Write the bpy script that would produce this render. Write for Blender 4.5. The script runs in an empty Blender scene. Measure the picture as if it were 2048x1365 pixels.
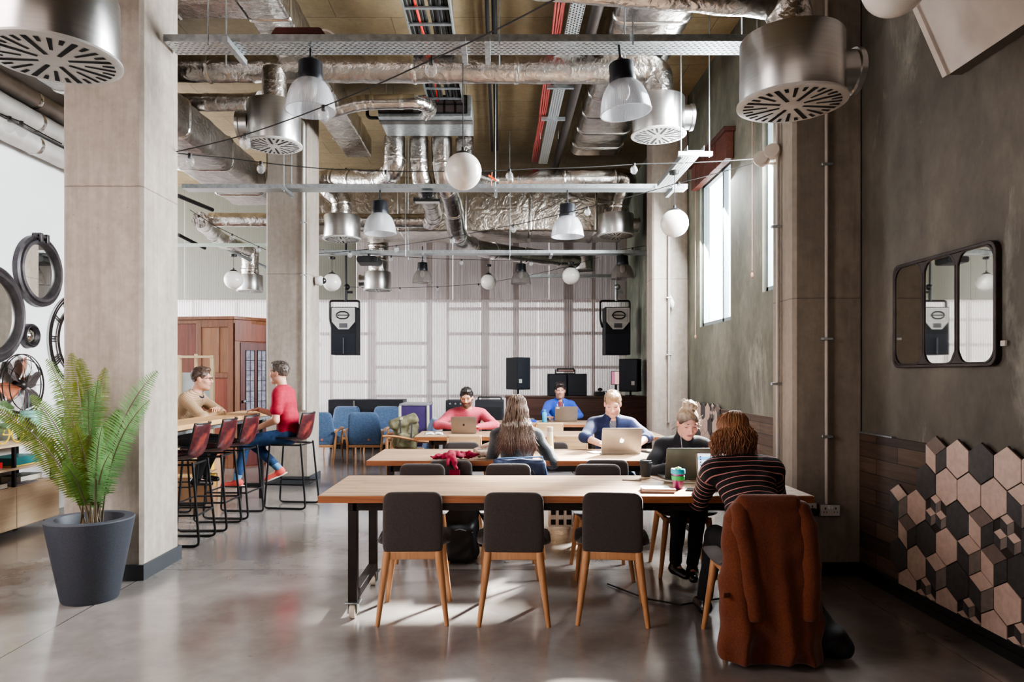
import bpy, bmesh, math, random
import numpy as np
from mathutils import Vector, Matrix, Euler
random.seed(7)
rng = np.random.RandomState(5)
PI = math.pi
F, HC, VX, VY = 1420.0, 1.47, 1000.0, 750.0
SC = bpy.context.scene
COL = SC.collection
V = Vector
def at(px, py, d):
    return V(((px-VX)*d/F, d, HC-(py-VY)*d/F))

# ---------------------------------------------------------------- objects
def tag(o, label=None, cat=None, group=None, kind=None):
    if label: o['label'] = label
    if cat: o['category'] = cat
    if group: o['group'] = group
    if kind: o['kind'] = kind
    return o
def thing(name, label, cat, loc=(0,0,0), rz=0, group=None):
    o = bpy.data.objects.new(name, None)
    COL.objects.link(o)
    o.empty_display_size = .05
    o.location = loc; o.rotation_euler = (0,0,rz)
    return tag(o, label, cat, group)
def dup(root, loc=None, rz=None, label=None, group=None, scale=None):
    kids = CH.get(root.name, [])
    r = root.copy(); COL.objects.link(r)
    if loc is not None: r.location = loc
    if rz is not None: r.rotation_euler = (0,0,rz)
    if scale is not None: r.scale = (scale,)*3
    if label: r['label'] = label
    if group: r['group'] = group
    CH[r.name] = []
    for ch in kids:
        c = ch.copy(); COL.objects.link(c); c.parent = r
        CH[r.name].append(c); CH[c.name] = []
        for g in CH.get(ch.name, []):
            d = g.copy(); COL.objects.link(d); d.parent = c
            CH[c.name].append(d)
    return r
CH = {}

class MB:
    """collects shapes into one mesh"""
    def __init__(s): s.v=[]; s.f=[]; s.m=[]; s.mi=0; s.T=None
    def add(s, vs, fs):
        n=len(s.v)
        if s.T is not None: vs=[s.T@V(v) for v in vs]
        s.v.extend([tuple(v) for v in vs]); s.f.extend([tuple(i+n for i in f) for f in fs]); s.m.extend([s.mi]*len(fs)); return s
    def box(s,x0,x1,y0,y1,z0,z1):
        return s.add([(x0,y0,z0),(x1,y0,z0),(x1,y1,z0),(x0,y1,z0),(x0,y0,z1),(x1,y0,z1),(x1,y1,z1),(x0,y1,z1)],
          [(0,3,2,1),(4,5,6,7),(0,1,5,4),(1,2,6,5),(2,3,7,6),(3,0,4,7)])
    def obox(s,c,size,R=None):
        R = R or Matrix.Identity(3); c=V(c); hx,hy,hz=[q/2 for q in size]
        vs=[c+R@V((a*hx,b*hy,d*hz)) for d in(-1,1) for a,b in((-1,-1),(1,-1),(1,1),(-1,1))]
        return s.add(vs,[(0,3,2,1),(4,5,6,7),(0,1,5,4),(1,2,6,5),(2,3,7,6),(3,0,4,7)])
    def bar(s,p0,p1,w,h,up=(0,0,1)):
        p0=V(p0);p1=V(p1);d=(p1-p0);L=d.length;d.normalize();u=V(up)
        if abs(d.dot(u))>.98:u=V((0,1,0))
        x=d.cross(u).normalized();z=x.cross(d).normalized()
        R=Matrix((x,d,z)).transposed()
        return s.obox((p0+p1)/2,(w,L,h),R)
    def cyl(s,p0,p1,r0,r1=None,n=16,cap=True):
        r1=r0 if r1 is None else r1
        p0=V(p0);p1=V(p1);d=(p1-p0).normalized()
        u=V((0,0,1)) if abs(d.z)<.9 else V((1,0,0))
        x=d.cross(u).normalized();y=d.cross(x)
        vs=[];fs=[]
        for p,r in((p0,r0),(p1,r1)):
            for i in range(n):
                a=2*PI*i/n; vs.append(p+x*(r*math.cos(a))+y*(r*math.sin(a)))
        for i in range(n):
            j=(i+1)%n; fs.append((i,i+n,j+n,j))
        if cap: fs.append(tuple(range(n))); fs.append(tuple(range(2*n-1,n-1,-1)))
        return s.add(vs,fs)
    def tube(s,pts,r,n=8,closed=False,cap=True,sx=1.0):
        pts=[V(p) for p in pts]; k=len(pts)
        rs=r if isinstance(r,(list,tuple)) else [r]*k
        tan=[]
        for i in range(k):
            if closed: t=pts[(i+1)%k]-pts[i-1]
            else: t=pts[min(i+1,k-1)]-pts[max(i-1,0)]
            tan.append(t.normalized() if t.length>1e-9 else V((0,0,1)))
        u=V((0,0,1)) if abs(tan[0].z)<.9 else V((1,0,0))
        x=tan[0].cross(u).normalized()
        vs=[];fs=[]
        for i in range(k):
            t=tan[i]; x=(x-t*x.dot(t))
            x = x.normalized() if x.length>1e-6 else t.orthogonal().normalized()
            y=t.cross(x)
            for j in range(n):
                a=2*PI*j/n; vs.append(pts[i]+x*(rs[i]*sx*math.cos(a))+y*(rs[i]*math.sin(a)))
        for i in range(k if closed else k-1):
            i2=(i+1)%k
            for j in range(n):
                j2=(j+1)%n; fs.append((i*n+j,i*n+j2,i2*n+j2,i2*n+j))
        if cap and not closed:
            fs.append(tuple(range(n-1,-1,-1))); fs.append(tuple((k-1)*n+j for j in range(n)))
        return s.add(vs,fs)
    def lathe(s,prof,o=(0,0,0),n=24,axis='z',closed=False,caps=True):
        o=V(o);vs=[];fs=[];k=len(prof)
        for r,h in prof:
            for i in range(n):
                a=2*PI*i/n;c,q=r*math.cos(a),r*math.sin(a)
                p={'z':V((c,q,h)),'y':V((c,h,q)),'x':V((h,c,q))}[axis]
                vs.append(o+p)
        for i in range(k if closed else k-1):
            i2=(i+1)%k
            for j in range(n):
                j2=(j+1)%n; fs.append((i*n+j,i*n+j2,i2*n+j2,i2*n+j))
        if not closed and caps:
            if prof[0][0]>1e-5: fs.append(tuple(range(n-1,-1,-1)))
            if prof[-1][0]>1e-5: fs.append(tuple((k-1)*n+j for j in range(n)))
        return s.add(vs,fs)
    def sph(s,c,r,n=16,m=10,sc=(1,1,1)):
        c=V(c);vs=[];fs=[]
        for i in range(m+1):
            t=PI*i/m
            for j in range(n):
                a=2*PI*j/n; vs.append(c+V((r*sc[0]*math.sin(t)*math.cos(a),r*sc[1]*math.sin(t)*math.sin(a),r*sc[2]*math.cos(t))))
        for i in range(m):
            for j in range(n):
                j2=(j+1)%n; fs.append((i*n+j,(i+1)*n+j,(i+1)*n+j2,i*n+j2))
        return s.add(vs,fs)
    def poly(s,vs): return s.add(vs,[tuple(range(len(vs)))])
    def prism(s,poly,d0,d1,axis='z'):
        n=len(poly); vs=[]
        for d in(d0,d1):
            for a,b in poly:
                vs.append({'z':(a,b,d),'y':(a,d,b),'x':(d,a,b)}[axis])
        fs=[tuple(range(n-1,-1,-1)),tuple(range(n,2*n))]+[(i,(i+1)%n,(i+1)%n+n,i+n) for i in range(n)]
        return s.add(vs,fs)
    def loft(s,rings,cap=True,closed=True):
        n=len(rings[0]);vs=[p for r in rings for p in r];fs=[]
        for i in range(len(rings)-1):
            for j in range(n if closed else n-1):
                j2=(j+1)%n; fs.append((i*n+j,i*n+j2,(i+1)*n+j2,(i+1)*n+j))
        if cap and closed: fs.append(tuple(range(n-1,-1,-1))); fs.append(tuple((len(rings)-1)*n+j for j in range(n)))
        return s.add(vs,fs)
    def build(s,name,mat,parent=None,world=False,smooth=40,bevel=0,sub=0,solid=0,seg=2,loc=None,fixn=True):
        me=bpy.data.meshes.new(name)
        vs=s.v
        if world and parent is not None:
            L=parent.location; vs=[(x-L[0],y-L[1],z-L[2]) for x,y,z in vs]
        elif loc is not None:
            vs=[(x-loc[0],y-loc[1],z-loc[2]) for x,y,z in vs]
        me.from_pydata(vs,[],s.f)
        mats=mat if isinstance(mat,(list,tuple)) else [mat]
        for m in mats: me.materials.append(m)
        if len(mats)>1: me.polygons.foreach_set('material_index',s.m)
        me.update()
        if fixn:
            bm=bmesh.new(); bm.from_mesh(me); bmesh.ops.recalc_face_normals(bm,faces=bm.faces); bm.to_mesh(me); bm.free()
        if smooth:
            me.polygons.foreach_set('use_smooth',[True]*len(me.polygons))
            try: me.set_sharp_from_angle(angle=math.radians(smooth))
            except Exception: pass
        o=bpy.data.objects.new(name,me); COL.objects.link(o)
        if parent is not None:
            o.parent=parent; CH.setdefault(parent.name,[]).append(o)
        elif loc is not None: o.location=loc
        if bevel:
            b=o.modifiers.new('bevel','BEVEL'); b.width=bevel; b.segments=seg; b.limit_method='ANGLE'; b.angle_limit=math.radians(50); b.harden_normals=False
        if solid:
            b=o.modifiers.new('solid','SOLIDIFY'); b.thickness=solid; b.offset=0
        if sub:
            b=o.modifiers.new('sub','SUBSURF'); b.levels=sub; b.render_levels=sub
        return o

def rrect(w,h,r,n=5,cx=0,cy=0):
    out=[]
    for sx,sy,a0 in((1,1,0),(-1,1,PI/2),(-1,-1,PI),(1,-1,1.5*PI)):
        for i in range(n+1):
            a=a0+PI/2*i/n
            out.append((cx+sx*(w/2-r)+r*math.cos(a),cy+sy*(h/2-r)+r*math.sin(a)))
    return out
def arc_pts(pts,r=.05,n=6):
    """round the corners of a polyline"""
    pts=[V(p) for p in pts]; out=[pts[0]]
    for i in range(1,len(pts)-1):
        p=pts[i];a=(pts[i-1]-p);b=(pts[i+1]-p)
        q=min(r,a.length*.49,b.length*.49)
        p0=p+a.normalized()*q;p1=p+b.normalized()*q
        for k in range(n+1):
            t=k/n; out.append(p0*(1-t)**2+p*2*t*(1-t)+p1*t*t)
    out.append(pts[-1]); return out
def bez(p0,p1,p2,n=12):
    p0,p1,p2=V(p0),V(p1),V(p2)
    return [p0*(1-t)**2+p1*2*t*(1-t)+p2*t*t for t in [i/n for i in range(n+1)]]
def densify(pts,step):
    out=[]
    for a,b in zip(pts[:-1],pts[1:]):
        k=max(1,int((b-a).length/step))
        out+= [a.lerp(b,i/k) for i in range(k)]
    return out+[pts[-1]]

# ---------------------------------------------------------------- materials
def nt(name):
    m=bpy.data.materials.new(name); m.use_nodes=True; t=m.node_tree
    b=t.nodes['Principled BSDF']; return m,t,b
def srgb(c):
    return tuple(((x/255)/12.92 if x/255<=.04045 else ((x/255+.055)/1.055)**2.4) for x in c)+(1,)
def N(t,ty,**kw):
    n=t.nodes.new(ty)
    for k,v in kw.items():
        if k in n.inputs: n.inputs[k].default_value=v
        else: setattr(n,k,v)
    return n
def coords(t,scale=(1,1,1),kind='Object'):
    tc=N(t,'ShaderNodeTexCoord'); mp=N(t,'ShaderNodeMapping'); mp.inputs['Scale'].default_value=scale
    t.links.new(tc.outputs[kind],mp.inputs['Vector']); return mp.outputs['Vector']
def ramp(t,fac,stops):
    r=N(t,'ShaderNodeValToRGB'); e=r.color_ramp.elements
    while len(e)<len(stops): e.new(.5)
    for i,(p,c) in enumerate(stops): e[i].position=p; e[i].color=c if len(c)==4 else tuple(c)+(1,)
    t.links.new(fac,r.inputs['Fac']); return r.outputs['Color']
def noise(t,vec,scale=5,detail=4,rough=.55,dist=0):
    n=N(t,'ShaderNodeTexNoise'); n.inputs['Scale'].default_value=scale; n.inputs['Detail'].default_value=detail; n.inputs['Roughness'].default_value=rough; n.inputs['Distortion'].default_value=dist
    t.links.new(vec,n.inputs['Vector']); return n.outputs['Fac']
def bump(t,b,h,strength=.3,dist=.01,prev=None):
    n=N(t,'ShaderNodeBump'); n.inputs['Strength'].default_value=strength; n.inputs['Distance'].default_value=dist
    t.links.new(h,n.inputs['Height'])
    if prev: t.links.new(prev,n.inputs['Normal'])
    t.links.new(n.outputs['Normal'],b.inputs['Normal']); return n.outputs['Normal']
def mixc(t,fac,a,b,mode='MIX'):
    n=N(t,'ShaderNodeMix'); n.data_type='RGBA'; n.blend_type=mode
    for s,i in((fac,0),(a,6),(b,7)):
        if isinstance(s,(float,int)): n.inputs[i].default_value=s
        elif isinstance(s,tuple): n.inputs[i].default_value=s
        else: t.links.new(s,n.inputs[i])
    return n.outputs[2]
def math_(t,op,a,b=None,c=None):
    n=N(t,'ShaderNodeMath'); n.operation=op
    for i,s in enumerate((a,b,c)):
        if s is None: continue
        if isinstance(s,(float,int)): n.inputs[i].default_value=s
        else: t.links.new(s,n.inputs[i])
    return n.outputs[0]
def M(name,c1,c2=None,rough=.5,metal=0,scale=6,stretch=(1,1,1),bs=0,bscale=60,bdist=.004,rvar=0,spec=.5,lo=.35,hi=.65,detail=4,sheen=0,coat=0):
    m,t,b=nt(name); c1=srgb(c1)
    b.inputs['Metallic'].default_value=metal; b.inputs['Roughness'].default_value=rough; b.inputs['Specular IOR Level'].default_value=spec
    if sheen: b.inputs['Sheen Weight'].default_value=sheen
    if coat: b.inputs['Coat Weight'].default_value=coat; b.inputs['Coat Roughness'].default_value=.15
    b.inputs['Base Color'].default_value=c1
    vec=coords(t,stretch)
    c2=srgb(c2) if c2 else tuple(x*.86 for x in c1[:3])+(1,)
    f=noise(t,vec,scale,detail)
    t.links.new(ramp(t,f,[(lo,c1),(hi,c2)]),b.inputs['Base Color'])
    if rvar: t.links.new(math_(t,'MULTIPLY_ADD',f,rvar,rough-rvar/2),b.inputs['Roughness'])
    if bs: bump(t,b,noise(t,vec,bscale,3),bs,bdist)
    return m
def emit(name,c,s):
    m,t,b=nt(name); b.inputs['Base Color'].default_value=srgb(c); b.inputs['Emission Color'].default_value=srgb(c); b.inputs['Emission Strength'].default_value=s
    return m
def wood(name,c1,c2,axis=0,sc=1,rough=.45,plank=0,c3=None):
    """long-grained timber, grain along the given local axis"""
    m,t,b=nt(name); st=[14*sc]*3; st[axis]=.9*sc
    vec=coords(t,tuple(st)); f=noise(t,vec,2.2,6,.6,.6)
    col=ramp(t,f,[(.32,srgb(c1)),(.68,srgb(c2))])
    if plank:   # staves of differing tone
        tc=N(t,'ShaderNodeTexCoord'); br=N(t,'ShaderNodeTexBrick')
        br.inputs['Scale'].default_value=1.0; br.offset=.37; br.inputs['Mortar Size'].default_value=.0008
        br.inputs['Brick Width'].default_value=1.3; br.inputs['Row Height'].default_value=plank
        br.inputs['Color1'].default_value=(.72,.72,.72,1); br.inputs['Color2'].default_value=(1.12,1.08,1.02,1); br.inputs['Mortar'].default_value=(.62,.57,.53,1)
        mp=N(t,'ShaderNodeMapping')
        if axis==1: mp.inputs['Rotation'].default_value=(0,0,PI/2)
        if axis==3: pass
        t.links.new(tc.outputs['Object'],mp.inputs['Vector']); t.links.new(mp.outputs['Vector'],br.inputs['Vector'])
        col=mixc(t,1.0,col,br.outputs['Color'],'MULTIPLY')
    t.links.new(col,b.inputs['Base Color']); b.inputs['Roughness'].default_value=rough
    bump(t,b,f,.12,.002)
    return m
def concrete(name,c1,c2,c3,rough=.75,vert=True,form=True,grid=False,seam=2.82):
    m,t,b=nt(name)
    vec=coords(t,(1,1,.45 if vert else 1)); f=noise(t,vec,1.6,8,.62)
    f2=noise(t,coords(t,(1,1,1)),14,6,.65)
    col=ramp(t,f,[(.3,srgb(c1)),(.5,srgb(c2)),(.72,srgb(c3))])
    col=mixc(t,.4,col,ramp(t,f2,[(.3,(.45,.45,.45)),(.7,(1,1,1))]),'MULTIPLY')
    if vert: col=mixc(t,.3,col,ramp(t,noise(t,coords(t,(9,9,.35)),2.5,6,.7),[(.35,(.5,.47,.45)),(.6,(1,1,1))]),'MULTIPLY')
    if grid:
        br=N(t,'ShaderNodeTexBrick'); br.offset=.5; br.inputs['Scale'].default_value=1; br.inputs['Brick Width'].default_value=1.2; br.inputs['Row Height'].default_value=.6; br.inputs['Mortar Size'].default_value=.004
        br.inputs['Color1'].default_value=(1,1,1,1); br.inputs['Color2'].default_value=(.86,.86,.86,1); br.inputs['Mortar'].default_value=(.35,.33,.3,1); t.links.new(coords(t),br.inputs['Vector']); col=mixc(t,1.0,col,br.outputs['Color'],'MULTIPLY')
    # pour joint at 3 m and pinholes
    vo=N(t,'ShaderNodeTexVoronoi'); vo.inputs['Scale'].default_value=9; t.links.new(coords(t),vo.inputs['Vector'])
    pin=math_(t,'LESS_THAN',vo.outputs['Distance'],.035)
    col=mixc(t,math_(t,'MULTIPLY',pin,.55),col,(.1,.09,.08,1))
    if form:
        tc=N(t,'ShaderNodeTexCoord'); sx=N(t,'ShaderNodeSeparateXYZ'); t.links.new(tc.outputs['Object'],sx.inputs[0])
        wob=math_(t,'MULTIPLY_ADD',f2,.010,-.005)
        j=math_(t,'ABSOLUTE',math_(t,'SUBTRACT',math_(t,'ADD',sx.outputs['Z'],wob),seam))
        j=math_(t,'LESS_THAN',j,.0045)
        col=mixc(t,math_(t,'MULTIPLY',j,.6),col,(.08,.06,.05,1))
    t.links.new(col,b.inputs['Base Color']); b.inputs['Roughness'].default_value=rough
    bump(t,b,f2,.25,.006)
    return m
def foil(name,tint=(205,200,195),sc=.8,rough=.25,strength=.42):
    m,t,b=nt(name); b.inputs['Metallic'].default_value=1; b.inputs['Roughness'].default_value=rough
    vec=coords(t,(1,1,1))
    f=noise(t,vec,7*sc,2,.5,1.5); g=noise(t,vec,34*sc,3,.6,.8)
    v=N(t,'ShaderNodeTexVoronoi'); v.feature='DISTANCE_TO_EDGE'; v.inputs['Scale'].default_value=16*sc; t.links.new(vec,v.inputs['Vector'])
    h=math_(t,'ADD',math_(t,'MULTIPLY',f,1.2),math_(t,'ADD',math_(t,'MULTIPLY',g,.35),math_(t,'MULTIPLY',v.outputs['Distance'],.35)))
    bump(t,b,h,strength,.03)
    t.links.new(ramp(t,f,[(.3,srgb(tint)),(.7,srgb(tuple(x*.82 for x in tint)))]),b.inputs['Base Color'])
    return m
def perf(name,axis,c=(190,196,198),pu=.046,pv=.030):
    """galvanised sheet with slots punched through it"""
    m,t,b=nt(name); b.inputs['Base Color'].default_value=srgb(c); b.inputs['Metallic'].default_value=.85; b.inputs['Roughness'].default_value=.38
    tc=N(t,'ShaderNodeTexCoord'); sx=N(t,'ShaderNodeSeparateXYZ'); t.links.new(tc.outputs['Object'],sx.inputs[0])
    u,w=(sx.outputs['X'],sx.outputs['Y']) if axis==0 else (sx.outputs['Y'],sx.outputs['X'])
    row=math_(t,'FLOOR',math_(t,'DIVIDE',w,pv))
    sh=math_(t,'MULTIPLY',math_(t,'MODULO',row,2.0),.5)
    fu=math_(t,'FRACT',math_(t,'ADD',math_(t,'DIVIDE',u,pu),sh)); fw=math_(t,'FRACT',math_(t,'DIVIDE',w,pv))
    k=math_(t,'MULTIPLY',math_(t,'LESS_THAN',fu,.55),math_(t,'LESS_THAN',fw,.45))
    g=N(t,'ShaderNodeNewGeometry'); s2=N(t,'ShaderNodeSeparateXYZ'); t.links.new(g.outputs['True Normal'],s2.inputs[0])
    k=math_(t,'MULTIPLY',k,math_(t,'GREATER_THAN',math_(t,'ABSOLUTE',s2.outputs['Z']),.5))
    tr=N(t,'ShaderNodeBsdfTransparent'); mx=N(t,'ShaderNodeMixShader'); t.links.new(k,mx.inputs[0]); t.links.new(b.outputs[0],mx.inputs[1]); t.links.new(tr.outputs[0],mx.inputs[2])
    t.links.new(mx.outputs[0],t.nodes['Material Output'].inputs['Surface']); return m
def clearmat(name,tint=(255,255,255),alpha=.75,rough=.05,rib=0,diff=.3):
    """thin clear sheet: part transparent, part glossy, part milky"""
    m,t,b=nt(name); b.inputs['Base Color'].default_value=srgb(tint); b.inputs['Roughness'].default_value=rough; b.inputs['Specular IOR Level'].default_value=.8
    tr=N(t,'ShaderNodeBsdfTransparent'); tr.inputs[0].default_value=tuple(x**.2 for x in srgb(tint)[:3])+(1,)
    mx=N(t,'ShaderNodeMixShader'); mx.inputs[0].default_value=alpha
    t.links.new(b.outputs[0],mx.inputs[1]); t.links.new(tr.outputs[0],mx.inputs[2]); t.links.new(mx.outputs[0],t.nodes['Material Output'].inputs['Surface'])
    if rib:
        g=N(t,'ShaderNodeTexCoord'); sx=N(t,'ShaderNodeSeparateXYZ'); t.links.new(g.outputs['Object'],sx.inputs[0])
        a=math_(t,'ARCTAN2',sx.outputs['Y'],sx.outputs['X']); w=math_(t,'SINE',math_(t,'MULTIPLY',a,float(rib)))
        bump(t,b,w,.3,.003)
        lw=math_(t,'MULTIPLY_ADD',w,.08,alpha); t.links.new(lw,mx.inputs[0])
    return m
def vcol(name,rough=.55,sss=0,attr='Col',bs=0,bscale=120,sheen=0):
    m,t,b=nt(name); a=N(t,'ShaderNodeAttribute'); a.attribute_name=attr
    t.links.new(a.outputs['Color'],b.inputs['Base Color']); b.inputs['Roughness'].default_value=rough
    if sss: b.inputs['Subsurface Weight'].default_value=sss; b.inputs['Subsurface Radius'].default_value=(.01,.004,.002); b.inputs['Subsurface Scale'].default_value=.5
    if bs: bump(t,b,noise(t,coords(t),bscale,3),bs,.003)
    if sheen: b.inputs['Sheen Weight'].default_value=sheen
    return m
# ================================================================= materials
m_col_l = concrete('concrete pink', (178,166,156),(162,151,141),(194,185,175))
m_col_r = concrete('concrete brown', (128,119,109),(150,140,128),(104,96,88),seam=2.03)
m_ceil  = concrete('board marked soffit', (150,131,100),(140,122,92),(160,141,110),vert=False,form=False,grid=True)
m_black = M('black metal',(26,26,28),rough=.45,metal=.3)
m_steel = M('dark welded steel',(52,44,42),(38,34,34),rough=.5,metal=.6)
m_blkplastic = M('black plastic',(22,22,24),rough=.55,bs=.1,bscale=200)
m_alu   = M('brushed aluminium',(190,189,187),(180,180,180),rough=.30,metal=1,scale=3,stretch=(1,1,24))
m_galv  = M('galvanised steel',(178,184,186),(150,156,160),rough=.42,metal=.85,scale=20)
m_white = M('white paint',(226,226,226),(214,214,214),rough=.6)
m_offw  = M('warm white laminate',(214,204,194),(200,190,182),rough=.6)
m_slot  = M('slot shadow black',(8,8,8),rough=.9)
m_grille= M('grey white grille',(196,194,190),(182,180,178),rough=.5)
m_foil  = foil('crinkled foil')
m_foil2 = foil('smooth banded foil',sc=.5,strength=.26,rough=.22)
m_foil3 = foil('dull duct foil',(168,162,156),sc=.8,rough=.36,strength=.4)
m_tape  = M('foil tape',(222,220,216),rough=.2,metal=1,bs=.4,bscale=50)
m_perfx = perf('slotted tray along x',0); m_perfy = perf('slotted tray along y',1)
m_globe = M('opal glass',(244,240,234),(240,236,230),rough=.22,spec=.6)
m_bulb  = clearmat('clear bulb glass',(236,238,240),.84,.03)
m_prism = clearmat('prismatic acrylic',(214,216,220),.60,.10,rib=110)
m_smoky = clearmat('smoky acrylic',(150,144,140),.66,.14,rib=48)
m_glass = clearmat('window glass',(235,242,242),.93,.03)
m_cable = M('black cable',(18,17,17),rough=.6)
m_tabletop = wood('oiled plank top',(184,156,128),(128,100,76),0,1.3,.42,plank=.055)
m_tableedge= wood('table edge',(164,104,66),(126,74,44),0,.9,.5)
m_bartop = wood('bar plank top',(214,176,128),(190,146,98),1,.8,.42,plank=.08)
m_oak   = wood('oak leg',(190,140,98),(160,112,74),2,1.2,.45)
m_oakx  = wood('oak veneer',(206,180,150),(188,160,128),1,.8,.5)
m_oakv  = wood('pale ply',(206,172,132),(184,146,106),0,1,.5)
m_mahog = wood('red mahogany',(124,58,32),(84,34,20),2,.8,.35)
m_mahog2= wood('brown mahogany',(128,82,54),(96,58,38),2,.9,.4)
m_walnut= wood('dark walnut',(90,56,45),(56,34,29),0,.7,.45)
m_pine  = wood('pale pine',(226,204,170),(206,180,140),2,1.2,.5)
m_gfab  = M('charcoal wool',(64,56,53),(48,42,41),rough=.95,scale=160,bs=.35,bscale=300,sheen=.25,lo=.3,hi=.7)
m_bfab  = M('blue felt',(86,112,146),(68,92,126),rough=.95,scale=40,bs=.25,bscale=260,sheen=.3)
m_leather=M('oxblood leather',(132,58,50),(58,24,30),rough=.3,scale=11,lo=.3,hi=.56,bs=.1,bscale=80)
m_wall_white=M('white plaster',(236,236,238),(228,228,230),rough=.7,scale=2)

def m_plaster():
    m,t,b=nt('mottled dark plaster')
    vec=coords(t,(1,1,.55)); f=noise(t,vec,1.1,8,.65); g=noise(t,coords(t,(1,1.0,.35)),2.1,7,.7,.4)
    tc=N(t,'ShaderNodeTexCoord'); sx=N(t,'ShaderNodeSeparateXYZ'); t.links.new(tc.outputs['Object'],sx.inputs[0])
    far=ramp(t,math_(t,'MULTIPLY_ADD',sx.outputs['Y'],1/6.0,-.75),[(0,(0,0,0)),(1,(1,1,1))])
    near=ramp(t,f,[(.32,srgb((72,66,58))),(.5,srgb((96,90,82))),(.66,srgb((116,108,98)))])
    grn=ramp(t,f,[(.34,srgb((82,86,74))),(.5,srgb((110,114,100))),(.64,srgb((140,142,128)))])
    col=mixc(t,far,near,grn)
    pale=ramp(t,g,[(.57,(0,0,0)),(.70,(1,1,1))])
    col=mixc(t,math_(t,'MULTIPLY',pale,.5),col,srgb((182,178,166)))
    t.links.new(col,b.inputs['Base Color']); b.inputs['Roughness'].default_value=.7
    col=mixc(t,.45,col,ramp(t,noise(t,coords(t,(1,1,.7)),6,7,.7),[(.36,(.55,.54,.52)),(.6,(1.05,1.05,1.04))]),'MULTIPLY'); t.links.new(col,b.inputs['Base Color'])
    bump(t,b,noise(t,coords(t),26,5),.25,.006); return m
m_plaster=m_plaster()
def m_floor():
    m,t,b=nt('polished concrete floor')
    f=noise(t,coords(t),.9,9,.62,.3); g=noise(t,coords(t),5.5,7,.65); h=noise(t,coords(t,(1,2.2,1)),1.7,5,.6)
    col=ramp(t,f,[(.28,srgb((112,105,100))),(.5,srgb((136,130,126))),(.72,srgb((158,153,150)))])
    col=mixc(t,.4,col,ramp(t,g,[(.3,(.55,.52,.5)),(.65,(1,1,1))]),'MULTIPLY')
    st=ramp(t,noise(t,coords(t,(1,2,1)),11,3,.5),[(.70,(0,0,0)),(.76,(1,1,1))])
    col=mixc(t,math_(t,'MULTIPLY',st,.3),col,srgb((60,46,38)))
    tc=N(t,'ShaderNodeTexCoord'); sx=N(t,'ShaderNodeSeparateXYZ'); t.links.new(tc.outputs['Object'],sx.inputs[0])
    lines=None
    for ax,ps in(('X',(-2.59,2.4)),('Y',(5.35,10.2,.6))):
        for p in ps:
            l=math_(t,'LESS_THAN',math_(t,'ABSOLUTE',math_(t,'SUBTRACT',sx.outputs[ax],p)),.004)
            lines=l if lines is None else math_(t,'MAXIMUM',lines,l)
    col=mixc(t,math_(t,'MULTIPLY',lines,.75),col,(.02,.018,.016,1))
    t.links.new(col,b.inputs['Base Color'])
    t.links.new(ramp(t,h,[(.3,(.13,)*3),(.7,(.27,)*3)]),b.inputs['Roughness'])
    b.inputs['Specular IOR Level'].default_value=.6; b.inputs['Coat Weight'].default_value=.5; b.inputs['Coat Roughness'].default_value=.16
    bump(t,b,h,.03,.01); return m
m_floor=m_floor()
def m_poly(name,alpha,c,fl,amp=.1,bs=.5):
    m,t,b=nt(name); b.inputs['Base Color'].default_value=srgb(c); b.inputs['Roughness'].default_value=.25
    tr=N(t,'ShaderNodeBsdfTransparent'); tr.inputs[0].default_value=(.96,.95,.95,1)
    mx=N(t,'ShaderNodeMixShader')
    tc=N(t,'ShaderNodeTexCoord'); sx=N(t,'ShaderNodeSeparateXYZ'); t.links.new(tc.outputs['Object'],sx.inputs[0])
    w=math_(t,'SINE',math_(t,'MULTIPLY',sx.outputs['X'],2*PI/fl))
    w2=noise(t,coords(t,(9,1,.02)),3,2)
    a=math_(t,'ADD',math_(t,'MULTIPLY_ADD',w,amp,alpha),math_(t,'MULTIPLY_ADD',w2,.16,-.08))
    t.links.new(a,mx.inputs[0]); bump(t,b,w,bs,.004)
    t.links.new(b.outputs[0],mx.inputs[1]); t.links.new(tr.outputs[0],mx.inputs[2]); t.links.new(mx.outputs[0],t.nodes['Material Output'].inputs['Surface'])
    return m
m_panel=m_poly('fluted polycarbonate',.46,(214,208,208),.05)
m_panel2=m_poly('twinwall sheet',.22,(168,157,154),.05,.03,.15); m_panel3=m_poly('grey green sheet',.05,(122,122,112),.05,.02,.1)

# ================================================================= the setting
XR=2.65; ZC=5.4; YB=14.8
def struct(name,mb,mat,label=None,**k):
    o=mb.build(name,mat,smooth=k.pop('smooth',0),**k); tag(o,label,None,None,'structure'); return o
struct('floor',MB().box(-10,3.3,-4.3,16,-.12,0),m_floor,'polished grey brown concrete floor with saw cut joints')
struct('ceiling',MB().box(-10,3.3,-4.3,16,ZC,ZC+.2),m_ceil,'board marked concrete ceiling')
WA=(8.16,9.41,2.1,3.98); WB=(5.75,7.17,2.3,4.75)
w=MB()
for y0,y1 in((-4.3,WB[0]),(WB[1],WA[0]),(WA[1],16)): w.box(XR,XR+.13,y0,y1,0,ZC)
for y0,y1,z0,z1 in(WA,WB): w.box(XR,XR+.13,y0,y1,0,z0); w.box(XR,XR+.13,y0,y1,z1,ZC)
struct('wall_right',w,m_plaster,'dark mottled plaster wall with tall windows')
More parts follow.
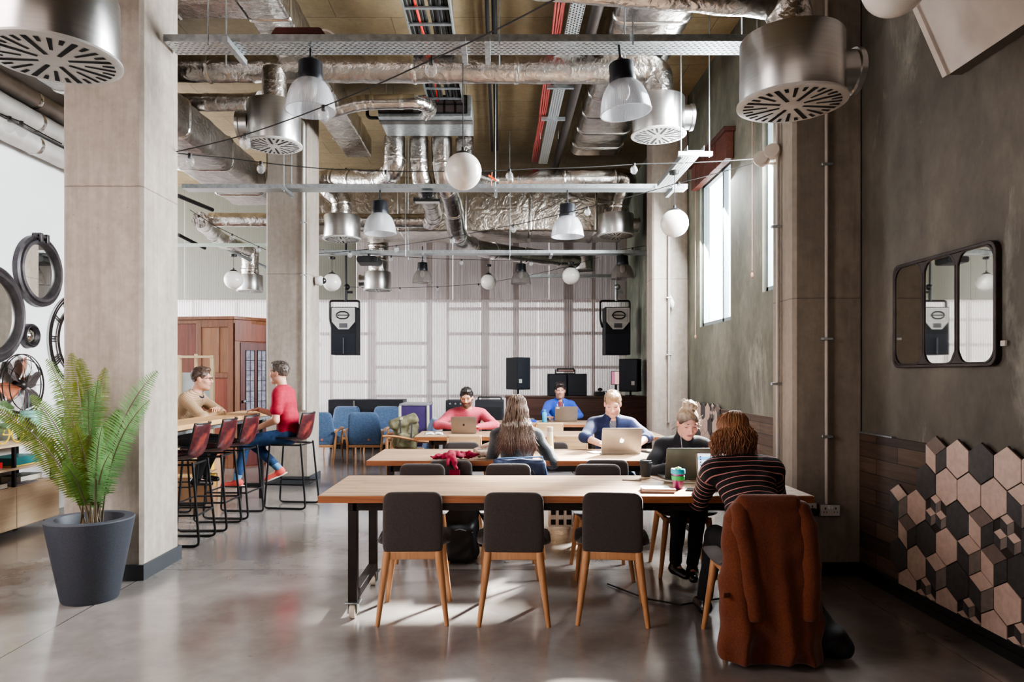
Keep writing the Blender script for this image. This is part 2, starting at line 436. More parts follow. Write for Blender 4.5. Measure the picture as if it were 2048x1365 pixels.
def m_wl():
    m,t,b=nt('white wall grey above'); tc=N(t,'ShaderNodeTexCoord'); sx=N(t,'ShaderNodeSeparateXYZ'); t.links.new(tc.outputs['Object'],sx.inputs[0])
    f=noise(t,coords(t),1.5,5)
    up=math_(t,'GREATER_THAN',sx.outputs['Z'],4.1)
    t.links.new(mixc(t,up,ramp(t,f,[(.3,srgb((238,238,240))),(.7,srgb((230,230,232)))]),ramp(t,f,[(.3,srgb((140,128,120))),(.7,srgb((120,112,106)))])),b.inputs['Base Color']); b.inputs['Roughness'].default_value=.7; return m
struct('wall_left',MB().box(-5.05,-4.85,-4.3,9.0,0,ZC),m_wl(),'white wall hung with round mirrors')
struct('wall_left_return',MB().box(-10,-5.05,8.9,9.0,0,ZC),m_wall_white)
struct('wall_left_far',MB().box(-10.2,-10,8.9,16,0,ZC),m_wall_white)
struct('wall_front',MB().box(-5.05,3.3,-4.5,-4.3,0,ZC),M('brown render',(120,104,94),rough=.8))
struct('wall_outer',MB().box(-10,3.3,15.75,15.9,0,ZC),m_wall_white,'white wall behind the translucent panels')
p=MB(); e=-10
while e<2.6:
    p.box(e,min(e+1.19,2.65),YB,YB+.012,0,3.03); e+=1.2
struct('wall_back',p,m_panel,'backlit fluted translucent panels along the back wall')
p=MB(); e=-10.6
while e<-3.0:
    p.box(max(e,-10),min(e+2.0,-3.0),YB+.02,YB+.03,3.04,ZC); e+=2.01
struct('wall_upper_left',p,m_panel3,'grey green upper wall sheets at the far left')
p=MB(); e=-2.99
while e<2.6:
    p.box(max(e,-10),min(e+2.0,2.65),YB+.02,YB+.03,3.04,ZC); e+=2.01
struct('wall_upper',p,m_panel2,'greyer translucent sheets above the fluted panels')
m_stud=M('pinkish stud timber',(214,198,196),(206,190,188),rough=.8)
def xat(px,d): return (px-VX)*d/F
def zat(py,d): return HC-(py-VY)*d/F
s=MB(); dd=14.95
for x0,x1 in((660,664),(736,751),(853,864),(893,897),(962,978),(1026,1038),(1128,1146),(1184,1191),(1262,1272),(556,561),(470,476),(385,400),(300,310),(600,606)):
    s.box(xat(x0,dd),xat(x1,dd),dd,dd+.09,0,ZC)
for x0,x1,y in((640,751,764),(751,853,735),(853,895,764),(895,962,618),(895,978,668),(978,1146,669),(895,978,735),(1038,1270,735),(1146,1270,620),(640,751,668),(751,856,687),(751,978,793),(978,1038,793),(978,1146,618),(1146,1270,667),(0,640,690),(0,640,640)):
    s.box(xat(x0,dd),xat(x1,dd),dd,dd+.09,zat(y+3,dd),zat(y-3,dd))
s.box(-10,2.65,dd-.05,dd+.09,3.0,3.05)
struct('trim_1',s,m_stud,'timber stud frame showing through the back panels')
# columns
def column(name,x0,x1,y0,y1,mat,label,ch=.025):
    pts=[(x0+ch,y0),(x1-ch,y0),(x1,y0+ch),(x1,y1-ch),(x1-ch,y1),(x0+ch,y1),(x0,y1-ch),(x0,y0+ch)]
    return struct(name,MB().prism(pts,0,ZC),mat,label)
column('wall_column_1',-3.134,-2.558,5.08,5.657,m_col_l,'broad pale concrete column behind the potted fern')
column('wall_column_2',-3.134,-2.558,9.5,10.05,m_col_l,'concrete column behind the man in the red shirt')
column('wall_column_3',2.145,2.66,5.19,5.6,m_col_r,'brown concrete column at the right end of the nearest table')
column('wall_column_4',2.145,2.66,9.99,10.4,m_col_l,'pale concrete column beside the far window')
m_base=M('dark grey skirting',(62,66,70),rough=.5)
m_baseb=M('black skirting',(22,20,20),rough=.4)
b=MB()
for x0,x1,y0,y1 in((-3.134,-2.558,5.08,5.657),(-3.134,-2.558,9.5,10.05)):
    b.box(x0-.016,x1+.016,y0-.016,y0,0,.11); b.box(x0-.016,x1+.016,y1,y1+.016,0,.11); b.box(x0-.016,x0,y0,y1,0,.11); b.box(x1,x1+.016,y0,y1,0,.11)
struct('baseboard_left',b,m_base)
b=MB(); b.box(XR-.02,XR,-4.3,5.19,.0,.1); b.box(XR-.035,XR-.02,-4.3,5.19,0,.05); b.box(2.145,XR,5.174,5.19,0,.1); b.box(2.129,2.145,5.174,5.6,0,.1); b.box(XR-.02,XR,5.6,9.99,0,.1); b.box(2.145,XR,9.974,9.99,0,.1)
struct('baseboard_right',b,m_baseb)
# timber plank dado
def m_planks():
    m,t,b=nt('reclaimed dark planks'); tc=N(t,'ShaderNodeTexCoord'); mp=N(t,'ShaderNodeMapping'); mp.inputs['Rotation'].default_value=(PI/2,0,PI/2)
    sx=N(t,'ShaderNodeSeparateXYZ'); cx=N(t,'ShaderNodeCombineXYZ'); t.links.new(tc.outputs['Object'],sx.inputs[0]); t.links.new(sx.outputs['Y'],cx.inputs[0]); t.links.new(sx.outputs['Z'],cx.inputs[1])
    br=N(t,'ShaderNodeTexBrick'); br.inputs['Scale'].default_value=1; br.inputs['Brick Width'].default_value=.62; br.inputs['Row Height'].default_value=.11; br.inputs['Mortar Size'].default_value=.003; br.offset=.43
    br.inputs['Color1'].default_value=srgb((58,44,38)); br.inputs['Color2'].default_value=srgb((104,84,70)); br.inputs['Mortar'].default_value=(.006,.005,.005,1); t.links.new(cx.outputs[0],br.inputs['Vector'])
    f=noise(t,coords(t,(1,.8,12)),3,6,.65)
    t.links.new(mixc(t,.8,br.outputs['Color'],ramp(t,f,[(.3,(.35,.33,.32)),(.7,(1.1,1.05,1))]),'MULTIPLY'),b.inputs['Base Color']); b.inputs['Roughness'].default_value=.6; bump(t,b,f,.4,.006); return m
m_planks=m_planks()
d=MB(); d.box(XR-.022,XR,2.0,5.19,.1,1.045); d.box(XR-.022,XR,5.6,9.97,.1,1.06)
struct('trim_2',d,m_planks,'dark reclaimed plank dado on the right wall')
d=MB(); d.box(XR-.03,XR,4.75,5.19,1.045,1.055)
struct('trim_3',d,m_galv)
# windows
for i,(y0,y1,z0,z1) in enumerate((WA,WB)):
    r=thing('window_%d'%(i+1),None,None,(XR+.07,(y0+y1)/2,z0)); r['kind']='structure'
    r['label']=('tall window under the brown roller blind' if i==0 else 'narrow window edge beside the brown column')
    f=MB(); t_=.05
    f.box(XR+.04,XR+.10,y0,y0+t_,z0,z1); f.box(XR+.04,XR+.10,y1-t_,y1,z0,z1); f.box(XR+.04,XR+.10,y0,y1,z0,z0+t_); f.box(XR+.04,XR+.10,y0,y1,z1-t_,z1)
    f.box(XR+.04,XR+.10,y0+.37,y0+.42,z0,z1)
    f.build('window_frame',M('grey window frame',(120,134,140),rough=.4),r,world=True,smooth=0)
    MB().box(XR+.068,XR+.074,y0+.02,y1-.02,z0+.02,z1-.02).build('pane',m_glass,r,world=True,smooth=0)
r=thing('roller_blind','brown folded blind above the tall right window','blind',(XR-.07,8.75,4.1))
o=MB(); 
for k in range(7): o.box(XR-.10+.004*(k%2),XR-.01,8.02+k*.207,8.02+(k+1)*.207-.006,3.92,4.22)
o.build('blind_pelmet',wood('mahogany pelmet',(104,58,46),(74,38,32),1,1,.5),r,world=True,bevel=.004)
MB().box(XR-.13,XR,7.98,9.5,4.22,4.27).build('rail',wood('pelmet cap',(84,44,36),(60,30,26),1,1,.5),r,world=True,bevel=.004)
o=MB().tube([(XR-.03,9.52,4.0),(XR-.03,9.52,1.98)],.005,6); o.sph((XR-.03,9.52,1.98),.014,8,6,(1,1,2)); o.build('pull_cord',M('cord',(196,150,128)),r,world=True)
o=MB().tube([(XR-.04,7.35,4.7),(XR-.04,7.35,2.55)],.004,6); o.sph((XR-.04,7.35,2.5),.016,8,6,(1,1,2))
tag(o.build('pull_cord',M('cord pink',(196,150,128)),loc=(XR-.04,7.35,2.5)),'thin pink blind cord hanging beside the narrow window','cord')

# ---- hexagon mosaic
mh={'L':M('pale pink tile',(204,178,164),(188,162,148),rough=.55,scale=30),'D':M('charcoal tile',(70,66,66),(58,55,55),rough=.55,scale=30),
    'G':M('mid grey tile',(128,116,108),(112,102,96),rough=.55,scale=30),'B':M('taupe tile',(120,104,96),(108,94,86),rough=.55,scale=30),'J':M('grout',(48,40,36),rough=.8)}
MK=['L','D','G','B','J']
def hexpoly(cy,cz,R,k=.97):
    return [(cy+k*R*math.sin(PI/3*i),cz+k*R*math.cos(PI/3*i)) for i in range(6)]   # pointy top, viewed along +X; increasing y = away = left in view
def mosaic(rows,name,label,R=.1155,x=XR-.024):
    mb=MB()
    for z,row in rows:
        for y,k in row:
            hx=hexpoly(y,z,R,1.0); th=.012 if z<1.0 or True else .01
            mb.mi=4; mb.prism(hx,x,x-.008,'x')
            def face(poly,c):
                q=V((sum(a for a,_ in poly)/len(poly),sum(b_ for _,b_ in poly)/len(poly)))
                mb.mi=MK.index(c); mb.prism([tuple(q+(V(p_)-q)*.965) for p_ in poly],x-.006,x-.0125,'x')
            def cube(cy,cz,r,top,left,right):
                h=hexpoly(cy,cz,r,1.0); c=(cy,cz)   # h0 top, h1 far(left in view), h2, h3 bottom, h4, h5
                face([h[0],h[1],c,h[5]],top); face([h[1],h[2],h[3],c],left); face([c,h[3],h[4],h[5]],right)
            if k in 'LD': face(hx,k)
            elif k=='C': cube(y,z,R,'L','D','G')
            elif k=='B': cube(y,z,R,'B','L','D')
            elif k=='S':
                for dy,dz in((0,.5),(-.433,-.25),(.433,-.25)):
                    cube(y+dy*R,z+dz*R,R*.5,'L','D','G')
    mb.v=[(a,b_,max(c,.102)) for a,b_,c in mb.v]
    o=mb.build(name,[mh[k] for k in MK],loc=(x,4,.6),smooth=0); tag(o,label,'wall tiles'); return o
mosaic([(.987,[(4.26,'B'),(4.06,'L'),(3.86,'D'),(3.66,'L'),(3.46,'L'),(3.26,'D')]),
 (.812,[(4.36,'D'),(4.16,'L'),(3.96,'L'),(3.76,'L'),(3.56,'C'),(3.36,'D')]),
 (.637,[(4.66,'C'),(4.46,'L'),(4.26,'S'),(4.06,'D'),(3.86,'B'),(3.66,'S'),(3.46,'D')]),
 (.462,[(4.56,'B'),(4.36,'D'),(4.16,'L'),(3.96,'C'),(3.76,'B'),(3.56,'D'),(3.36,'L')]),
 (.287,[(4.66,'D'),(4.46,'L'),(4.26,'C'),(4.06,'D'),(3.86,'C'),(3.66,'L'),(3.46,'D')]),
 (.112,[(4.56,'L'),(4.36,'S'),(4.16,'L'),(3.96,'S'),(3.76,'L'),(3.56,'S'),(3.36,'L')])],
 'hexagon_tile_mosaic','pink and charcoal hexagon tile mosaic on the right wall below the mirror')
mb=[(1.0,[(9.35,'L'),(9.15,'D'),(8.95,'L'),(8.75,'S'),(8.55,'B')]),(.827,[(9.25,'L'),(9.05,'L'),(8.85,'D'),(8.65,'L')]),(.654,[(9.35,'D'),(9.15,'L'),(8.95,'L'),(8.75,'D'),(8.55,'L')]),(.481,[(9.25,'L'),(9.05,'C'),(8.85,'L'),(8.65,'D'),(8.45,'L')]),(.308,[(9.15,'L'),(8.95,'D'),(8.75,'L')])]
mosaic(mb,'hexagon_tile_mosaic','smaller looking hexagon tile mosaic on the far wall beyond the woman with a bun')
# ================================================================= overhead services
def duct(label,pts,r,mat=None,bands=0,rr=None,name='foil_duct',n=20,bend=.0):
    pts=arc_pts(pts,bend,8) if bend else [V(p) for p in pts]
    pts=densify(pts,.09)
    o=V(pts[0]); root=thing(name,label,'duct',o)
    k=len(pts); rs=[r*(1+.02*math.sin(i*1.7)+.012*math.sin(i*4.1)) for i in range(k)]
    MB().tube(pts,rs,n).build('duct_run',mat or m_foil,root,world=True,smooth=60)
    if bands:
        step=max(2,int(bands/.09)); i=step//2
        while i<k-1:
            t=(pts[i+1]-pts[i-1]).normalized(); b=MB()
            b.tube([pts[i]-t*.025,pts[i]-t*.008,pts[i]+t*.008,pts[i]+t*.025],[r*1.03,r*1.065,r*1.065,r*1.03],n); i+=step
            b.build('tape_band',m_tape,root,world=True,smooth=60)
    return root
def rduct(label,x0,x1,y0,y1,z0,z1,axis='y',mat=None,bands=.9,rad=.03):
    root=thing('foil_box_duct',label,'duct',((x0+x1)/2,(y0+y1)/2,z0))
    mb=MB(); L=(y1-y0) if axis=='y' else (x1-x0); nseg=max(2,int(L/.12)); rings=[]
    for i in range(nseg+1):
        t=i/nseg; k=1+.012*math.sin(i*2.3)+.01*math.sin(i*5.1)
        if axis=='y': rings.append([V(((x0+x1)/2+a*k,y0+L*t,(z0+z1)/2+c*k)) for a,c in rrect(x1-x0,z1-z0,rad,3)])
        else: rings.append([V((x0+L*t,(y0+y1)/2+a*k,(z0+z1)/2+c*k)) for a,c in rrect(y1-y0,z1-z0,rad,3)])
    mb.loft(rings); mb.build('duct_run',mat or m_foil3,root,world=True,smooth=60)
    nb=max(1,int(L/bands))
    for i in range(1,nb+1):
        c=(y0 if axis=='y' else x0)+L*(i-.5)/nb
        rg=[]; b=MB()
        for off,k in((-.03,.004),(-.01,.012),(.01,.012),(.03,.004)):
            if axis=='y': rg.append([V(((x0+x1)/2+a,c+off,(z0+z1)/2+d)) for a,d in rrect(x1-x0+2*k,z1-z0+2*k,rad,3)])
            else: rg.append([V((c+off,(y0+y1)/2+a,(z0+z1)/2+d)) for a,d in rrect(y1-y0+2*k,z1-z0+2*k,rad,3)])
        b.loft(rg); b.build('tape_band',m_tape,root,world=True,smooth=50)
    return root
# --- drum diffusers
def drum(label,px,py,d,wpx,hpx,collar=0,pipe=.0):
    """px,py: centre of the grille; wpx,hpx: drum width and height in the photo's scale at that distance"""
    c=at(px,py,d); R=wpx*d/F/2; Hh=hpx*d/F
    root=thing('drum_vent',label,'air diffuser',c)
    MB().lathe([(R*.98,.0),(R,.012),(R,Hh-.01),(R*.985,Hh),(R*.4,Hh+.004),(.001,Hh+.004)],n=48).build('drum',m_alu,root,smooth=35)
    s=MB(); s.bar((R*.966+.022,-.02,.01),(R*.966+.022,-.02,Hh-.01),.006,.004); 
    MB().lathe([(R*1.0,.014),(R*1.055,.010),(R*1.06,-.002),(R*1.02,-.008),(.001,-.008)],n=48).build('grille',m_grille,root,smooth=35)
    sl=MB(); NS=32; z=-.0105
    for i in range(NS):
        a=2*PI*i/NS+.1; r0=(.24,.74,.46,.74)[i%4]*R; r1=.93*R; w=(.030,.026,.024,.026)[i%4]*R*1.6
        ca,sa=math.cos(a),math.sin(a)
        P=[(r0,-w*.7),(r1,-w),(r1,w),(r0,w*.7)]
        sl.poly([(x*ca-y*sa,x*sa+y*ca,z) for x,y in P][::-1])
    sl.build('slots',m_slot,root,smooth=0,fixn=False)
    if collar:
        zc=Hh*.5; q=collar; rr=Hh*.33
        mb=MB(); x0=R*.9; x1=R+.09
        mb.tube([(q*x0,0,zc),(q*(x1-.03),0,zc),(q*(x1-.03),0,zc),(q*x1,0,zc)],[rr,rr,rr*1.1,rr*1.1],24)
        mb.build('side_collar',m_alu,root,smooth=40)
    if pipe:
        MB().tube(densify([V((0,0,Hh)),V((0,0,Hh+pipe))],.05),R*.43,20).build('neck_duct',m_foil,root,smooth=60)
    return root,c,R,Hh
drum('large drum diffuser cut by the top left corner of the photo',107,118,3.58,236,132,0)
r_,cR,RR,HR=drum('large drum diffuser in front of the brown column at upper right',1583,208,4.1,198,128,1)
_,c1,R1,H1=drum('drum diffuser above the second pale column, under the long foil duct',548,291,7.45,105,82,-1)
_,c2,R2,H2=drum('drum diffuser behind the tilted bell lamp, beside the dark wall',1317,271,7.58,103,72,1)
_,c3,R3,H3=drum('drum diffuser just right of the second pale column',684,479,10.85,72,46,-1)
_,c4,R4,H4=drum('drum diffuser right of the bell lamp by the far window',1232,472,11.1,70,42,1)
_,c5,R5,H5=drum('small far drum diffuser above the left hanging loudspeaker',755,581,14.0,54,36,-1)
_,c6,R6,H6=drum('small far drum diffuser at the end of the S shaped foil duct',1167,541,13.8,41,36,0)
_,c7,R7,H7=drum('small far drum diffuser above the wooden booth',500,583,13.6,50,32,0)
# --- round foil ducts
zA=c1.z+H1+.42; yA=7.5
duct('long foil duct running across the room above the first cable tray',[(-4.7,yA,zA),(c2.x,yA+.06,zA),(c2.x,yA+.08,c2.z+H2-.02)],.155,bands=1.1,bend=.24)
duct('foil tee dropping from the long duct to the drum above the second column',[(c1.x,7.46,zA-.05),(c1.x,7.45,c1.z+H1-.02)],.125)
# collar flare at the tee
duct('foil duct across the top of the room turning down to the large right drum',[(-.5,3.95,3.75),(cR.x-.02,4.1,3.655),(cR.x,4.1,cR.z+HR-.03)],.125,m_foil,bands=0,bend=.2)
duct('foil drop into the large top left drum',[(-2.25,3.58,ZC-.2),(-2.25,3.58,1.47+(750-118)*3.58/F+.3)],.13)
zB=at(0,205,7.9).z
duct('short foil duct left of the drum above the second column',[(-3.9,7.9,zB),(-2.75,7.9,zB),(-2.62,7.82,zB)],.095,bands=.5,bend=.05)
duct('short foil duct with an elbow behind the left bell lamp',[at(660,222,8.2),at(722,205,8.2),at(840,203,8.3),at(862,215,8.5),at(852,228,8.8)],.085,m_foil2,bands=.35,bend=.12)
duct('foil duct with an elbow feeding the drum right of the second column',[at(790,275,9.9),at(790,335,9.9),at(770,360,10.3),at(668,357,10.85),at(640,362,10.85),at(684,400,10.85),at(684,432,10.85)],.145,bands=.7,bend=.18)
duct('second foil spigot duct falling from the fan coil unit',[at(838,275,9.9),at(838,350,9.9),at(857,390,10.3),at(868,432,11.3),at(858,445,11.6)],.13,bands=.6,bend=.2)
duct('long foil duct crossing behind the second row of bell lamps',[at(868,442,11.6),at(760,442,11.6),at(420,440,11.6)],.115,bands=1.0)
duct('S shaped foil duct running from the fan coil unit to the far right drum',[at(883,275,9.9),at(884,355,9.95),at(905,400,10.4),at(912,470,11.2),at(950,497,12.3),at(1040,510,13.1),at(1165,524,13.8)],.145,m_foil2,bands=.75,bend=.35)
duct('fourth foil spigot duct behind the nearest globe pendant',[at(929,275,9.9),at(930,345,9.9),at(960,358,10.4),at(985,360,10.9)],.125,bend=.2)
duct('straight foil duct above the second cable tray, turning down to the drum by the window',[at(975,360,10.95),at(1262,356,11.05),at(1242,395,11.1),at(1234,440,11.1)],.145,m_foil2,bands=.85,bend=.2)
duct('foil drop to the far drum above the left loudspeaker',[at(757,455,14.0),at(756,550,14.0)],.2,bands=.3)
duct('foil drop to the far drum above the booth',[at(500,500,13.6),at(500,552,13.6)],.16,bands=.3)
duct('foil duct elbow near the left wall end above the bar',[at(400,440,11.2),at(440,480,12.6),at(500,505,13.6)],.13,bands=.6,bend=.1)
# --- box ducts
rduct('wide dull foil box duct running back above the bar',-4.02,-3.3,5.75,10.6,4.0,4.42,rad=.1,bands=1.1)
rduct('narrow foil box duct running back left of the fan coil unit',-2.3,-1.92,5.7,10.6,4.72,5.02,mat=m_foil,bands=1.3)
rduct('foil box duct branching left near the ceiling',-4.8,-2.3,6.0,6.5,4.72,5.02,axis='x',mat=m_foil)
rduct('wide foil box duct running back along the right side of the ceiling',1.08,1.84,4.6,10.9,4.84,5.2,mat=m_foil2,rad=.12,bands=.62)
rduct('huge foil box duct crossing the room in front of the back panels',-3.4,2.2,12.1,13.2,3.92,4.85,axis='x',mat=foil('big duct foil',(206,198,188),.7,.3,.55),rad=.05,bands=.95)
# --- fan coil unit
r=thing('fan_coil_unit','grey fan coil unit with a dark mesh intake hung from the ceiling','air conditioner',(-.95,9.3,4.75))
MB().box(-1.55,-.36,9.0,9.72,4.74,5.02).build('casing',m_galv,r,world=True,bevel=.008)
MB().box(-1.555,-.355,9.12,9.24,4.73,4.742).build('seam_strip',M('dark seam',(84,80,78),rough=.5,metal=.6),r,world=True)
g=MB(); g.box(-1.53,-.42,8.98,9.0,4.78,5.0)
g.build('intake_mesh',M('dark mesh',(64,54,54),rough=.7),r,world=True)
g=MB()
for i in range(9): x=-1.53+i*1.11/8; g.box(x-.008,x+.008,8.968,8.98,4.78,5.0)
for z in(4.78,4.89,5.0): g.box(-1.53,-.42,8.968,8.98,z-.007,z+.007)
g.build('intake_frame',m_black,r,world=True)
g=MB()
for x in(-1.45,-.45):
    for y in(9.05,9.65): MB().cyl((x,y,5.02),(x,y,ZC),.006,n=6).build('hanger_rod',m_galv,r,world=True)
g=MB().tube(arc_pts([(-1.56,9.2,4.8),(-1.72,9.2,4.8),(-1.72,9.2,4.95),(-2.0,9.2,4.95)],.06),.022,8); g.build('pipe',m_black,r,world=True)
# --- cable trays
def tray(label,p0,p1,w,mat,h=.05,rods=(),struts=(),rail=True,roddz=None):
    p0=V(p0);p1=V(p1);d=(p1-p0).normalized();x=d.cross(V((0,0,1))).normalized()
    root=thing('cable_tray',label,'cable tray',(p0+p1)/2)
    MB().bar(p0,p1,w,.004).build('tray_bed',mat,root,world=True,smooth=0)
    s=MB(); s.bar(p0+x*w/2+V((0,0,h/2)),p1+x*w/2+V((0,0,h/2)),.003,h); s.bar(p0-x*w/2+V((0,0,h/2)),p1-x*w/2+V((0,0,h/2)),.003,h); s.build('side_rail',m_galv,root,world=True,smooth=0)
    L=(p1-p0).length
    for t in struts:
        c=p0+d*(L*t); q=MB(); q.bar(c-x*(w/2+.09)-V((0,0,.024)),c+x*(w/2+.09)-V((0,0,.024)),.041,.041); q.build('strut_bar',m_galv,root,world=True,smooth=0)
    if rods:
        for t in rods:
            c=p0+d*(L*t)
            for sg in(-1,1):
                q=MB(); q.cyl(c+x*sg*(w/2+.06)-V((0,0,.06)),V((c.x+x.x*sg*(w/2+.06),c.y+x.y*sg*(w/2+.06),ZC)),.006,n=6); q.build('hanger_rod',m_galv,root,world=True)
    return root
ZT1=3.98; YT1=5.45
tray('nearest slotted cable tray carrying two bell lamps across the room',(-2.53,YT1,ZT1),(1.98,YT1,ZT1),.23,m_perfx,rods=(.08,.56,.78,.985),struts=(.11,.5,.54))
ZT2=3.76; YT2=8.8
tray('second slotted cable tray crossing the room in front of the box ducts',(-3.9,YT2,ZT2),(2.3,YT2,ZT2),.2,m_perfx,rods=(.205,.62),struts=(.205,.62,.97))
tray('third slotted cable tray far back above the hanging globes',(-3.2,11.6,3.44),(2.4,11.6,3.44),.2,m_perfx,rods=(.3,.6),struts=(.35,.72))
tray('slotted cable tray running back beside the far window',(2.0,7.25,ZT2),(2.0,8.64,ZT2),.17,m_perfy,rods=(.02,),struts=(.02,))
tray('slotted cable tray running back near the middle of the ceiling',(.74,4.6,4.92),(.70,11.6,4.92),.14,m_perfy,rods=(.1,.5,.8),struts=(.4,.55,.7))
tray('far low cable tray by the right hanging loudspeaker',(.4,13.9,3.38),(2.6,13.9,3.38),.16,m_perfx)
r=thing('control_box','dark red lamp control box on top of the nearest cable tray','control box',(-1.53,YT1-.02,ZT1+.05))
MB().loft([[V((a,b_,z)) for a,b_ in rrect(w_,.12,.015,3,-1.53,YT1-.02)] for z,w_ in((ZT1+.045,.44),(ZT1+.055,.44),(ZT1+.115,.36),(ZT1+.12,.34))]).build('box_body',M('dark red enamel',(84,44,42),(66,36,36),rough=.45),r,world=True,smooth=30)
MB().tube(bez((-1.40,YT1-.05,ZT1+.10),(-1.30,YT1-.09,ZT1+.12),(-1.24,YT1-.07,ZT1+.05),8),.008,6).build('lead',m_offw,r,world=True)
# ladder rack with cables
r=thing('ladder_rack','ladder rack packed with black and red cables near the ceiling','cable ladder',(-.68,6.5,4.9))
q=MB(); q.box(-.905,-.89,4.4,8.9,4.88,4.98); q.box(-.475,-.46,4.4,8.9,4.88,4.98); q.build('side_rail',m_galv,r,world=True,smooth=0)
for i in range(15):
    y=4.45+i*.31; MB().box(-.89,-.475,y-.02,y+.02,4.885,4.9).build('rung',m_galv,r,world=True,smooth=0)
q=MB()
for i in range(13): 
    x=-.87+i*.031
    if i in(3,6): continue
    q.tube([(x+.006*math.sin(k*1.3+i),4.4+k*.45,4.92+.010*math.sin(k*.9+i*2)) for k in range(11)],.0175,6)
q.build('cable_bundle',m_cable,r,world=True)
MB().tube([(-.77+.02*math.sin(k),4.4+k*.45,4.914) for k in range(11)],.012,6).build('red_cable',M('red cable',(206,40,34),rough=.5),r,world=True)
q=MB()
for y in(5.0,7.0,8.6):
    for x in(-.9,-.465): MB().cyl((x,y,4.9),(x,y,ZC),.006,n=6).build('hanger_rod',m_galv,r,world=True)
for lab,x,z,rr in(('black conduit running back along the ceiling left of its twin',-.135,5.26,.022),('black conduit running back along the ceiling right of its twin',-.06,5.28,.03),('dark pipe running back under the ceiling beside the wide box duct',.93,4.98,.06)):
    tag(MB().tube([(x,4.4,z),(x,12.0,z)],rr,10).build('conduit',m_black if rr<.05 else M('dark lagging',(70,64,62),rough=.5,metal=.6),loc=(x,8,z)),lab,'pipe')
r=MB().tube([(.60+.01*math.sin(k*2),4.8+k*.62,4.96) for k in range(12)],.018,6)
for i in range(3): r.tube([(.53+.022*i+.01*math.sin(k*1.7+i),4.8+k*.62,4.955) for k in range(12)],.012,6)
tag(r.build('cable_bundle',M('dull red cables',(132,52,48),rough=.6),loc=(.6,8,4.95)),'bundle of dull red cables beside the middle ceiling tray','cable')
tag(MB().tube(bez((-1.42,4.8,5.38),(-1.05,5.6,5.1),(-1.6,6.6,5.3),14),.02,8).build('black_flex',m_cable,loc=(-1.3,5.6,5.3)),'thick black flex looping under the ceiling','cable')
m_paled=M('pale silver jacket',(206,202,198),(186,182,178),rough=.42,metal=.35,scale=5,bs=.2,bscale=14,bdist=.01)
for i,(x,z,rr,lab) in enumerate(((-4.72,3.80,.10,'lowest silver duct along the top of the white wall'),(-4.70,4.03,.10,'middle silver duct along the top of the white wall'),(-4.72,4.26,.09,'highest silver duct along the top of the white wall'))):
    duct(lab,[(x,2.5,z),(x,8.9,z)],rr,m_paled,bands=1.4)
tag(MB().tube([(-4.74,2.5,4.62),(-4.74,8.9,4.62)],.035,8).build('conduit',m_black,loc=(-4.74,5,4.62)),'black pipe along the grey strip above the white wall','pipe')
for lab,a,b_,rr in(('black pole hanging level above the wooden booth',at(357,470,12.0),at(410,497,12.6),.03),('black bracket pole near the end of the wide box duct',at(357,392,9.6),at(425,420,10.3),.03),('grey metal channel sloping past the small far drum',at(435,490,12.6),at(531,535,13.9),.03)):
    tag(MB().tube([a,b_],rr,8).build('hanging_pole',m_black if 'black' in lab else m_galv,loc=tuple(a)),lab,'pole')
tag(MB().bar((-7.5,12.2,3.7),(-3.15,12.2,3.7),.06,.05).build('light_track',M('pale track',(176,190,176),rough=.4),loc=(-5,12.2,3.7)),'thin pale track crossing behind the bar near the ceiling','light track')
# conduit on columns
def pipe(pts,r,label,mat,clips=(),name='conduit'):
    root=thing(name,label,'pipe',pts[0]); MB().tube(arc_pts(pts,.06),r,10).build('tube',mat,root,world=True)
    for c in clips:
        MB().box(c[0]-.04,c[0]+.04,c[1]-.02,c[1]+.012,c[2]-.01,c[2]+.01).build('saddle_clip',m_galv,root,world=True,bevel=.003)
m_cond=M('grey painted conduit',(178,170,163),rough=.45); m_condw=M('white conduit',(214,212,206),rough=.5)
yc=5.165
pipe([(2.376,yc,.53),(2.376,yc,ZC)],.013,'grey conduit up the front of the brown column',m_cond,[(2.376,yc,1.73),(2.376,yc,1.02),(2.376,yc,3.0)])
pipe([(2.12,5.42,.5),(2.12,5.42,ZC)],.013,'grey conduit on the side of the brown column',m_cond,[(2.11,5.42,1.4),(2.11,5.42,2.6)])
pipe([(2.37,9.96,.8),(2.37,9.96,3.72)],.017,'dark conduit up the front of the pale column by the window',m_cond,[(2.37,9.96,1.75),(2.37,9.96,2.55)])
pipe([(-2.62,9.47,1.0),(-2.62,9.47,4.86),(-3.3,9.47,4.86)],.022,'white conduit bending at the top of the second pale column',m_condw,[(-2.62,9.47,3.5),(-2.62,9.47,2.8)])
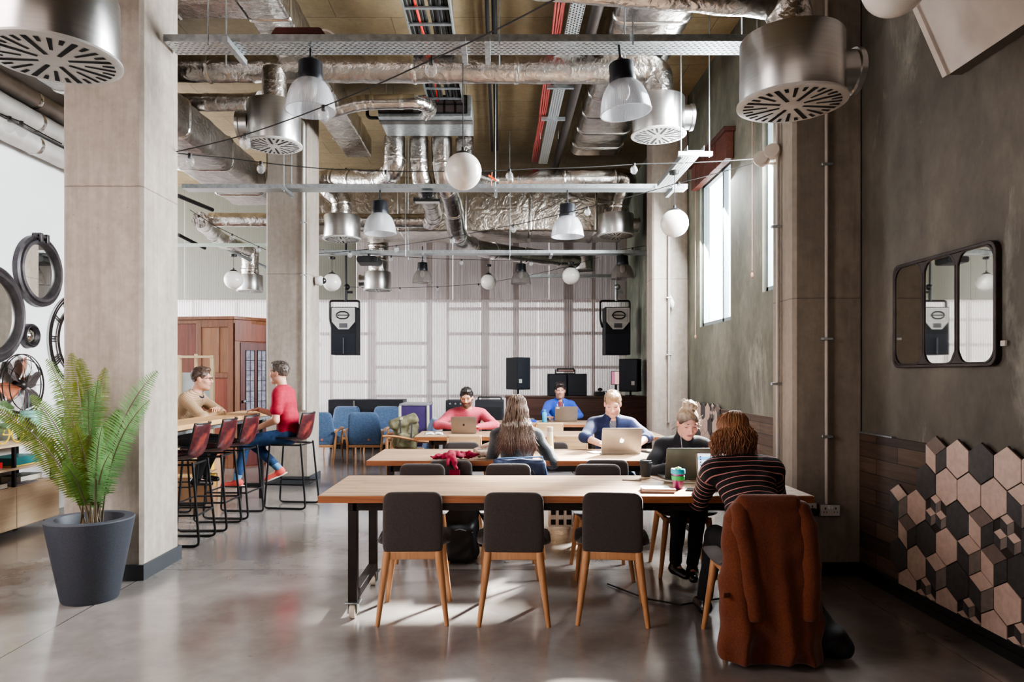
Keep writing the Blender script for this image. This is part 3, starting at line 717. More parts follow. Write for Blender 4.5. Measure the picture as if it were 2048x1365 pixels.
# --- bell lamps
m_house=M('black lamp housing',(34,36,42),rough=.4,metal=.4)
def bell(label,px,py,d,w,top,tilt=0,mat=None):
    """px,py: middle of the rim; top: level of the tray it hangs from"""
    R=w/2; c=at(px,py,d); root=thing('bell_lamp',label,'pendant lamp',c)
    k=R/.195
    prof=[(.195,0),(.193,.02),(.190,.05),(.183,.09),(.172,.13),(.157,.165),(.138,.198),(.115,.225),(.094,.242)]
    inner=[(r-.006,h) for r,h in prof[::-1]]
    MB().lathe([(r*k,h*k) for r,h in prof+inner],n=48,closed=True).build('shade',mat or m_prism,root,smooth=50)
    MB().lathe([(.199*k,0),(.199*k,.006*k),(.19*k,.008*k),(.188*k,0)],n=40,closed=True).build('rim',mat or m_prism,root,smooth=50)
    MB().lathe([(.001,.232*k),(.10*k,.232*k),(.102*k,.25*k),(.098*k,.29*k),(.094*k,.30*k),(.094*k,.375*k),(.086*k,.385*k),(.001,.39*k)],n=32).build('housing',m_house,root)
    b=MB().sph((0,0,.17*k),.05*k,12,8,(1,1,1.5)); b.build('lamp_bulb',m_globe,root)
    h=MB(); hh=max(.03,top-c.z-.39*k)
    if hh>.01: h.cyl((0,0,.39*k),(0,0,.39*k+hh),.01,n=8); h.tube([(0.02*math.cos(a),0,.39*k+.02+.02*math.sin(a)) for a in [i*PI/5 for i in range(10)]],.004,6,closed=True)
    h.build('hook',m_black,root)
    root.rotation_euler=(0,math.radians(tilt),0); return root
m_c=0
bell('left bell lamp on the nearest cable tray',621,222,YT1,.38,ZT1)
bell('tilted right bell lamp on the nearest cable tray, beside the drum diffuser',1252,226,YT1-.05,.385,ZT1,-6)
bell('left bell lamp under the second cable tray',760,468,YT2,.405,ZT2)
bell('right bell lamp under the second cable tray, lit bright by the window',1135,474,YT2,.405,ZT2)
bell('smoky far bell lamp left of the far globes',845,566,12.6,.36,3.75,mat=m_smoky)
bell('smoky far bell lamp under the S shaped duct',1042,568,12.7,.36,3.7,mat=m_smoky)
bell('smoky far bell lamp above the right hanging loudspeaker',1245,558,11.6,.38,3.44,mat=m_smoky)
# --- globes
def globe(label,px,py,d,wpx,cpy):
    R=wpx*d/F/2; c=at(px,py,d); zc=at(px,cpy,d).z
    root=thing('globe_pendant',label,'pendant lamp',(c.x,c.y,zc))
    dz=c.z-zc
    MB().sph((0,0,dz),R,32,20).build('globe',m_globe,root,smooth=180)
    MB().lathe([(R*.42,dz+R*.9),(R*.45,dz+R*.93),(R*.3,dz+R*1.05),(R*.09,dz+R*1.12),(R*.08,dz+R*1.3),(.001,dz+R*1.3)],n=20).build('cap',m_black,root)
    MB().tube([(0,0,dz+R*1.2),(0,0,0)],.004,6).build('cord',m_cable,root)
    MB().lathe([(.001,-.04),(.05,-.03),(.055,0),(.03,.012),(.001,.015)],n=20).build('canopy',m_black,root)
globe('nearest whole white globe pendant in the middle of the room',926,343,5.62,74,98)
globe('white globe pendant in front of the pale column by the window',1349,447,7.4,55,343)
globe('white globe pendant above the wooden booth',467,560,11.6,37,510)
globe('white globe pendant beside the security camera',664,565,11.7,36,515)
globe('farthest small white globe pendant above the middle of the back panels',977,564,13.4,31,530)
globe('far white globe pendant at the end of the S shaped duct',1142,552,12.0,35,525)
globe('large white globe pendant cut by the top edge of the photo at right',1790,-32,3.2,124,-300)
# --- festoon strings
def festoon(label,pts,bulbs,r=.0045,br=.036):
    pts=[at(*p) for p in pts]; pts2=[]
    for a,b_ in zip(pts[:-1],pts[1:]):
        for k in range(8):
            t=k/8; q=a.lerp(b_,t); q.z-=.02*(b_-a).length*math.sin(PI*t)*.4; pts2.append(q)
    pts2.append(pts[-1])
    root=thing('festoon_lights',label,'string lights',pts[0])
    MB().tube(pts2,r,6).build('cable',m_cable,root,world=True)
    P=[((q.x/q.y)*F+VX,q) for q in pts2]
    for bx in bulbs:
        j=min(range(len(P)),key=lambda i:abs(P[i][0]-bx)); a=P[j]
        j2=j+1 if j+1<len(P) and (P[j+1][0]-a[0])*(bx-a[0])>0 else max(0,j-1)
        b_=P[j2]; t=(bx-a[0])/(b_[0]-a[0]) if abs(b_[0]-a[0])>1e-6 else 0
        q=a[1].lerp(b_[1],min(max(t,0),1))
        o=MB().lathe([(.001,-.088*br/.036),(br*.55,-.08*br/.036),(br*.95,-.058*br/.036),(br,-.042*br/.036),(br*.8,-.018*br/.036),(br*.4,-.004*br/.036),(.012,.0)],o=q-V((0,0,.012)),n=14).build('bulb',m_bulb,root,world=True,smooth=180)
        MB().cyl(q-V((0,0,.03)),q+V((0,0,.008)),.015,n=10).build('socket_cap',m_cable,o,loc=root.location)
festoon('nearest festoon string sloping from the ceiling down to the pink column',[(1130,-12,3.55),(862,120,4.6),(645,214,5.1),(489,270,5.4),(350,304,5.62)],(862,647,490),br=.042)
festoon('festoon string crossing from the pink column to the spotlights by the window',[(350,306,5.62),(446,315,5.9),(650,338,6.3),(926,343,6.6),(1060,338,6.8),(1280,328,7.0),(1515,318,7.05)],(380,522,772,1019,1268))
festoon('festoon string sloping from the spotlights across the back of the room',[(1515,324,7.0),(1357,366,7.6),(1175,415,8.1),(1090,436,8.35),(1000,455,9.2),(790,492,10.6),(635,508,10.9)],(1357,1175,1027,905,793,700))
festoon('festoon string dropping beside the second pale column',[(380,420,10.0),(430,452,10.4),(532,500,11.0)],(397,464,517))
festoon('far festoon string under the third cable tray',[(640,500,11.9),(780,512,11.95),(955,520,12.0),(1100,520,12.0),(1290,492,12.0)],(645,782,923,1062,1201,1265))
festoon('farthest festoon string in front of the back panels',[(690,574,14.5),(800,576,14.5),(960,568,13.8),(1100,542,12.8),(1200,514,12.2)],(800,875,957,1050),br=.032)
festoon('festoon string in front of the ducts at the far left',[(-30,216,5.2),(40,243,5.4),(124,288,5.6)],(43,19),br=.042)
# ================================================================= furniture
# --- long tables
TX0,TX1=-1.078,1.86
def make_table(label,x0,x1,y0,y1,zt=.752,cast=True):
    r=thing('long_table',label,'table',((x0+x1)/2,(y0+y1)/2,0),0,'long plank tables')
    hx,hy=(x1-x0)/2,(y1-y0)/2
    MB().box(-hx,hx,-hy,hy,zt-.045,zt).build('tabletop',[m_tabletop],r,bevel=.004)
    # browner cut edges, let in as lipping
    e=MB(); e.box(-hx-.002,hx+.002,-hy-.003,-hy+.004,zt-.043,zt-.003); e.box(-hx-.003,-hx+.004,-hy,hy,zt-.043,zt-.003); e.box(hx-.004,hx+.003,-hy,hy,zt-.043,zt-.003)
    e.build('edge_lipping',m_tableedge,r,smooth=0)
    f=MB(); t=.055; yy=hy-.06; xx=hx-.19
    f.box(-xx,xx,-yy,-yy+t,zt-.10,zt-.046); f.box(-xx,xx,yy-t,yy,zt-.10,zt-.046)
    for sx in(-1,1): f.box(sx*xx-t/2,sx*xx+t/2,-yy,yy,zt-.10,zt-.046)
    f.build('apron_frame',m_steel,r,bevel=.003)
    for sx in(-1,1):
        for sy in(-1,1):
            MB().box(sx*xx-t/2,sx*xx+t/2,min(sy*yy,sy*(yy-t)),max(sy*yy,sy*(yy-t)),.10,zt-.1).build('leg',m_steel,r,bevel=.003)
            c=MB(); cx,cy=sx*xx,sy*(yy-t/2)
            c.box(cx-.045,cx+.045,cy-.045,cy+.045,.094,.10); c.box(cx-.03,cx-.024,cy-.03,cy+.03,.03,.094); c.box(cx+.024,cx+.03,cy-.03,cy+.03,.03,.094)
            co=c.build('caster',m_galv,r,bevel=.002)
            MB().lathe([(.001,-.02),(.03,-.02),(.042,-.016),(.045,0),(.042,.016),(.03,.02),(.001,.02)],o=(cx,cy-.012,.045),n=24,axis='x').build('caster_wheel',M('cream caster',(206,196,180),rough=.5) if 'caster_m' not in globals() else caster_m,co)
        MB().box(sx*xx-t/2,sx*xx+t/2,-yy+t,yy-t,.10,.155).build('foot_rail',m_steel,r,bevel=.003)
    return r
caster_m=M('cream caster wheel',(206,196,180),rough=.5)
T1=make_table('nearest long plank table on a dark steel frame with casters',TX0,TX1,4.21,5.06)
T2=make_table('second long plank table, with the maroon scarf and the bottle on it',-1.115,1.86,5.93,6.86)
T3=make_table('third long plank table, where the man in pink works',-.99,1.93,8.2,9.05)
T4=make_table('farthest long plank table, with the bright blue bottle on it',-1.0,1.9,10.3,11.2)
# --- upholstered chair: faces +y in its own frame
def shell_profile(t):
    """half width, y, z along the strip from the seat front over the bend up to the back top"""
    return t
def make_chair():
    r=thing('upholstered_chair','x','chair')
    # seat shell: rounded plan, lip curving up into the back
    rings=[]; pts=[(.235,.455,.20),(.20,.47,.225),(.05,.462,.232),(-.10,.452,.228),(-.165,.462,.215),(-.185,.49,.195),(-.188,.52,.18)]
    for (y,z,hw) in pts:
        rings.append([V((hw*math.cos(a)*1.0,y-.022*math.sin(a)*.0,z+.024*math.sin(a)+(.012*abs(math.cos(a))**3))) for a in [2*PI*i/20 for i in range(20)]])
    s=MB(); s.loft(rings); s.build('seat',m_gfab,r,smooth=80,sub=1)
    b=MB(); rings=[]
    th=.048
    for k,(u,ins) in enumerate(((0,.035),(.006,.008),(.02,0),(.034,.008),(.04,.035))):
        ring=[]
        for px,pz in rrect(.36-2*ins,.385-2*ins,max(.02,.058-ins),5):
            zz=pz+.5925; y=-.21-.10*(zz-.4)**1.0*.55+u+.10*(px**2)
            w=1+.07*(.5925-zz)
            ring.append(V((px*w,y,zz)))
        rings.append(ring)
    b.loft(rings); b.build('backrest',m_gfab,r,smooth=70,sub=1)
    f=MB(); f.bar((-.15,-.195,.405),(.15,-.195,.405),.03,.045,(0,0,1)); f.bar((-.15,.17,.41),(.15,.17,.41),.028,.04); f.bar((-.15,-.195,.41),(-.15,.17,.41),.028,.035); f.bar((.15,-.195,.41),(.15,.17,.41),.028,.035)
    f.build('seat_frame',m_oak,r,bevel=.004)
    for sx in(-1,1):
        MB().tube([(sx*.15,-.195,.428),(sx*.165,-.205,.30),(sx*.203,-.235,0)],[.0245,.022,.0135],12).build('leg',m_oak,r)
        MB().tube([(sx*.15,.17,.43),(sx*.165,.18,.30),(sx*.203,.215,0)],[.0235,.021,.0135],12).build('leg',m_oak,r)
    return r
CHAIR=make_chair(); used=[0]
def chair(x,y,rz,label,group=None):
    if not used[0]:
        used[0]=1; CHAIR.location=(x,y,0); CHAIR.rotation_euler=(0,0,rz); tag(CHAIR,label,None,group); return CHAIR
    return dup(CHAIR,(x,y,0),rz,label,group)
g1='charcoal chairs along the near side of the first table'; g2='charcoal chairs along the far side of the first table'; g3='charcoal chairs at the second table'
chair(-.52,4.385,.03,'leftmost charcoal upholstered chair with its back to the camera at the nearest table',g1)
chair(.085,4.37,-.02,'charcoal upholstered chair tucked in at the middle of the near side of the nearest table',g1)
chair(.685,4.37,-.12,'charcoal upholstered chair beside the draped rust coat at the nearest table',g1)
chair(1.37,3.88,-.04,'charcoal chair under the draped rust coat',g1)
chair(-.60,5.28,PI,'left charcoal chair on the far side of the nearest table',g2)
chair(.07,5.28,PI+.03,'charcoal chair behind the nearest table, back to back with the long haired woman',g2)
chair(.75,5.26,PI-.02,'grey chair on the far side of the nearest table left of the black cup',g2)
chair(1.37,5.33,PI-.05,'charcoal chair under the woman in the black turtleneck',g2)
chair(-.405,5.93,0.03,'charcoal chair with the maroon scarf hanging over its back',g3)
chair(.15,5.88,0,'charcoal chair under the long haired woman',g3)
chair(.875,5.96,-.05,'charcoal chair at the second table in front of the open silver laptop',g3)
chair(-.385,7.05,PI,'blue grey chair back on the far side of the second table, left',g3)
chair(.52,7.05,PI,'blue grey chair back behind the tall pale bottle',g3)
chair(1.12,7.12,PI,'charcoal chair under the man in the navy jumper',g3)
chair(-.42,9.32,PI,'charcoal chair under the man in the pink jumper','charcoal chairs at the third and fourth tables')
chair(-.08,9.72,PI-.3,'dark chair back beside the right elbow of the man in pink','charcoal chairs at the third and fourth tables')
chair(.97,11.45,PI,'charcoal chair under the man in the blue hoodie','charcoal chairs at the third and fourth tables')
# --- ply chairs
def make_ply():
    r=thing('plywood_chair','x','chair')
    b=MB(); rings=[]
    for zz in(.56,.60,.70,.775,.79):
        row=[]
        for i in range(13):
            x=-.195+.39*i/12; row.append(V((x*(1-.04*(zz<.58)),-.21-.06*(zz-.5)+.5*x*x*.6,zz)))
        rings.append(row)
    b.loft(rings,closed=False); b.build('backrest',m_oakv,r,solid=.014,smooth=60)
    s=MB(); s.loft([[V((x,y,.452+.02*(abs(x)/.2)**2)) for x in [-.21+.42*i/10 for i in range(11)]] for y in(-.2,-.1,.05,.2,.22)],closed=False); s.build('seat',m_oakv,r,solid=.016,smooth=60)
    for sx in(-1,1):
        MB().tube([(sx*.185,-.215,.76),(sx*.185,-.2,.45),(sx*.195,-.225,0)],[.011,.016,.012],10).build('leg',m_oakv,r)
        MB().tube([(sx*.18,.18,.45),(sx*.195,.2,0)],[.016,.012],10).build('leg',m_oakv,r)
    return r
pc=make_ply(); pc.location=(-.40,8.17,0); tag(pc,'pale plywood chair tucked under the third table below the pink man\'s laptop',None,'pale plywood chairs')
dup(pc,(.78,8.17,0),.05,'pale plywood chair at the third table beside the tall pale bottle')
dup(pc,(.70,10.27,0),0,'pale plywood chair tucked under the farthest table below the blue bottle')
dup(pc,(.26,10.27,0),0,'pale plywood chair at the farthest table behind the long haired woman\'s head')
# --- bar table and stools
r=thing('bar_table','long high plank bar table between the two seated men','bar table',(-2.96,7.1,0))
MB().box(-3.16,-2.76,5.72,8.7,.985,1.03).build('tabletop',m_bartop,r,world=True,bevel=.004)
f=MB(); f.box(-3.12,-2.8,5.76,8.66,.94,.984)
f.build('under_frame',m_galv,r,world=True,bevel=.004)
for y in(5.85,8.45):
    for x in(-3.1,-2.84): MB().box(x-.022,x+.022,y-.022,y+.022,0,.94).build('leg',m_black,r,world=True,bevel=.003)
    MB().box(-3.1,-2.84,y-.02,y+.02,.14,.18).build('foot_rail',m_black,r,world=True,bevel=.003)
def make_stool():
    """faces +y"""
    r=thing('bar_stool','x','bar stool'); h=.74
    s=MB(); rows=[]
    path=[(.21,.722,.17),(.19,.74,.185),(.08,.732,.195),(-.06,.728,.19),(-.14,.74,.18),(-.185,.785,.185),(-.21,.86,.188),(-.235,.98,.175),(-.245,1.045,.165)]
    for y,z,hw in path:
        row=[]
        for i in range(13):
            u=-1+2*i/12; lift=.05*abs(u)**2.4
            n=.9 if z>.76 else 0
            row.append(V((u*hw,y+lift*n*1.3,z+lift*(1-n))))
        rows.append(row)
    s.loft(rows,closed=False); s.build('leather_shell',m_leather,r,solid=.009,sub=1,smooth=80)
    rim=[V(rr[0]) for rr in rows]+[V(p) for p in rows[-1][1:-1]]+[V(rr[-1]) for rr in rows[::-1]]
    MB().tube(rim,.008,8).build('rim_tube',m_black,r)
    for sx in(-1,1):
        p=arc_pts([(sx*.18,.18,.722),(sx*.20,.235,.012),(sx*.20,-.235,.012),(sx*.175,-.17,.722)],.05)
        MB().tube(p,.011,8).build('sled_leg',m_black,r)
    f=MB(); 
    f.tube(arc_pts([(-.178,.165,.70),(-.178,-.16,.70),(.178,-.16,.70),(.178,.165,.70),(-.178,.165,.70)],.03),.009,8)
    f.build('seat_ring',m_black,r)
    f=MB()
    f.tube([(-.192,.218,.27),(.192,.218,.27)],.009,8); f.tube([(-.193,-.215,.27),(.193,-.215,.27)],.009,8)
    for sx in(-1,1): f.tube([(sx*.193,.218,.27),(sx*.193,-.215,.27)],.009,8)
    f.build('foot_ring',m_black,r)
    return r
g='oxblood leather bar stools'
st=make_stool(); st.location=(-2.80,6.22,0); st.rotation_euler=(0,0,PI/2+.05); tag(st,'nearest oxblood leather bar stool beside the pink column',None,g)
dup(st,(-2.79,6.83,0),PI/2+.02,'second oxblood leather bar stool from the pink column')
dup(st,(-2.77,7.40,0),PI/2-.06,'third oxblood leather bar stool from the pink column, by the man\'s knees')
dup(st,(-2.32,7.93,0),PI/2-.12,'oxblood leather bar stool under the man in the red shirt')
dup(st,(-3.52,7.75,0),-PI/2,'bar stool under the man in the striped tan jumper')
dup(st,(-3.45,6.55,0),-PI/2+.2,'dark bar stool on the far side of the bar, left of the leather backs')
# --- cardboard boxes under the bar
m_card=M('brown cardboard',(164,128,96),(148,112,82),rough=.8); m_ytape=M('yellow tape',(232,190,30),rough=.4)
def carton(loc,sz,rz,label):
    r=thing('cardboard_box',label,'box',loc,rz); a,b_,c=[q/2 for q in sz]
    MB().box(-a,a,-b_,b_,0,sz[2]).build('carton',m_card,r,bevel=.004)
    MB().box(-a-.002,a+.002,-.03,.03,sz[2]*.55,sz[2]+.002).build('tape_strip',m_ytape,r,smooth=0)
    o=MB(); o.obox((a*.5,0,sz[2]+.02),(a,sz[1]*.98,.006),Matrix.Rotation(-.25,3,'Y')); o.build('flap',m_card,r,smooth=0)
carton((-3.55,8.25,0),(.45,.35,.30),.2,'open cardboard box with yellow tape on the floor under the bar')
carton((-3.75,8.8,0),(.4,.4,.42),-.1,'taller cardboard box with yellow tape behind the bar stools')
# --- wooden booth
r=thing('wooden_booth','old mahogany booth with panelled sides and a leaded glass door','booth',(-4.3,11.6,0))
b=MB(); zt=at(0,640,11.2).z
P=[(-5.4,11.3),(-4.18,11.15),(-3.72,11.75),(-3.72,12.6),(-5.4,12.6)]
b.prism(P,0,zt); b.build('carcass',m_mahog,r,world=True,smooth=0)
b=MB(); b.prism([(-5.45,11.25),(-4.16,11.1),(-3.66,11.72),(-3.66,12.65),(-5.45,12.65)],zt,zt+.05)
b.prism([(-5.42,11.28),(-4.17,11.12),(-3.69,11.73),(-3.69,12.62),(-5.42,12.62)],zt-.06,zt); b.build('cornice',m_mahog2,r,world=True,bevel=.006)
def pan(p0,p1,z0,z1,out,mat,name,th=.02):
    p0=V(p0);p1=V(p1);d=(p1-p0).normalized();n=V((d.y,-d.x,0))
    o=MB(); a=p0+n*out; c=p1+n*out
    o.add([(a.x,a.y,z0),(c.x,c.y,z0),(c.x,c.y,z1),(a.x,a.y,z1),(a.x-n.x*th,a.y-n.y*th,z0),(c.x-n.x*th,c.y-n.y*th,z0),(c.x-n.x*th,c.y-n.y*th,z1),(a.x-n.x*th,a.y-n.y*th,z1)],[(0,1,2,3),(7,6,5,4),(0,4,5,1),(1,5,6,2),(2,6,7,3),(3,7,4,0)])
    return o.build(name,mat,r,world=True,bevel=.004)
A=V((-5.4,11.3,0));B=V((-4.18,11.15,0));C_=V((-3.72,11.75,0))
def on(a,b_,t): return a.lerp(b_,t)
for t0,t1,z0,z1,mt in((.50,.57,0,zt,m_mahog2),(.93,1.0,0,zt,m_mahog2),(.57,.93,1.42,1.50,m_mahog2),(.57,.93,zt-.12,zt,m_mahog2),(.57,.93,0,.15,m_mahog2),(.8,.815,1.5,zt,m_mahog2)):
    pan(on(A,B,t0),on(A,B,t1),z0,z1,.028,mt,'panel_rail')
pan(on(A,B,.57),on(A,B,.93),1.50,zt-.12,.012,wood('tan panel',(150,104,70),(124,82,54),2,.8,.45),'upper_panel')
pan(on(A,B,.57),on(A,B,.93),.15,1.42,.012,wood('orange mahogany',(140,64,34),(104,42,22),2,.7,.4),'lower_panel')
for t0,t1,z0,z1 in((.0,.12,0,2.0),(.88,1.0,0,2.0),(0,1,2.0,zt)): pan(on(B,C_,t0),on(B,C_,t1),z0,z1,.03,m_mahog2 if z1==2.0 else m_mahog,'door_frame')
dr=pan(on(B,C_,.14),on(B,C_,.86),.02,1.98,.02,wood('door mahogany',(92,44,40),(64,30,30),2,.8,.4),'door')
def sub(o,parent): pass
m_lead=M('leaded glass',(150,150,160),(110,104,120),rough=.15,scale=14)
for t0,t1 in((.26,.46),(.54,.74)):
    g_=pan(on(B,C_,t0),on(B,C_,t1),.72,1.86,.027,m_lead,'leaded_pane',.004)
    d=(C_-B).normalized();n=V((d.y,-d.x,0)); q=MB()
    for k in range(8):
        z=.72+1.14*k/7; q.bar(on(B,C_,t0)+n*.029+V((0,0,z)),on(B,C_,t1)+n*.029+V((0,0,z)),.006,.01)
    for t in(t0,(t0+t1)/2,t1): q.bar(on(B,C_,t)+n*.029+V((0,0,.72)),on(B,C_,t)+n*.029+V((0,0,1.86)),.01,.006,(1,0,0))
    q.build('lead_came',m_black,r,world=True,smooth=0)
MB().sph(tuple(on(B,C_,.2)+n*.06+V((0,0,1.05))),.025,12,8).build('handle',m_galv,r,world=True)
# pine frame with a whiteboard in front of the booth
r=thing('pine_frame','pale pine frame rack standing in front of the booth behind the striped man','rack',(-4.45,10.0,0))
zt=at(0,711,10.0).z
for x in(-4.52,-4.05): MB().box(x-.025,x+.025,9.97,10.03,0,zt).build('post',m_pine,r,world=True,bevel=.003)
for x in(-4.30,): MB().box(x-.02,x+.02,10.03,10.06,1.2,zt+.02).build('post',m_pine,r,world=True,bevel=.003)
for z in(zt-.04,.5,1.05): MB().box(-4.545,-4.025,9.96,10.0,z,z+.035).build('crossbar',m_pine,r,world=True,bevel=.003)
MB().box(-4.49,-4.08,10.03,10.045,1.09,1.50).build('pale_board',M('pale board',(184,194,196),rough=.3),r,world=True)
# --- blue armchairs
def make_arm():
    r=thing('blue_armchair','x','armchair')
    b=MB(); rings=[]
    for u,ins in((0,.05),(.012,.012),(.035,0),(.075,.006),(.095,.03),(.10,.06)):
        ring=[]
        for px,pz in rrect(.56-2*ins,.55-2*ins,max(.03,.09-ins),5):
            zz=pz+.585; w=1.07-.34*(zz-.3); 
            ring.append(V((px*w,-.27-.30*(zz-.42)+u,zz)))
        rings.append(ring)
    b.loft(rings); b.build('backrest',m_bfab,r,sub=1,smooth=70)
    s=MB(); s.loft([[V((a,c,z)) for a,c in rrect(.56-2*i,.54-2*i,.06,4,0,.03)] for z,i in((.30,.03),(.31,.005),(.34,0),(.39,0),(.42,.02),(.43,.06))]); s.build('seat_cushion',m_bfab,r,sub=1,smooth=70)
    MB().bar((-.27,-.25,.285),(.27,-.25,.285),.03,.04).build('back_rail',m_oak,r,bevel=.004); MB().bar((-.27,.27,.285),(.27,.27,.285),.03,.04).build('front_rail',m_oak,r,bevel=.004)
    for sx in(-1,1):
        MB().tube([(sx*.31,.26,.54),(sx*.29,.27,.3),(sx*.30,.31,0)],[.017,.022,.012],10).build('leg',m_oak,r)
        MB().tube([(sx*.31,-.30,.52),(sx*.28,-.26,.30),(sx*.27,-.33,0)],[.015,.022,.012],10).build('leg',m_oak,r)
        o=MB(); o.tube([(sx*.31,-.36,.53),(sx*.315,-.1,.555),(sx*.315,.15,.56),(sx*.31,.31,.545)],[.017,.024,.026,.014],10,sx=1.3); o.build('armrest',m_oak,r)
    MB().cyl((.08,-.335,.40),(.08,-.325,.40),.018,n=12).build('leather_tag',M('orange tag',(214,110,70)),r)
    return r
ga='blue felt armchairs'
ar=make_arm(); ar.location=(-2.24,12.0,0); tag(ar,'blue felt armchair showing its whole back, left of the green backpack',None,ga)
dup(ar,(-3.02,12.0,0),.03,'blue felt armchair half hidden by the second pale column')
dup(ar,(-2.98,13.5,0),PI,'blue felt armchair facing the room in front of the black cabinet, left one')
dup(ar,(-2.22,13.5,0),PI-.05,'blue felt armchair facing the room in front of the black cabinet, right one')
dup(ar,(-1.26,10.05,0),PI/2+.2,'blue felt armchair seen from the side behind the green backpack')
# --- stage furniture along the back
m_blkveneer=M('black stained veneer',(36,38,46),(28,30,36),rough=.5,scale=4,stretch=(1,1,8))
r=thing('black_sideboard','long black sideboard along the back panels behind the blue armchairs','sideboard',(-2.45,14.3,0))
x0,x1=xat(656,14.0),xat(806,14.0); zt=at(0,800,14.0).z
MB().box(x0,x1,14.0,14.6,.12,zt).build('carcass',m_blkveneer,r,world=True,bevel=.006)
MB().box(x0+.02,x1-.02,14.05,14.55,0,.12).build('plinth',m_black,r,world=True)
for i in range(3):
    a=x0+.01+i*(x1-x0-.02)/3; d=MB().box(a+.004,a+(x1-x0-.02)/3-.004,13.98,14.0,.15,zt-.02).build('door',m_blkveneer,r,world=True,bevel=.003)
MB().box(xat(707,13.97),xat(709,13.97),13.965,13.98,.5,zt-.02).build('pale_strip',m_alu,r,world=True)
r=thing('flight_case','purple flight case with silver edges beside the third table','case',(-1.55,10.9,0))
x0,x1=xat(800,10.6),xat(856,10.6); zt=at(0,812,10.6).z
m_purple=M('purple laminate',(66,52,98),(56,44,86),rough=.35)
MB().box(x0,x1,10.6,11.25,.12,zt).build('case_body',m_purple,r,world=True,bevel=.004)
MB().box(x0-.01,x1+.01,10.59,11.26,zt,zt+.03).build('lid',M('grey lid',(126,126,132),rough=.4),r,world=True,bevel=.004)
for x in(x0,x1): MB().box(x-.018,x+.018,10.585,10.61,.1,zt).build('edge_strip',M('pale edge',(214,212,196),rough=.35,metal=.4),r,world=True,bevel=.003)
for x in(x0+.06,x1-.06):
    for y in(10.68,11.17): MB().lathe([(.001,-.02),(.055,-.02),(.06,0),(.055,.02),(.001,.02)],o=(x,y,.06),n=16,axis='x').build('caster_wheel',m_black,r,world=True)
q=MB(); q.box((x0+x1)/2-.05,(x0+x1)/2+.05,10.58,10.6,.42,.52); q.build('latch',m_galv,r,world=True,bevel=.004)
# partition and kit
x0,x1=xat(1012,12.6),2.60; zt=at(0,793,12.6).z
r=thing('wooden_partition','low dark walnut partition behind the farthest table','partition',((x0+x1)/2,12.8,0))
MB().box(x0,x1,12.6,12.64,0,zt-.03).build('front_panel',m_walnut,r,world=True,bevel=.004)
MB().box(x0-.02,x1,12.58,13.2,zt-.03,zt).build('top_shelf',m_walnut,r,world=True,bevel=.004)
MB().box(x0,x0+.03,12.64,13.18,0,zt-.03).build('end_panel',m_walnut,r,world=True,bevel=.004)
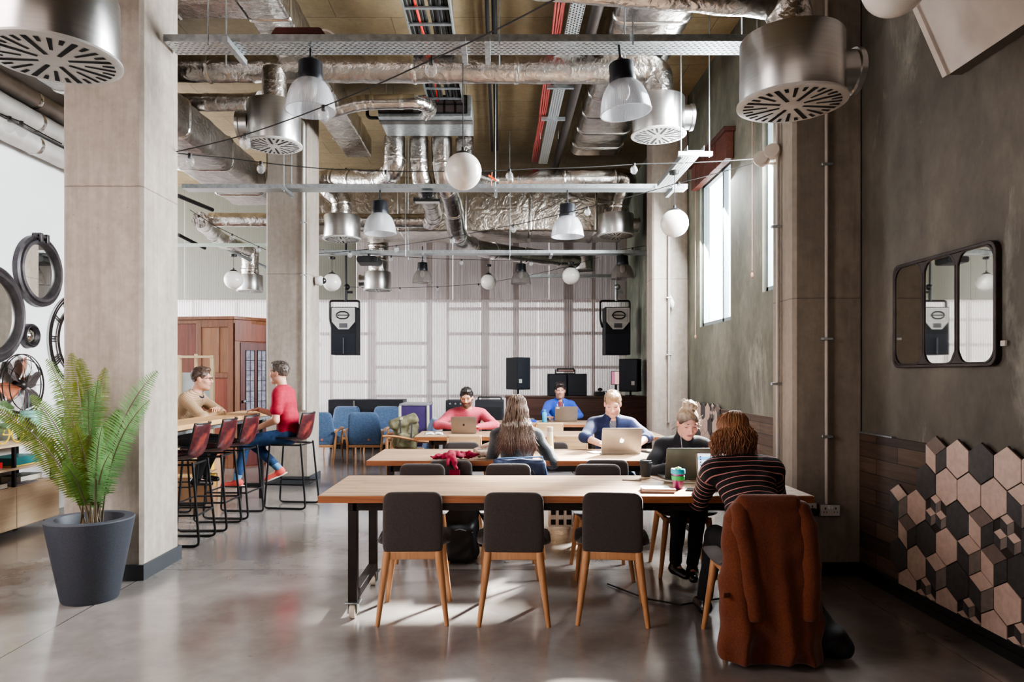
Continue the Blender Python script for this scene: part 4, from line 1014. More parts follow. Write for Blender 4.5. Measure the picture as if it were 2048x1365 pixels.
# ================================================================= audio kit
m_spk=M('speaker cloth black',(30,32,38),(24,26,30),rough=.85,scale=200,bs=.2,bscale=300)
m_horn=M('grey horn',(96,98,102),(84,86,90),rough=.5); m_spw=M('speaker pale fascia',(206,204,202),rough=.45); m_navy=M('navy black grille',(20,26,40),rough=.6)
def wallspeaker(label,px,flip):
    d=13.3; x0,x1=xat(px-25,d),xat(px+25,d); cx=(x0+x1)/2; zt=zat(614,d); zb=zat(710,d); Wd=x1-x0
    r=thing('hanging_loudspeaker',label,'loudspeaker',(cx,d,zb))
    c=MB(); c.prism([(x0,zb),(x1,zb),(x1,zt),(x0,zt)],d,d+.42,'y'); c.build('cabinet',m_spk,r,world=True,bevel=.006)
    h=zt-zb; u=Wd/50
    f=MB(); f.prism([(x0+u*2,zt-u*2),(x0+u*2,zt-u*30),(x0+u*15,zt-u*45),(x1-u*15,zt-u*45),(x1-u*2,zt-u*30),(x1-u*2,zt-u*2)],d-.012,d,'y'); f.build('pale_fascia',m_spw,r,world=True,smooth=0)
    f=MB(); 
    o_=[(x0+u*6,zt-u*5),(x1-u*6,zt-u*5),(x1-u*6,zt-u*29),(x0+u*6,zt-u*29)]; i_=[(cx-u*9,zt-u*13),(cx+u*9,zt-u*13),(cx+u*9,zt-u*21),(cx-u*9,zt-u*21)]
    vs=[(a,d-.014,b) for a,b in o_]+[(a,d+.03,b) for a,b in i_]
    f.add(vs,[(0,1,5,4),(1,2,6,5),(2,3,7,6),(3,0,4,7),(4,5,6,7)]); f.build('horn',m_horn,r,world=True,smooth=0)
    f=MB(); s=1 if flip else -1
    f.tube([V((cx+s*u*q[0],d-.022,zt-u*17+u*q[1])) for q in((-12,0),(-8,5),(-3,7),(6,7),(12,4),(14,0),(12,-4),(6,-7),(-3,-7),(-8,-5))],u*1.3,6,closed=True)
    f.tube([(cx-u*11,d-.02,zt-u*17),(cx+u*12,d-.02,zt-u*17)],u*.9,6)
    f.build('horn_bug',m_black,r,world=True)
    MB().box(cx-u*8,cx+u*8,d-.02,d-.012,zt-u*42,zt-u*33).build('name_plate',m_horn,r,world=True)
    MB().box(x0+u*1,x1-u*1,d-.008,d,zb+u*1,zt-u*54).build('bass_grille',m_navy,r,world=True)
    if not flip:
        MB().box(cx-u*1,cx+u*1,d-.02,d-.008,zb+u*2,zb+u*34).build('bass_divider',m_horn,r,world=True)
    y=MB(); zz=zat(600,d)
    y.tube(arc_pts([(x0-.03,d+.2,zt-h*.42),(x0-.07,d+.2,zt-h*.25),(x0-.07,d+.2,zz),(x1+.02,d+.2,zz),(x1+.02,d+.2,zt-.03)],.05),.02,8)
    y.build('yoke',m_black,r,world=True)
    k=MB(); k.cyl((cx,d+.2,zz),(cx,d+.2,zat(572,d)),.03,n=10); k.sph((cx+.02,d+.2,zat(572,d)),.06,10,8); k.box(cx+.03,cx+.13,d+.18,d+.22,zat(585,d),zat(580,d)); k.tube([(cx,d+.2,zat(572,d)),(cx,d+.2,ZC)],.022,8)
    k.build('clamp_pole',m_black if not flip else m_galv,r,world=True)
wallspeaker('left hanging loudspeaker with a pale horn fascia, beside the second column',687,False)
wallspeaker('right hanging loudspeaker with a pale horn fascia, above the walnut partition',1236,True)
def cabspk(label,px0,px1,py0,py1,d,rz=0,logo=None,stand=0,dep=.4):
    x0,x1=xat(px0,d),xat(px1,d); zb,zt=zat(py1,d),zat(py0,d); cx=(x0+x1)/2; w=(x1-x0)
    r=thing('loudspeaker_cabinet',label,'loudspeaker',(cx,d+dep/2,zb if not stand else zb-stand),rz); z0=stand
    hw=w/2/(abs(math.cos(rz))+abs(math.sin(rz))*dep/w) if rz else w/2
    MB().box(-hw,hw,-dep/2,dep/2,z0,z0+zt-zb).build('cabinet',m_spk,r,bevel=.012)
    MB().box(-hw+.015,hw-.015,-dep/2-.01,-dep/2,z0+.015,z0+zt-zb-.015).build('front_grille',m_navy,r,bevel=.004)
    if logo is not None: MB().box(logo*hw-.03,logo*hw+.03,-dep/2-.016,-dep/2-.01,z0+.12,z0+.19).build('pale_badge',m_spw,r,bevel=.002)
    if stand:
        s=MB().cyl((0,0,0),(0,0,z0),.02,n=10); s.cyl((0,0,0),(0,0,.01),.1,n=16); s.build('pole',m_black,r)
    return r
zp=zat(793,12.6)
a=cabspk('black loudspeaker raised on a pole at the left end of the walnut partition',1015,1058,715,780,12.75,.5,-.55,stand=zat(780,12.75)-zp,dep=.42)
cabspk('left black loudspeaker cabinet of the pair behind the man in the blue hoodie',1097,1134,748,793,12.75,0,dep=.35)
cabspk('right black loudspeaker cabinet of the pair behind the man in the blue hoodie',1135,1174,748,793,12.75,0,dep=.35)
cabspk('black loudspeaker at the right end of the partition by the pale column',1241,1289,718,784,12.75,-.35,.5,stand=zat(784,12.75)-zp,dep=.42)
r=thing('led_bar_light','small black LED bar light on top of the pair of black cabinets','stage light',(xat(1132,12.9),12.9,zat(748,12.75)))
L_=r.location
q=MB(); q.box(L_.x-.17,L_.x+.15,12.86,12.96,L_.z+.035,L_.z+.10); q.build('housing',m_black,r,world=True,bevel=.008)
MB().box(L_.x-.14,L_.x+.13,12.855,12.86,L_.z+.045,L_.z+.075).build('lens_strip',M('lens pink',(170,140,136),rough=.2),r,world=True)
q=MB(); q.bar((L_.x-.19,12.9,L_.z),(L_.x-.19,12.9,L_.z+.08),.02,.03); q.bar((L_.x+.16,12.9,L_.z),(L_.x+.16,12.9,L_.z+.08),.02,.03); q.bar((L_.x-.19,12.9,L_.z+.005),(L_.x+.16,12.9,L_.z+.005),.03,.01); q.build('bracket',m_black,r,world=True)
r=thing('pink_screen','small glowing pink screen on the partition beside the right loudspeaker','screen',(xat(1232,13.0),13.0,zp))
L_=r.location
MB().box(L_.x-.09,L_.x+.09,13.0,13.03,zat(770,13),zat(743,13)).build('bezel',m_black,r,world=True,bevel=.003)
MB().box(L_.x-.08,L_.x+.08,12.995,13.0,zat(769,13),zat(744,13)).build('display',emit('pink glow',(196,120,150),.7),r,world=True)
MB().box(L_.x-.02,L_.x+.05,12.993,12.996,zat(769,13),zat(744,13)).build('display_bar',emit('peach glow',(236,196,180),.8),r,world=True)
q=MB().cyl((L_.x,13.02,zp),(L_.x,13.02,zat(770,13)),.02,n=8); q.box(L_.x-.1,L_.x+.1,12.96,13.1,zp,zp+.012); q.build('stand',m_black,r,world=True)
r=thing('dj_mixer','low black mixer on the walnut partition','mixer',(xat(1205,12.8),12.8,zp)); L_=r.location
MB().box(L_.x-.14,L_.x+.14,12.72,12.98,zp,zp+.075).build('mixer_body',m_blkplastic,r,world=True,bevel=.006)
q=MB()
for i in range(6): q.cyl((L_.x-.11+i*.044,12.8,zp+.075),(L_.x-.11+i*.044,12.8,zp+.095),.012,n=8)
q.build('knobs',m_galv,r,world=True)
MB().sph((L_.x-.03,12.9,zp+.11),.045,12,8,(1,1,.8)).build('headphone_pad',m_black,r,world=True)
def amp(label,px0,px1,py0,py1,d,kind):
    x0,x1=xat(px0,d),xat(px1,d); zt=zat(py0,d)
    r=thing('amplifier_cabinet',label,'amplifier',((x0+x1)/2,d+.25,0))
    MB().box(x0,x1,d,d+.5,.02,zt).build('cabinet',m_blkveneer,r,world=True,bevel=.012)
    MB().box(x0+.04,x1-.04,d-.008,d,.08,zt-.12).build('front_grille',M('amp cloth',(26,28,30),rough=.8),r,world=True)
    q=MB()
    if kind:
        for k in range(9): q.box(x0+.04,x1-.04,d-.014,d-.006,zt-.16-k*.035,zt-.15-k*.035)
        q.build('louvre',m_spk,r,world=True,smooth=0); MB().tube(arc_pts([((x0+x1)/2-.2,d+.25,zt),((x0+x1)/2-.2,d+.25,zt+.045),((x0+x1)/2+.2,d+.25,zt+.045),((x0+x1)/2+.2,d+.25,zt)],.03),.012,8).build('carry_handle',m_black,r,world=True)
    else:
        for k in range(5): q.cyl((x0+.08+k*.09,d-.02,zt-.06),(x0+.08+k*.09,d,zt-.06),.016,n=10)
        q.build('knobs',m_galv,r,world=True)
        MB().lathe([(.001,-.02),(.07,-.012),(.085,-.005),(.09,0)],o=(x0+.17,d-.01,zt-.3),n=20,axis='y').build('speaker_cone',M('brown cone',(96,66,56),rough=.6),r,world=True)
amp('black amplifier with a brown cone left of the man in pink',891,928,801,850,12.2,0)
amp('black louvred amplifier with a carry handle behind the man in pink',950,1008,801,850,12.2,1)
# ================================================================= left wall group
XW=-4.85
def yat(px,x=XW): return x*F/(px-VX)
m_zinc=M('zinc frame',(96,92,94),(74,70,74),rough=.45,metal=.7,scale=10); m_mirror=M('mirror',(226,226,220),(222,222,216),rough=.02,metal=1)
m_verdigris=M('dark bronze frame',(64,56,54),(44,38,38),rough=.4,metal=.6)
def porthole(label,y,z,R,lug=True,domed=False):
    r=thing('round_mirror',label,'mirror',(XW,y,z))
    MB().lathe([(R,.0),(R,.05),(R*.94,.065),(R*.90,.05),(R*.87,.07),(R*.80,.075),(R*.76,.05),(R*.745,.03),(R*.74,0)],n=48,axis='x').build('frame',m_zinc,r,smooth=50)
    if domed: MB().lathe([(R*.75,.02),(R*.6,.04),(R*.3,.06),(.001,.066)],n=40,axis='x',caps=False).build('mirror_glass',m_mirror,r,smooth=180)
    else: MB().lathe([(R*.75,.025),(.001,.025)],n=48,axis='x',caps=False).build('mirror_glass',m_mirror,r,smooth=0)
    if lug:
        q=MB()
        for s in(-.14,.14): q.obox((.05,s*R,R*.93),(.09,.06*R*2,.13*R*2))
        q.cyl((.07,-.2*R,R*.98),(.07,.2*R,R*.98),.018,n=8); q.build('hinge_lug',m_zinc,r,bevel=.006)
porthole('round porthole mirror in a zinc frame, high on the white wall beside the pink column',7.43,zat(543,7.43),.37)
porthole('large round zinc mirror cut by the left edge of the photo',6.72,zat(628,6.72),.47,False)
porthole('small domed round mirror between the two larger round mirrors',7.28,zat(672,7.28),.125,False,True)
# skeleton clock
r=thing('skeleton_clock','big openwork metal clock face half hidden by the pink column','clock',(XW+.03,8.12,zat(682,8.12)))
R=.52; q=MB()
for k in(1.0,.95,.72,.69): q.tube([(0,R*k*math.cos(a),R*k*math.sin(a)) for a in [i*2*PI/56 for i in range(56)]],.008,6,closed=True)
q.build('rings',m_verdigris,r)
q=MB()
for h in range(12):
    a=h*PI/6; n_=[1,2,3,2,1,2,3,4,2,1,2,2][h]
    for k in range(n_):
        o=(k-(n_-1)/2)*.06; q.bar((0,R*.72*math.cos(a+o),R*.72*math.sin(a+o)),(0,R*.95*math.cos(a+o*.9),R*.95*math.sin(a+o*.9)),.01,.012,(1,0,0))
    if h in(1,4,8,10): q.bar((0,R*.72*math.cos(a-.1),R*.72*math.sin(a-.1)),(0,R*.95*math.cos(a+.1),R*.95*math.sin(a+.1)),.01,.012,(1,0,0))
q.build('numerals',m_verdigris,r,smooth=0)
q=MB().bar((.01,0,0),(.01,.25,.12),.012,.02,(1,0,0)); q.bar((.012,0,0),(.012,-.12,.38),.01,.015,(1,0,0)); q.lathe([(.001,-.01),(.03,-.01),(.03,.02),(.001,.02)],n=12,axis='x'); q.build('hands',m_verdigris,r)
# wall fan
r=thing('wall_fan','old fan with copper and grey blades in a wire cage on the white wall','fan',(XW,7.10,zat(771,7.10)))
R=.31; q=MB()
for k,x in((1.0,.06),(1.0,.09),(.82,.12)): q.tube([(x,R*k*math.cos(a),R*k*math.sin(a)) for a in [i*2*PI/48 for i in range(48)]],.0055,6,closed=True)
for i in range(10):
    a=i*PI/5; q.tube([(.12,.05*math.cos(a),.05*math.sin(a)),(.13,R*.6*math.cos(a),R*.6*math.sin(a)),(.09,R*math.cos(a),R*math.sin(a)),(.06,R*math.cos(a),R*math.sin(a))],.003,5)
q.build('wire_cage',m_verdigris,r)
m_cop=M('copper blade',(188,120,92),(160,92,66),rough=.4,metal=.5); m_gryb=M('grey blade',(104,96,94),(84,76,76),rough=.45,metal=.5)
for i in range(6):
    a=i*PI/3+.25; o=MB(); rr=[]
    for t,w in((.05,.02),(.12,.06),(.2,.085),(.26,.08),(.29,.04)):
        c,s=math.cos(a),math.sin(a); rr.append([V((.06+.035*u,t*c-w*u*s,t*s+w*u*c)) for u in(-1,-.5,0,.5,1)])
    o.loft(rr,closed=False); o.build('blade',m_cop if i in(1,3) else m_gryb,r,solid=.004,smooth=60)
q=MB().lathe([(.001,.0),(.05,.0),(.06,.04),(.045,.09),(.02,.11),(.001,.11)],n=20,axis='x'); q.build('hub',m_verdigris,r)
# low shelf unit
r=thing('shelf_sideboard','oak shelf unit with drawers below and black uprights along the white wall','sideboard',(-4.64,6.4,0))
y0,y1=4.6,7.12; xs0,xs1=-4.83,-4.43
MB().box(xs0,xs1,y0,y1,.06,.44).build('carcass',m_oakx,r,world=True,bevel=.003)
for i in range(4):
    a=y0+.01+i*(y1-y0-.02)/4; MB().box(xs1,xs1+.018,a+.003,a+(y1-y0-.02)/4-.003,.07,.43).build('drawer_front',m_oakx,r,world=True,bevel=.003)
for z in(.595,.81): MB().box(xs0,xs1+.0,y0,y1,z,z+.022).build('shelf',m_oakx,r,world=True,bevel=.003)
for y in(4.7,5.6,6.50,7.05):
    for x in(xs0+.03,xs1-.02): MB().box(x-.014,x+.014,y-.014,y+.014,.44,.81).build('upright',m_black,r,world=True)
for y in(4.75,7.0):
    for x in(xs0+.05,xs1-.05): MB().cyl((x,y,0),(x,y,.06),.02,n=10).build('foot',m_black,r,world=True)
def book(label,x,y,z,sx,sy,sz,col,rz=0,name='book'):
    q=thing(name,label,'book',(x,y,z),rz); m=M('cover %s'%(col,),col,rough=.5)
    b=MB(); b.box(-sx/2,sx/2,-sy/2,sy/2,0,.004); b.box(-sx/2,sx/2,-sy/2,sy/2,sz-.004,sz); b.box(-sx/2,-sx/2+.004,-sy/2,sy/2,0,sz); b.build('cover',m,q,bevel=.001)
    MB().box(-sx/2+.004,sx/2-.005,-sy/2+.005,sy/2-.005,.004,sz-.004).build('pages',M('paper edge',(226,220,206),rough=.8),q); return q
def boxed(label,x,y,z,sx,sy,sz,col,lid=None):
    q=thing('game_box',label,'box',(x,y,z)); MB().box(-sx/2,sx/2,-sy/2,sy/2,0,sz*.3).build('box_base',M('base %s'%(col,),lid or (214,190,90),rough=.5),q,bevel=.003)
    MB().box(-sx/2-.003,sx/2+.003,-sy/2-.003,sy/2+.003,sz*.15,sz).build('box_lid',M('lid %s'%(col,),col,rough=.4),q,bevel=.004)
boxed('teal game box with a pale yellow base on the middle shelf',-4.60,6.72,.617,.26,.40,.085,(38,110,112))
boxed('red game box at the left end of the middle shelf',-4.6,6.24,.617,.24,.3,.065,(204,40,48),(236,230,226))
book('thick dark book lying at the left end of the lower shelf',-4.58,6.14,.44,.24,.32,.055,(44,40,44),.1)
book('cream paged book lying beside the black upright on the lower shelf',-4.56,6.36,.44,.2,.16,.05,(34,32,34))
book('flat grey magazine on the lower shelf',-4.58,6.70,.44,.24,.3,.012,(110,104,110),-.1)
book('dark green bound book lying under the teal game box',-4.66,6.92,.44,.2,.32,.06,(48,62,40))
# bottle vase with reeds
r=thing('glass_vase','smoky glass bottle vase with thin blue stems on the top shelf','vase',(-4.58,6.88,0.832))
MB().lathe([(.001,0),(.07,0),(.082,.02),(.085,.08),(.075,.14),(.035,.175),(.022,.19),(.022,.205),(.034,.215),(.03,.22)],n=28).build('vase_body',M('smoky glass',(52,48,52),rough=.08,spec=.8),r)
q=MB(); q.tube(bez((0,0,.12),(-.02,-.02,.3),(0,-.12,.5)),.003,5); q.tube(bez((0,0,.12),(.02,0,.3),(0,.02,.46)),.003,5); q.build('stem',M('blue stem',(120,150,168),rough=.5),r)
r=thing('ribbed_jar','pale green ribbed glass jar on the top shelf beside the smoky vase','jar',(-4.64,7.02,0.832))
MB().lathe([(.001,0),(.09,0)]+[(.092+.006*math.sin(i*1.9),.01+i*.0125) for i in range(21)]+[(.08,.285),(.001,.29)],n=28).build('jar_body',clearmat('mint glass',(150,204,186),.25,.1),r)
# toy bicycle
r=thing('model_bicycle','yellow model bicycle on the top shelf in front of the wall fan','model bicycle',(-4.55,6.60,0.832))
my=M('yellow paint',(240,200,30),rough=.35)
for y in(-.1,.1):
    MB().tube([(0,y+.082*math.cos(a),.087+.082*math.sin(a)) for a in [i*PI/12 for i in range(24)]],.006,6,closed=True).build('wheel',my if y<0 else my,r)
q=MB(); 
for a,b in(((0,-.1,.087),(0,-.05,.20)),((0,-.05,.20),(0,.075,.205)),((0,.1,.087),(0,.07,.24)),((0,.0,.08),(0,.075,.205)),((0,.0,.08),(0,-.05,.20)),((0,.0,.08),(0,-.1,.087))): q.tube([a,b],.006,6)
q.build('frame',my,r)
q=MB(); q.tube([(0,-.055,.20),(0,-.06,.225)],.004,6); q.obox((0,-.065,.228),(.02,.06,.01)); q.build('saddle',m_black,r)
q=MB().tube([(-.05,.09,.245),(0,.07,.24),(.05,.09,.245)],.004,6); q.build('handlebar',m_black,r)
# leafy plant
def leafmat(n,a,b): return M(n,a,b,rough=.45,scale=9)
m_leaf2=leafmat('grey green leaf',(150,176,136),(104,134,92))
r=thing('leafy_pot_plant','small round leaved pot plant on the top shelf at the left edge','pot plant',(-4.56,6.18,0.832))
MB().lathe([(.001,0),(.055,0),(.07,.1),(.075,.11),(.065,.11),(.06,.09),(.001,.088)],n=24).build('pot',M('pale pot',(190,186,180),rough=.6),r)
q=MB(); ss=MB()
for i in range(80):
    a=random.uniform(0,2*PI); e=random.uniform(.05,.95); L=random.uniform(.12,.36); c=V((max(-.2,math.cos(a)*L*.8),math.sin(a)*L*1.1,.11+e*.28)); 
    ss.tube(bez((0,0,.1),(c.x*.4,c.y*.4,.1+e*.2),c,5),.002,4)
    rad=random.uniform(.028,.042); R_=Euler((random.uniform(-.9,.9),random.uniform(-.9,.9),a)).to_matrix()
    q.poly([c+R_@V((rad*math.cos(t)*(1.15),rad*math.sin(t),.006*math.cos(2*t))) for t in [k*PI/5 for k in range(10)]])
o=q.build('leaves',m_leaf2,r,fixn=False); ss.build('stems',leafmat('stem',(120,140,90),(100,120,80)),r)
# ================================================================= potted fern
fx,fy=xat(173,4.62),4.66
r=thing('potted_fern','tall green fern in a tapered charcoal pot in front of the pink column','potted plant',(fx,fy,0))
m_pot=M('charcoal stone pot',(58,62,72),(46,50,58),rough=.6,scale=120,bs=.1,bscale=200)
MB().lathe([(.001,0),(.165,0),(.172,.012),(.262,.50),(.266,.525),(.26,.532),(.205,.532),(.2,.525),(.19,.42),(.001,.42)],n=56).build('pot',m_pot,r,smooth=40)
MB().lathe([(.192,.43),(.1,.44),(.001,.445)],n=24).build('soil',M('dark soil',(40,32,26),rough=.95,bs=.8,bscale=60,bdist=.02),r)
def fern_mat(n,a,b):
    m,t,bb=nt(n); f=noise(t,coords(t),14,3); t.links.new(ramp(t,f,[(.3,srgb(a)),(.7,srgb(b))]),bb.inputs['Base Color']); bb.inputs['Roughness'].default_value=.5
    bb.inputs['Transmission Weight'].default_value=0
    tl=N(t,'ShaderNodeBsdfTranslucent'); tl.inputs[0].default_value=srgb(b); mx=N(t,'ShaderNodeMixShader'); mx.inputs[0].default_value=.22; t.links.new(bb.outputs[0],mx.inputs[1]); t.links.new(tl.outputs[0],mx.inputs[2]); t.links.new(mx.outputs[0],t.nodes['Material Output'].inputs['Surface']); return m
m_f1=fern_mat('fern bright green',(72,108,42),(104,140,62)); m_f2=fern_mat('fern olive',(74,88,24),(108,118,36)); m_f3=fern_mat('fern cool green',(84,130,80),(124,166,108))
m_rach=M('fern stalk',(110,96,84),(92,84,60),rough=.6)
def frond(tip,ctrl,w,mat,start=.32,n=52,base=None):
    base=base or V((random.uniform(-.07,.07),random.uniform(-.06,.06),.43))
    pts=bez(base,ctrl,tip,60); 
    mb=MB(); side0=None; mb.mi=0
    mb.tube(pts,[.0065*(1-.75*i/60) for i in range(61)],6)
    mb.mi=1
    view=V((random.uniform(-.1,.9),-1,random.uniform(0,.5))).normalized()
    for i in range(n):
        s=start+(1-start)*i/n; k=min(59,int(s*60)); p=pts[k].lerp(pts[k+1],s*60-k); t=(pts[min(k+1,60)]-pts[max(k-1,0)]).normalized()
        side=t.cross(view).normalized(); nrm=side.cross(t).normalized()
        q=(s-start)/(1-start); L=w*.84*(math.sin(PI*min(1,(q*.86+.14)))**.75)*(1-.25*q)+.01
        for sg in(-1,1):
            d=(side*sg*.93+t*.32+nrm*random.uniform(-.22,.05)).normalized(); up=(nrm+side*random.uniform(-.5,.5)).normalized(); bl=d.cross(up).normalized()
            hw=.0042+.0022*(1-q); segs=5; L2=L*random.uniform(.9,1.05); row=[]
            for a in range(segs+1):
                u=a/segs; c=p+d*(L2*u)-V((0,0,1))*(.18*L2*u*u)+nrm*(-.05*L2*u*u); ww=hw*(1-u**2.2)*(.75+.45*(a%2)) if a else hw*.4
                row.append((c-bl*ww,c+bl*ww))
            vs=[x for pr in row for x in pr]; mb.add(vs,[(2*a,2*a+1,2*a+3,2*a+2) for a in range(segs)])
    mb.build('frond',[m_rach,mat],r,smooth=0,fixn=False)
def ft(px,py,d): p=at(px,py,d); return V((p.x-fx,p.y-fy,p.z))
FR=[(142,706,4.75,.15,m_f2),(160,716,4.85,.14,m_f2),(212,735,4.85,.12,m_f2),(316,742,4.55,.15,m_f3),(300,800,4.4,.12,m_f3),(196,760,4.3,.11,m_f3),(176,778,4.25,.11,m_f3),(92,718,4.9,.16,m_f1),(60,790,4.6,.13,m_f1),(-8,818,4.45,.15,m_f2),(8,838,4.7,.13,m_f1),(150,850,4.2,.09,m_f2),(206,850,4.2,.09,m_f3),(222,905,4.3,.09,m_f3),(125,925,4.25,.08,m_f1),(178,870,4.35,.09,m_f2),(112,760,4.9,.14,m_f2),(238,820,4.7,.11,m_f1)]
for i,(px,py,d,w,mt) in enumerate(FR):
    tip=ft(px,py,d); z=tip.z; c=V((tip.x*.28,tip.y*.3,.45+(z-.45)*.72)); 
    frond(tip,c,w,mt,start=.22 if z>1 else .3)
# ================================================================= right wall fittings
r=thing('panel_mirror','dark iron framed mirror of three rounded panes on the right wall','mirror',(XR-.02,4.22,1.845))
yl,yr,zb,zt=4.73,3.745,1.515,2.19
o=MB()
def ringframe(mb,y0,y1,z0,z1,rad,w,x0,x1):
    n=len(rrect(1,1,.1,5)); A=rrect(y1-y0,z1-z0,rad,6,(y0+y1)/2,(z0+z1)/2); B=rrect(y1-y0-2*w,z1-z0-2*w,max(.012,rad-w*.4),6,(y0+y1)/2,(z0+z1)/2)
    rings=[[V((x1,a,c)) for a,c in A],[V((x0,a,c)) for a,c in A],[V((x0,a,c)) for a,c in B],[V((x1,a,c)) for a,c in B]]
    mb.loft(rings,cap=False)
ringframe(o,yr,yl,zb,zt,.06,.02,XR-.036,XR-.004)
wp=(yl-yr)/3
o.build('outer_frame',m_verdigris,r,world=True,bevel=.004)
for i in range(3):
    q=MB(); ringframe(q,yr+.012+i*(wp-.006),yr+.012+(i+1)*(wp-.006)-.004,zb+.012,zt-.012,.085,.013,XR-.034,XR-.006); q.build('pane_frame',m_verdigris,r,world=True,bevel=.003)
q=MB()
for i in(1,2):
    y=yr+.01+i*(wp-.004)
    for z,s in((zt-.02,-1),(zb+.02,1)):
        q=MB(); q.prism([(y-.06,z),(y+.06,z),(y+.018,z+s*.07),(y-.018,z+s*.07)],XR-.033,XR-.012,'x'); q.build('corner_web',m_verdigris,r,world=True,bevel=.003)
MB().box(XR-.026,XR-.014,yr+.02,yl-.02,zb+.02,zt-.02).build('mirror_glass',m_mirror,r,world=True,smooth=0)
MB().box(XR-.02,XR-.004,3.70,3.735,1.62,1.65).build('fixing_clip',m_offw,r,world=True,bevel=.003)
m_sock=M('metal clad socket',(140,136,132),rough=.4,metal=.7)
def socket(label,x,z):
    q=thing('socket_plate',label,'socket',(x,5.19,z)); 
    MB().box(-.075,.075,-.04,0,-.045,.045).build('back_box',m_sock,q,bevel=.004)
    MB().box(-.07,.07,-.046,-.04,-.04,.04).build('face_plate',m_spw,q,bevel=.003)
    s=MB()
    for sx in(-.038,.038):
        s.box(sx-.004,sx+.004,-.048,-.046,.008,.022); s.box(sx-.014,sx-.007,-.048,-.046,-.014,-.008); s.box(sx+.007,sx+.014,-.048,-.046,-.014,-.008)
    s.build('socket_slots',m_slot,q,smooth=0)
    for sx in(-.012,.012): MB().box(sx-.008,sx+.008,-.052,-.046,.012,.034).build('rocker_switch',m_white,q,bevel=.002)
    return q
socket('double metal socket plate at the foot of the conduit on the brown column',2.395,.485)
q=socket('double metal socket plate with two black plugs, behind the rust coat',2.225,.50)
for sx in(-.03,.04): MB().obox((sx,-.075,-.02),(.035,.055,.05)).build('black_plug',m_blkplastic,q,bevel=.008)
k=MB().tube(bez((.0,-.09,-.05),(.03,-.12,-.2),(-.02,-.05,-.4)),.005,6); k.build('plug_lead',m_cable,q)
# spotlights beside the window
for i,(px,py,lab) in enumerate(((1524,319,'lower round white spotlight beside the narrow window'),(1546,304,'upper round white spotlight beside the narrow window'))):
    c=at(px,py,5.45 if i else 5.5); q=thing('round_spotlight',lab,'spotlight',c)
    R_=Euler((math.radians(80),0,math.radians(-35))).to_matrix()
    o=MB(); o.T=R_.to_4x4(); o.lathe([(.001,-.03),(.04,-.03),(.056,-.02),(.06,.02),(.055,.035),(.001,.038)],n=28); o.build('lamp_head',M('cream lamp',(214,204,192),rough=.4),q)
    MB().tube([(0,0,0),(.04,.03,-.02),(max(.05,2.14-c.x),.03,-.02)],.012,8).build('arm',m_cond,q)
# security camera on second column
c=at(641,562,9.75); r=thing('security_camera','white dome security camera on the side of the second pale column','camera',c)
MB().lathe([(.001,-.06),(.06,-.06),(.066,-.02),(.066,.01),(.05,.04)],n=24,axis='x').build('housing',m_white,r); MB().sph((.035,0,0),.045,16,10).build('dome',M('smoked dome',(40,40,44),rough=.1,spec=.8),r)
# projector, LED panel
c=at(738,522,11.6); r=thing('projector','black projector hanging under the third cable tray','projector',c)
MB().loft([[V((a,-.18,b_)) for a,b_ in rrect(.34,.10,.04,4)],[V((a,.16,b_)) for a,b_ in rrect(.38,.12,.04,4)]]).build('body',m_blkplastic,r,smooth=50,bevel=.006)
q=MB().cyl((0,0,.06),(0,0,.16),.025,n=12); q.box(-.1,.1,-.06,.06,.055,.075); q.box(-.13,.13,-.07,.07,.155,.17); q.build('ceiling_bracket',m_black,r)
MB().lathe([(.001,-.19),(.03,-.19),(.035,-.17),(.001,-.17)],n=16,axis='y',o=(.09,0,0)).build('lens',m_slot,r)
c=at(855,400,8.85); r=thing('led_batten','slim black LED batten light on a bracket under the second cable tray','stage light',c)
MB().box(-.17,.17,-.06,.06,-.03,0).build('light_body',m_black,r,bevel=.004); q=MB()
for i in range(14): q.box(-.165+i*.017,-.157+i*.017,-.05,.05,0,.02)
q.build('cooling_fins',m_black,r,smooth=0); q=MB().cyl((0,0,0),(0,0,.075),.02,n=10); q.obox((0,0,.05),(.12,.05,.03)); q.obox((0,0,.08),(.14,.08,.015)); q.build('bracket',m_black,r); MB().box(-.15,.15,-.05,.05,-.034,-.03).build('diffuser',m_alu,r)
q=MB().bar(at(1820//2+67,351,8.5),at(993,362,8.5),.02,.02); q.tube([at(984,345,8.5),at(982,372,8.52)],.006,6)
tag(q.build('orange_clamp',M('orange plastic',(232,92,40),rough=.4),loc=tuple(at(985,350,8.5))),'bright orange clamp lever by the nearest globe','clamp')
# white sloping bulkhead upper right
r=thing('white_bulkhead','white sloping boxed bulkhead along the top of the right wall','bulkhead',(2.45,3.0,3.2))
MB().prism([(2.30,3.80),(2.57,3.19),(2.575,3.2),(2.64,3.9),(2.64,4.0),(2.3,4.0)],1.0,4.09,'y').build('sloped_panel',M('off white board',(206,198,190),(192,184,178),rough=.6),r,world=True,smooth=0)
MB().prism([(2.285,3.80),(2.555,3.185),(2.57,3.19),(2.30,3.81)],4.06,4.10,'y').build('edge_trim',m_offw,r,world=True)
MB().prism([(2.575,3.19),(2.645,3.19),(2.645,3.9),(2.62,3.9)],1.0,4.07,'y').build('dark_return',M('dark return',(92,86,82),rough=.8),r,world=True,smooth=0)
# paper note on the far column
MB_=MB().loft([[V((2.44,9.93,2.48)),V((2.38,9.96,2.62))],[V((2.42,9.93,2.36)),V((2.36,9.965,2.48))]],closed=False)
tag(MB_.build('paper_note',m_white,loc=(2.4,9.93,2.5),solid=.003),'crumpled white paper note stuck to the conduit on the pale column','paper')
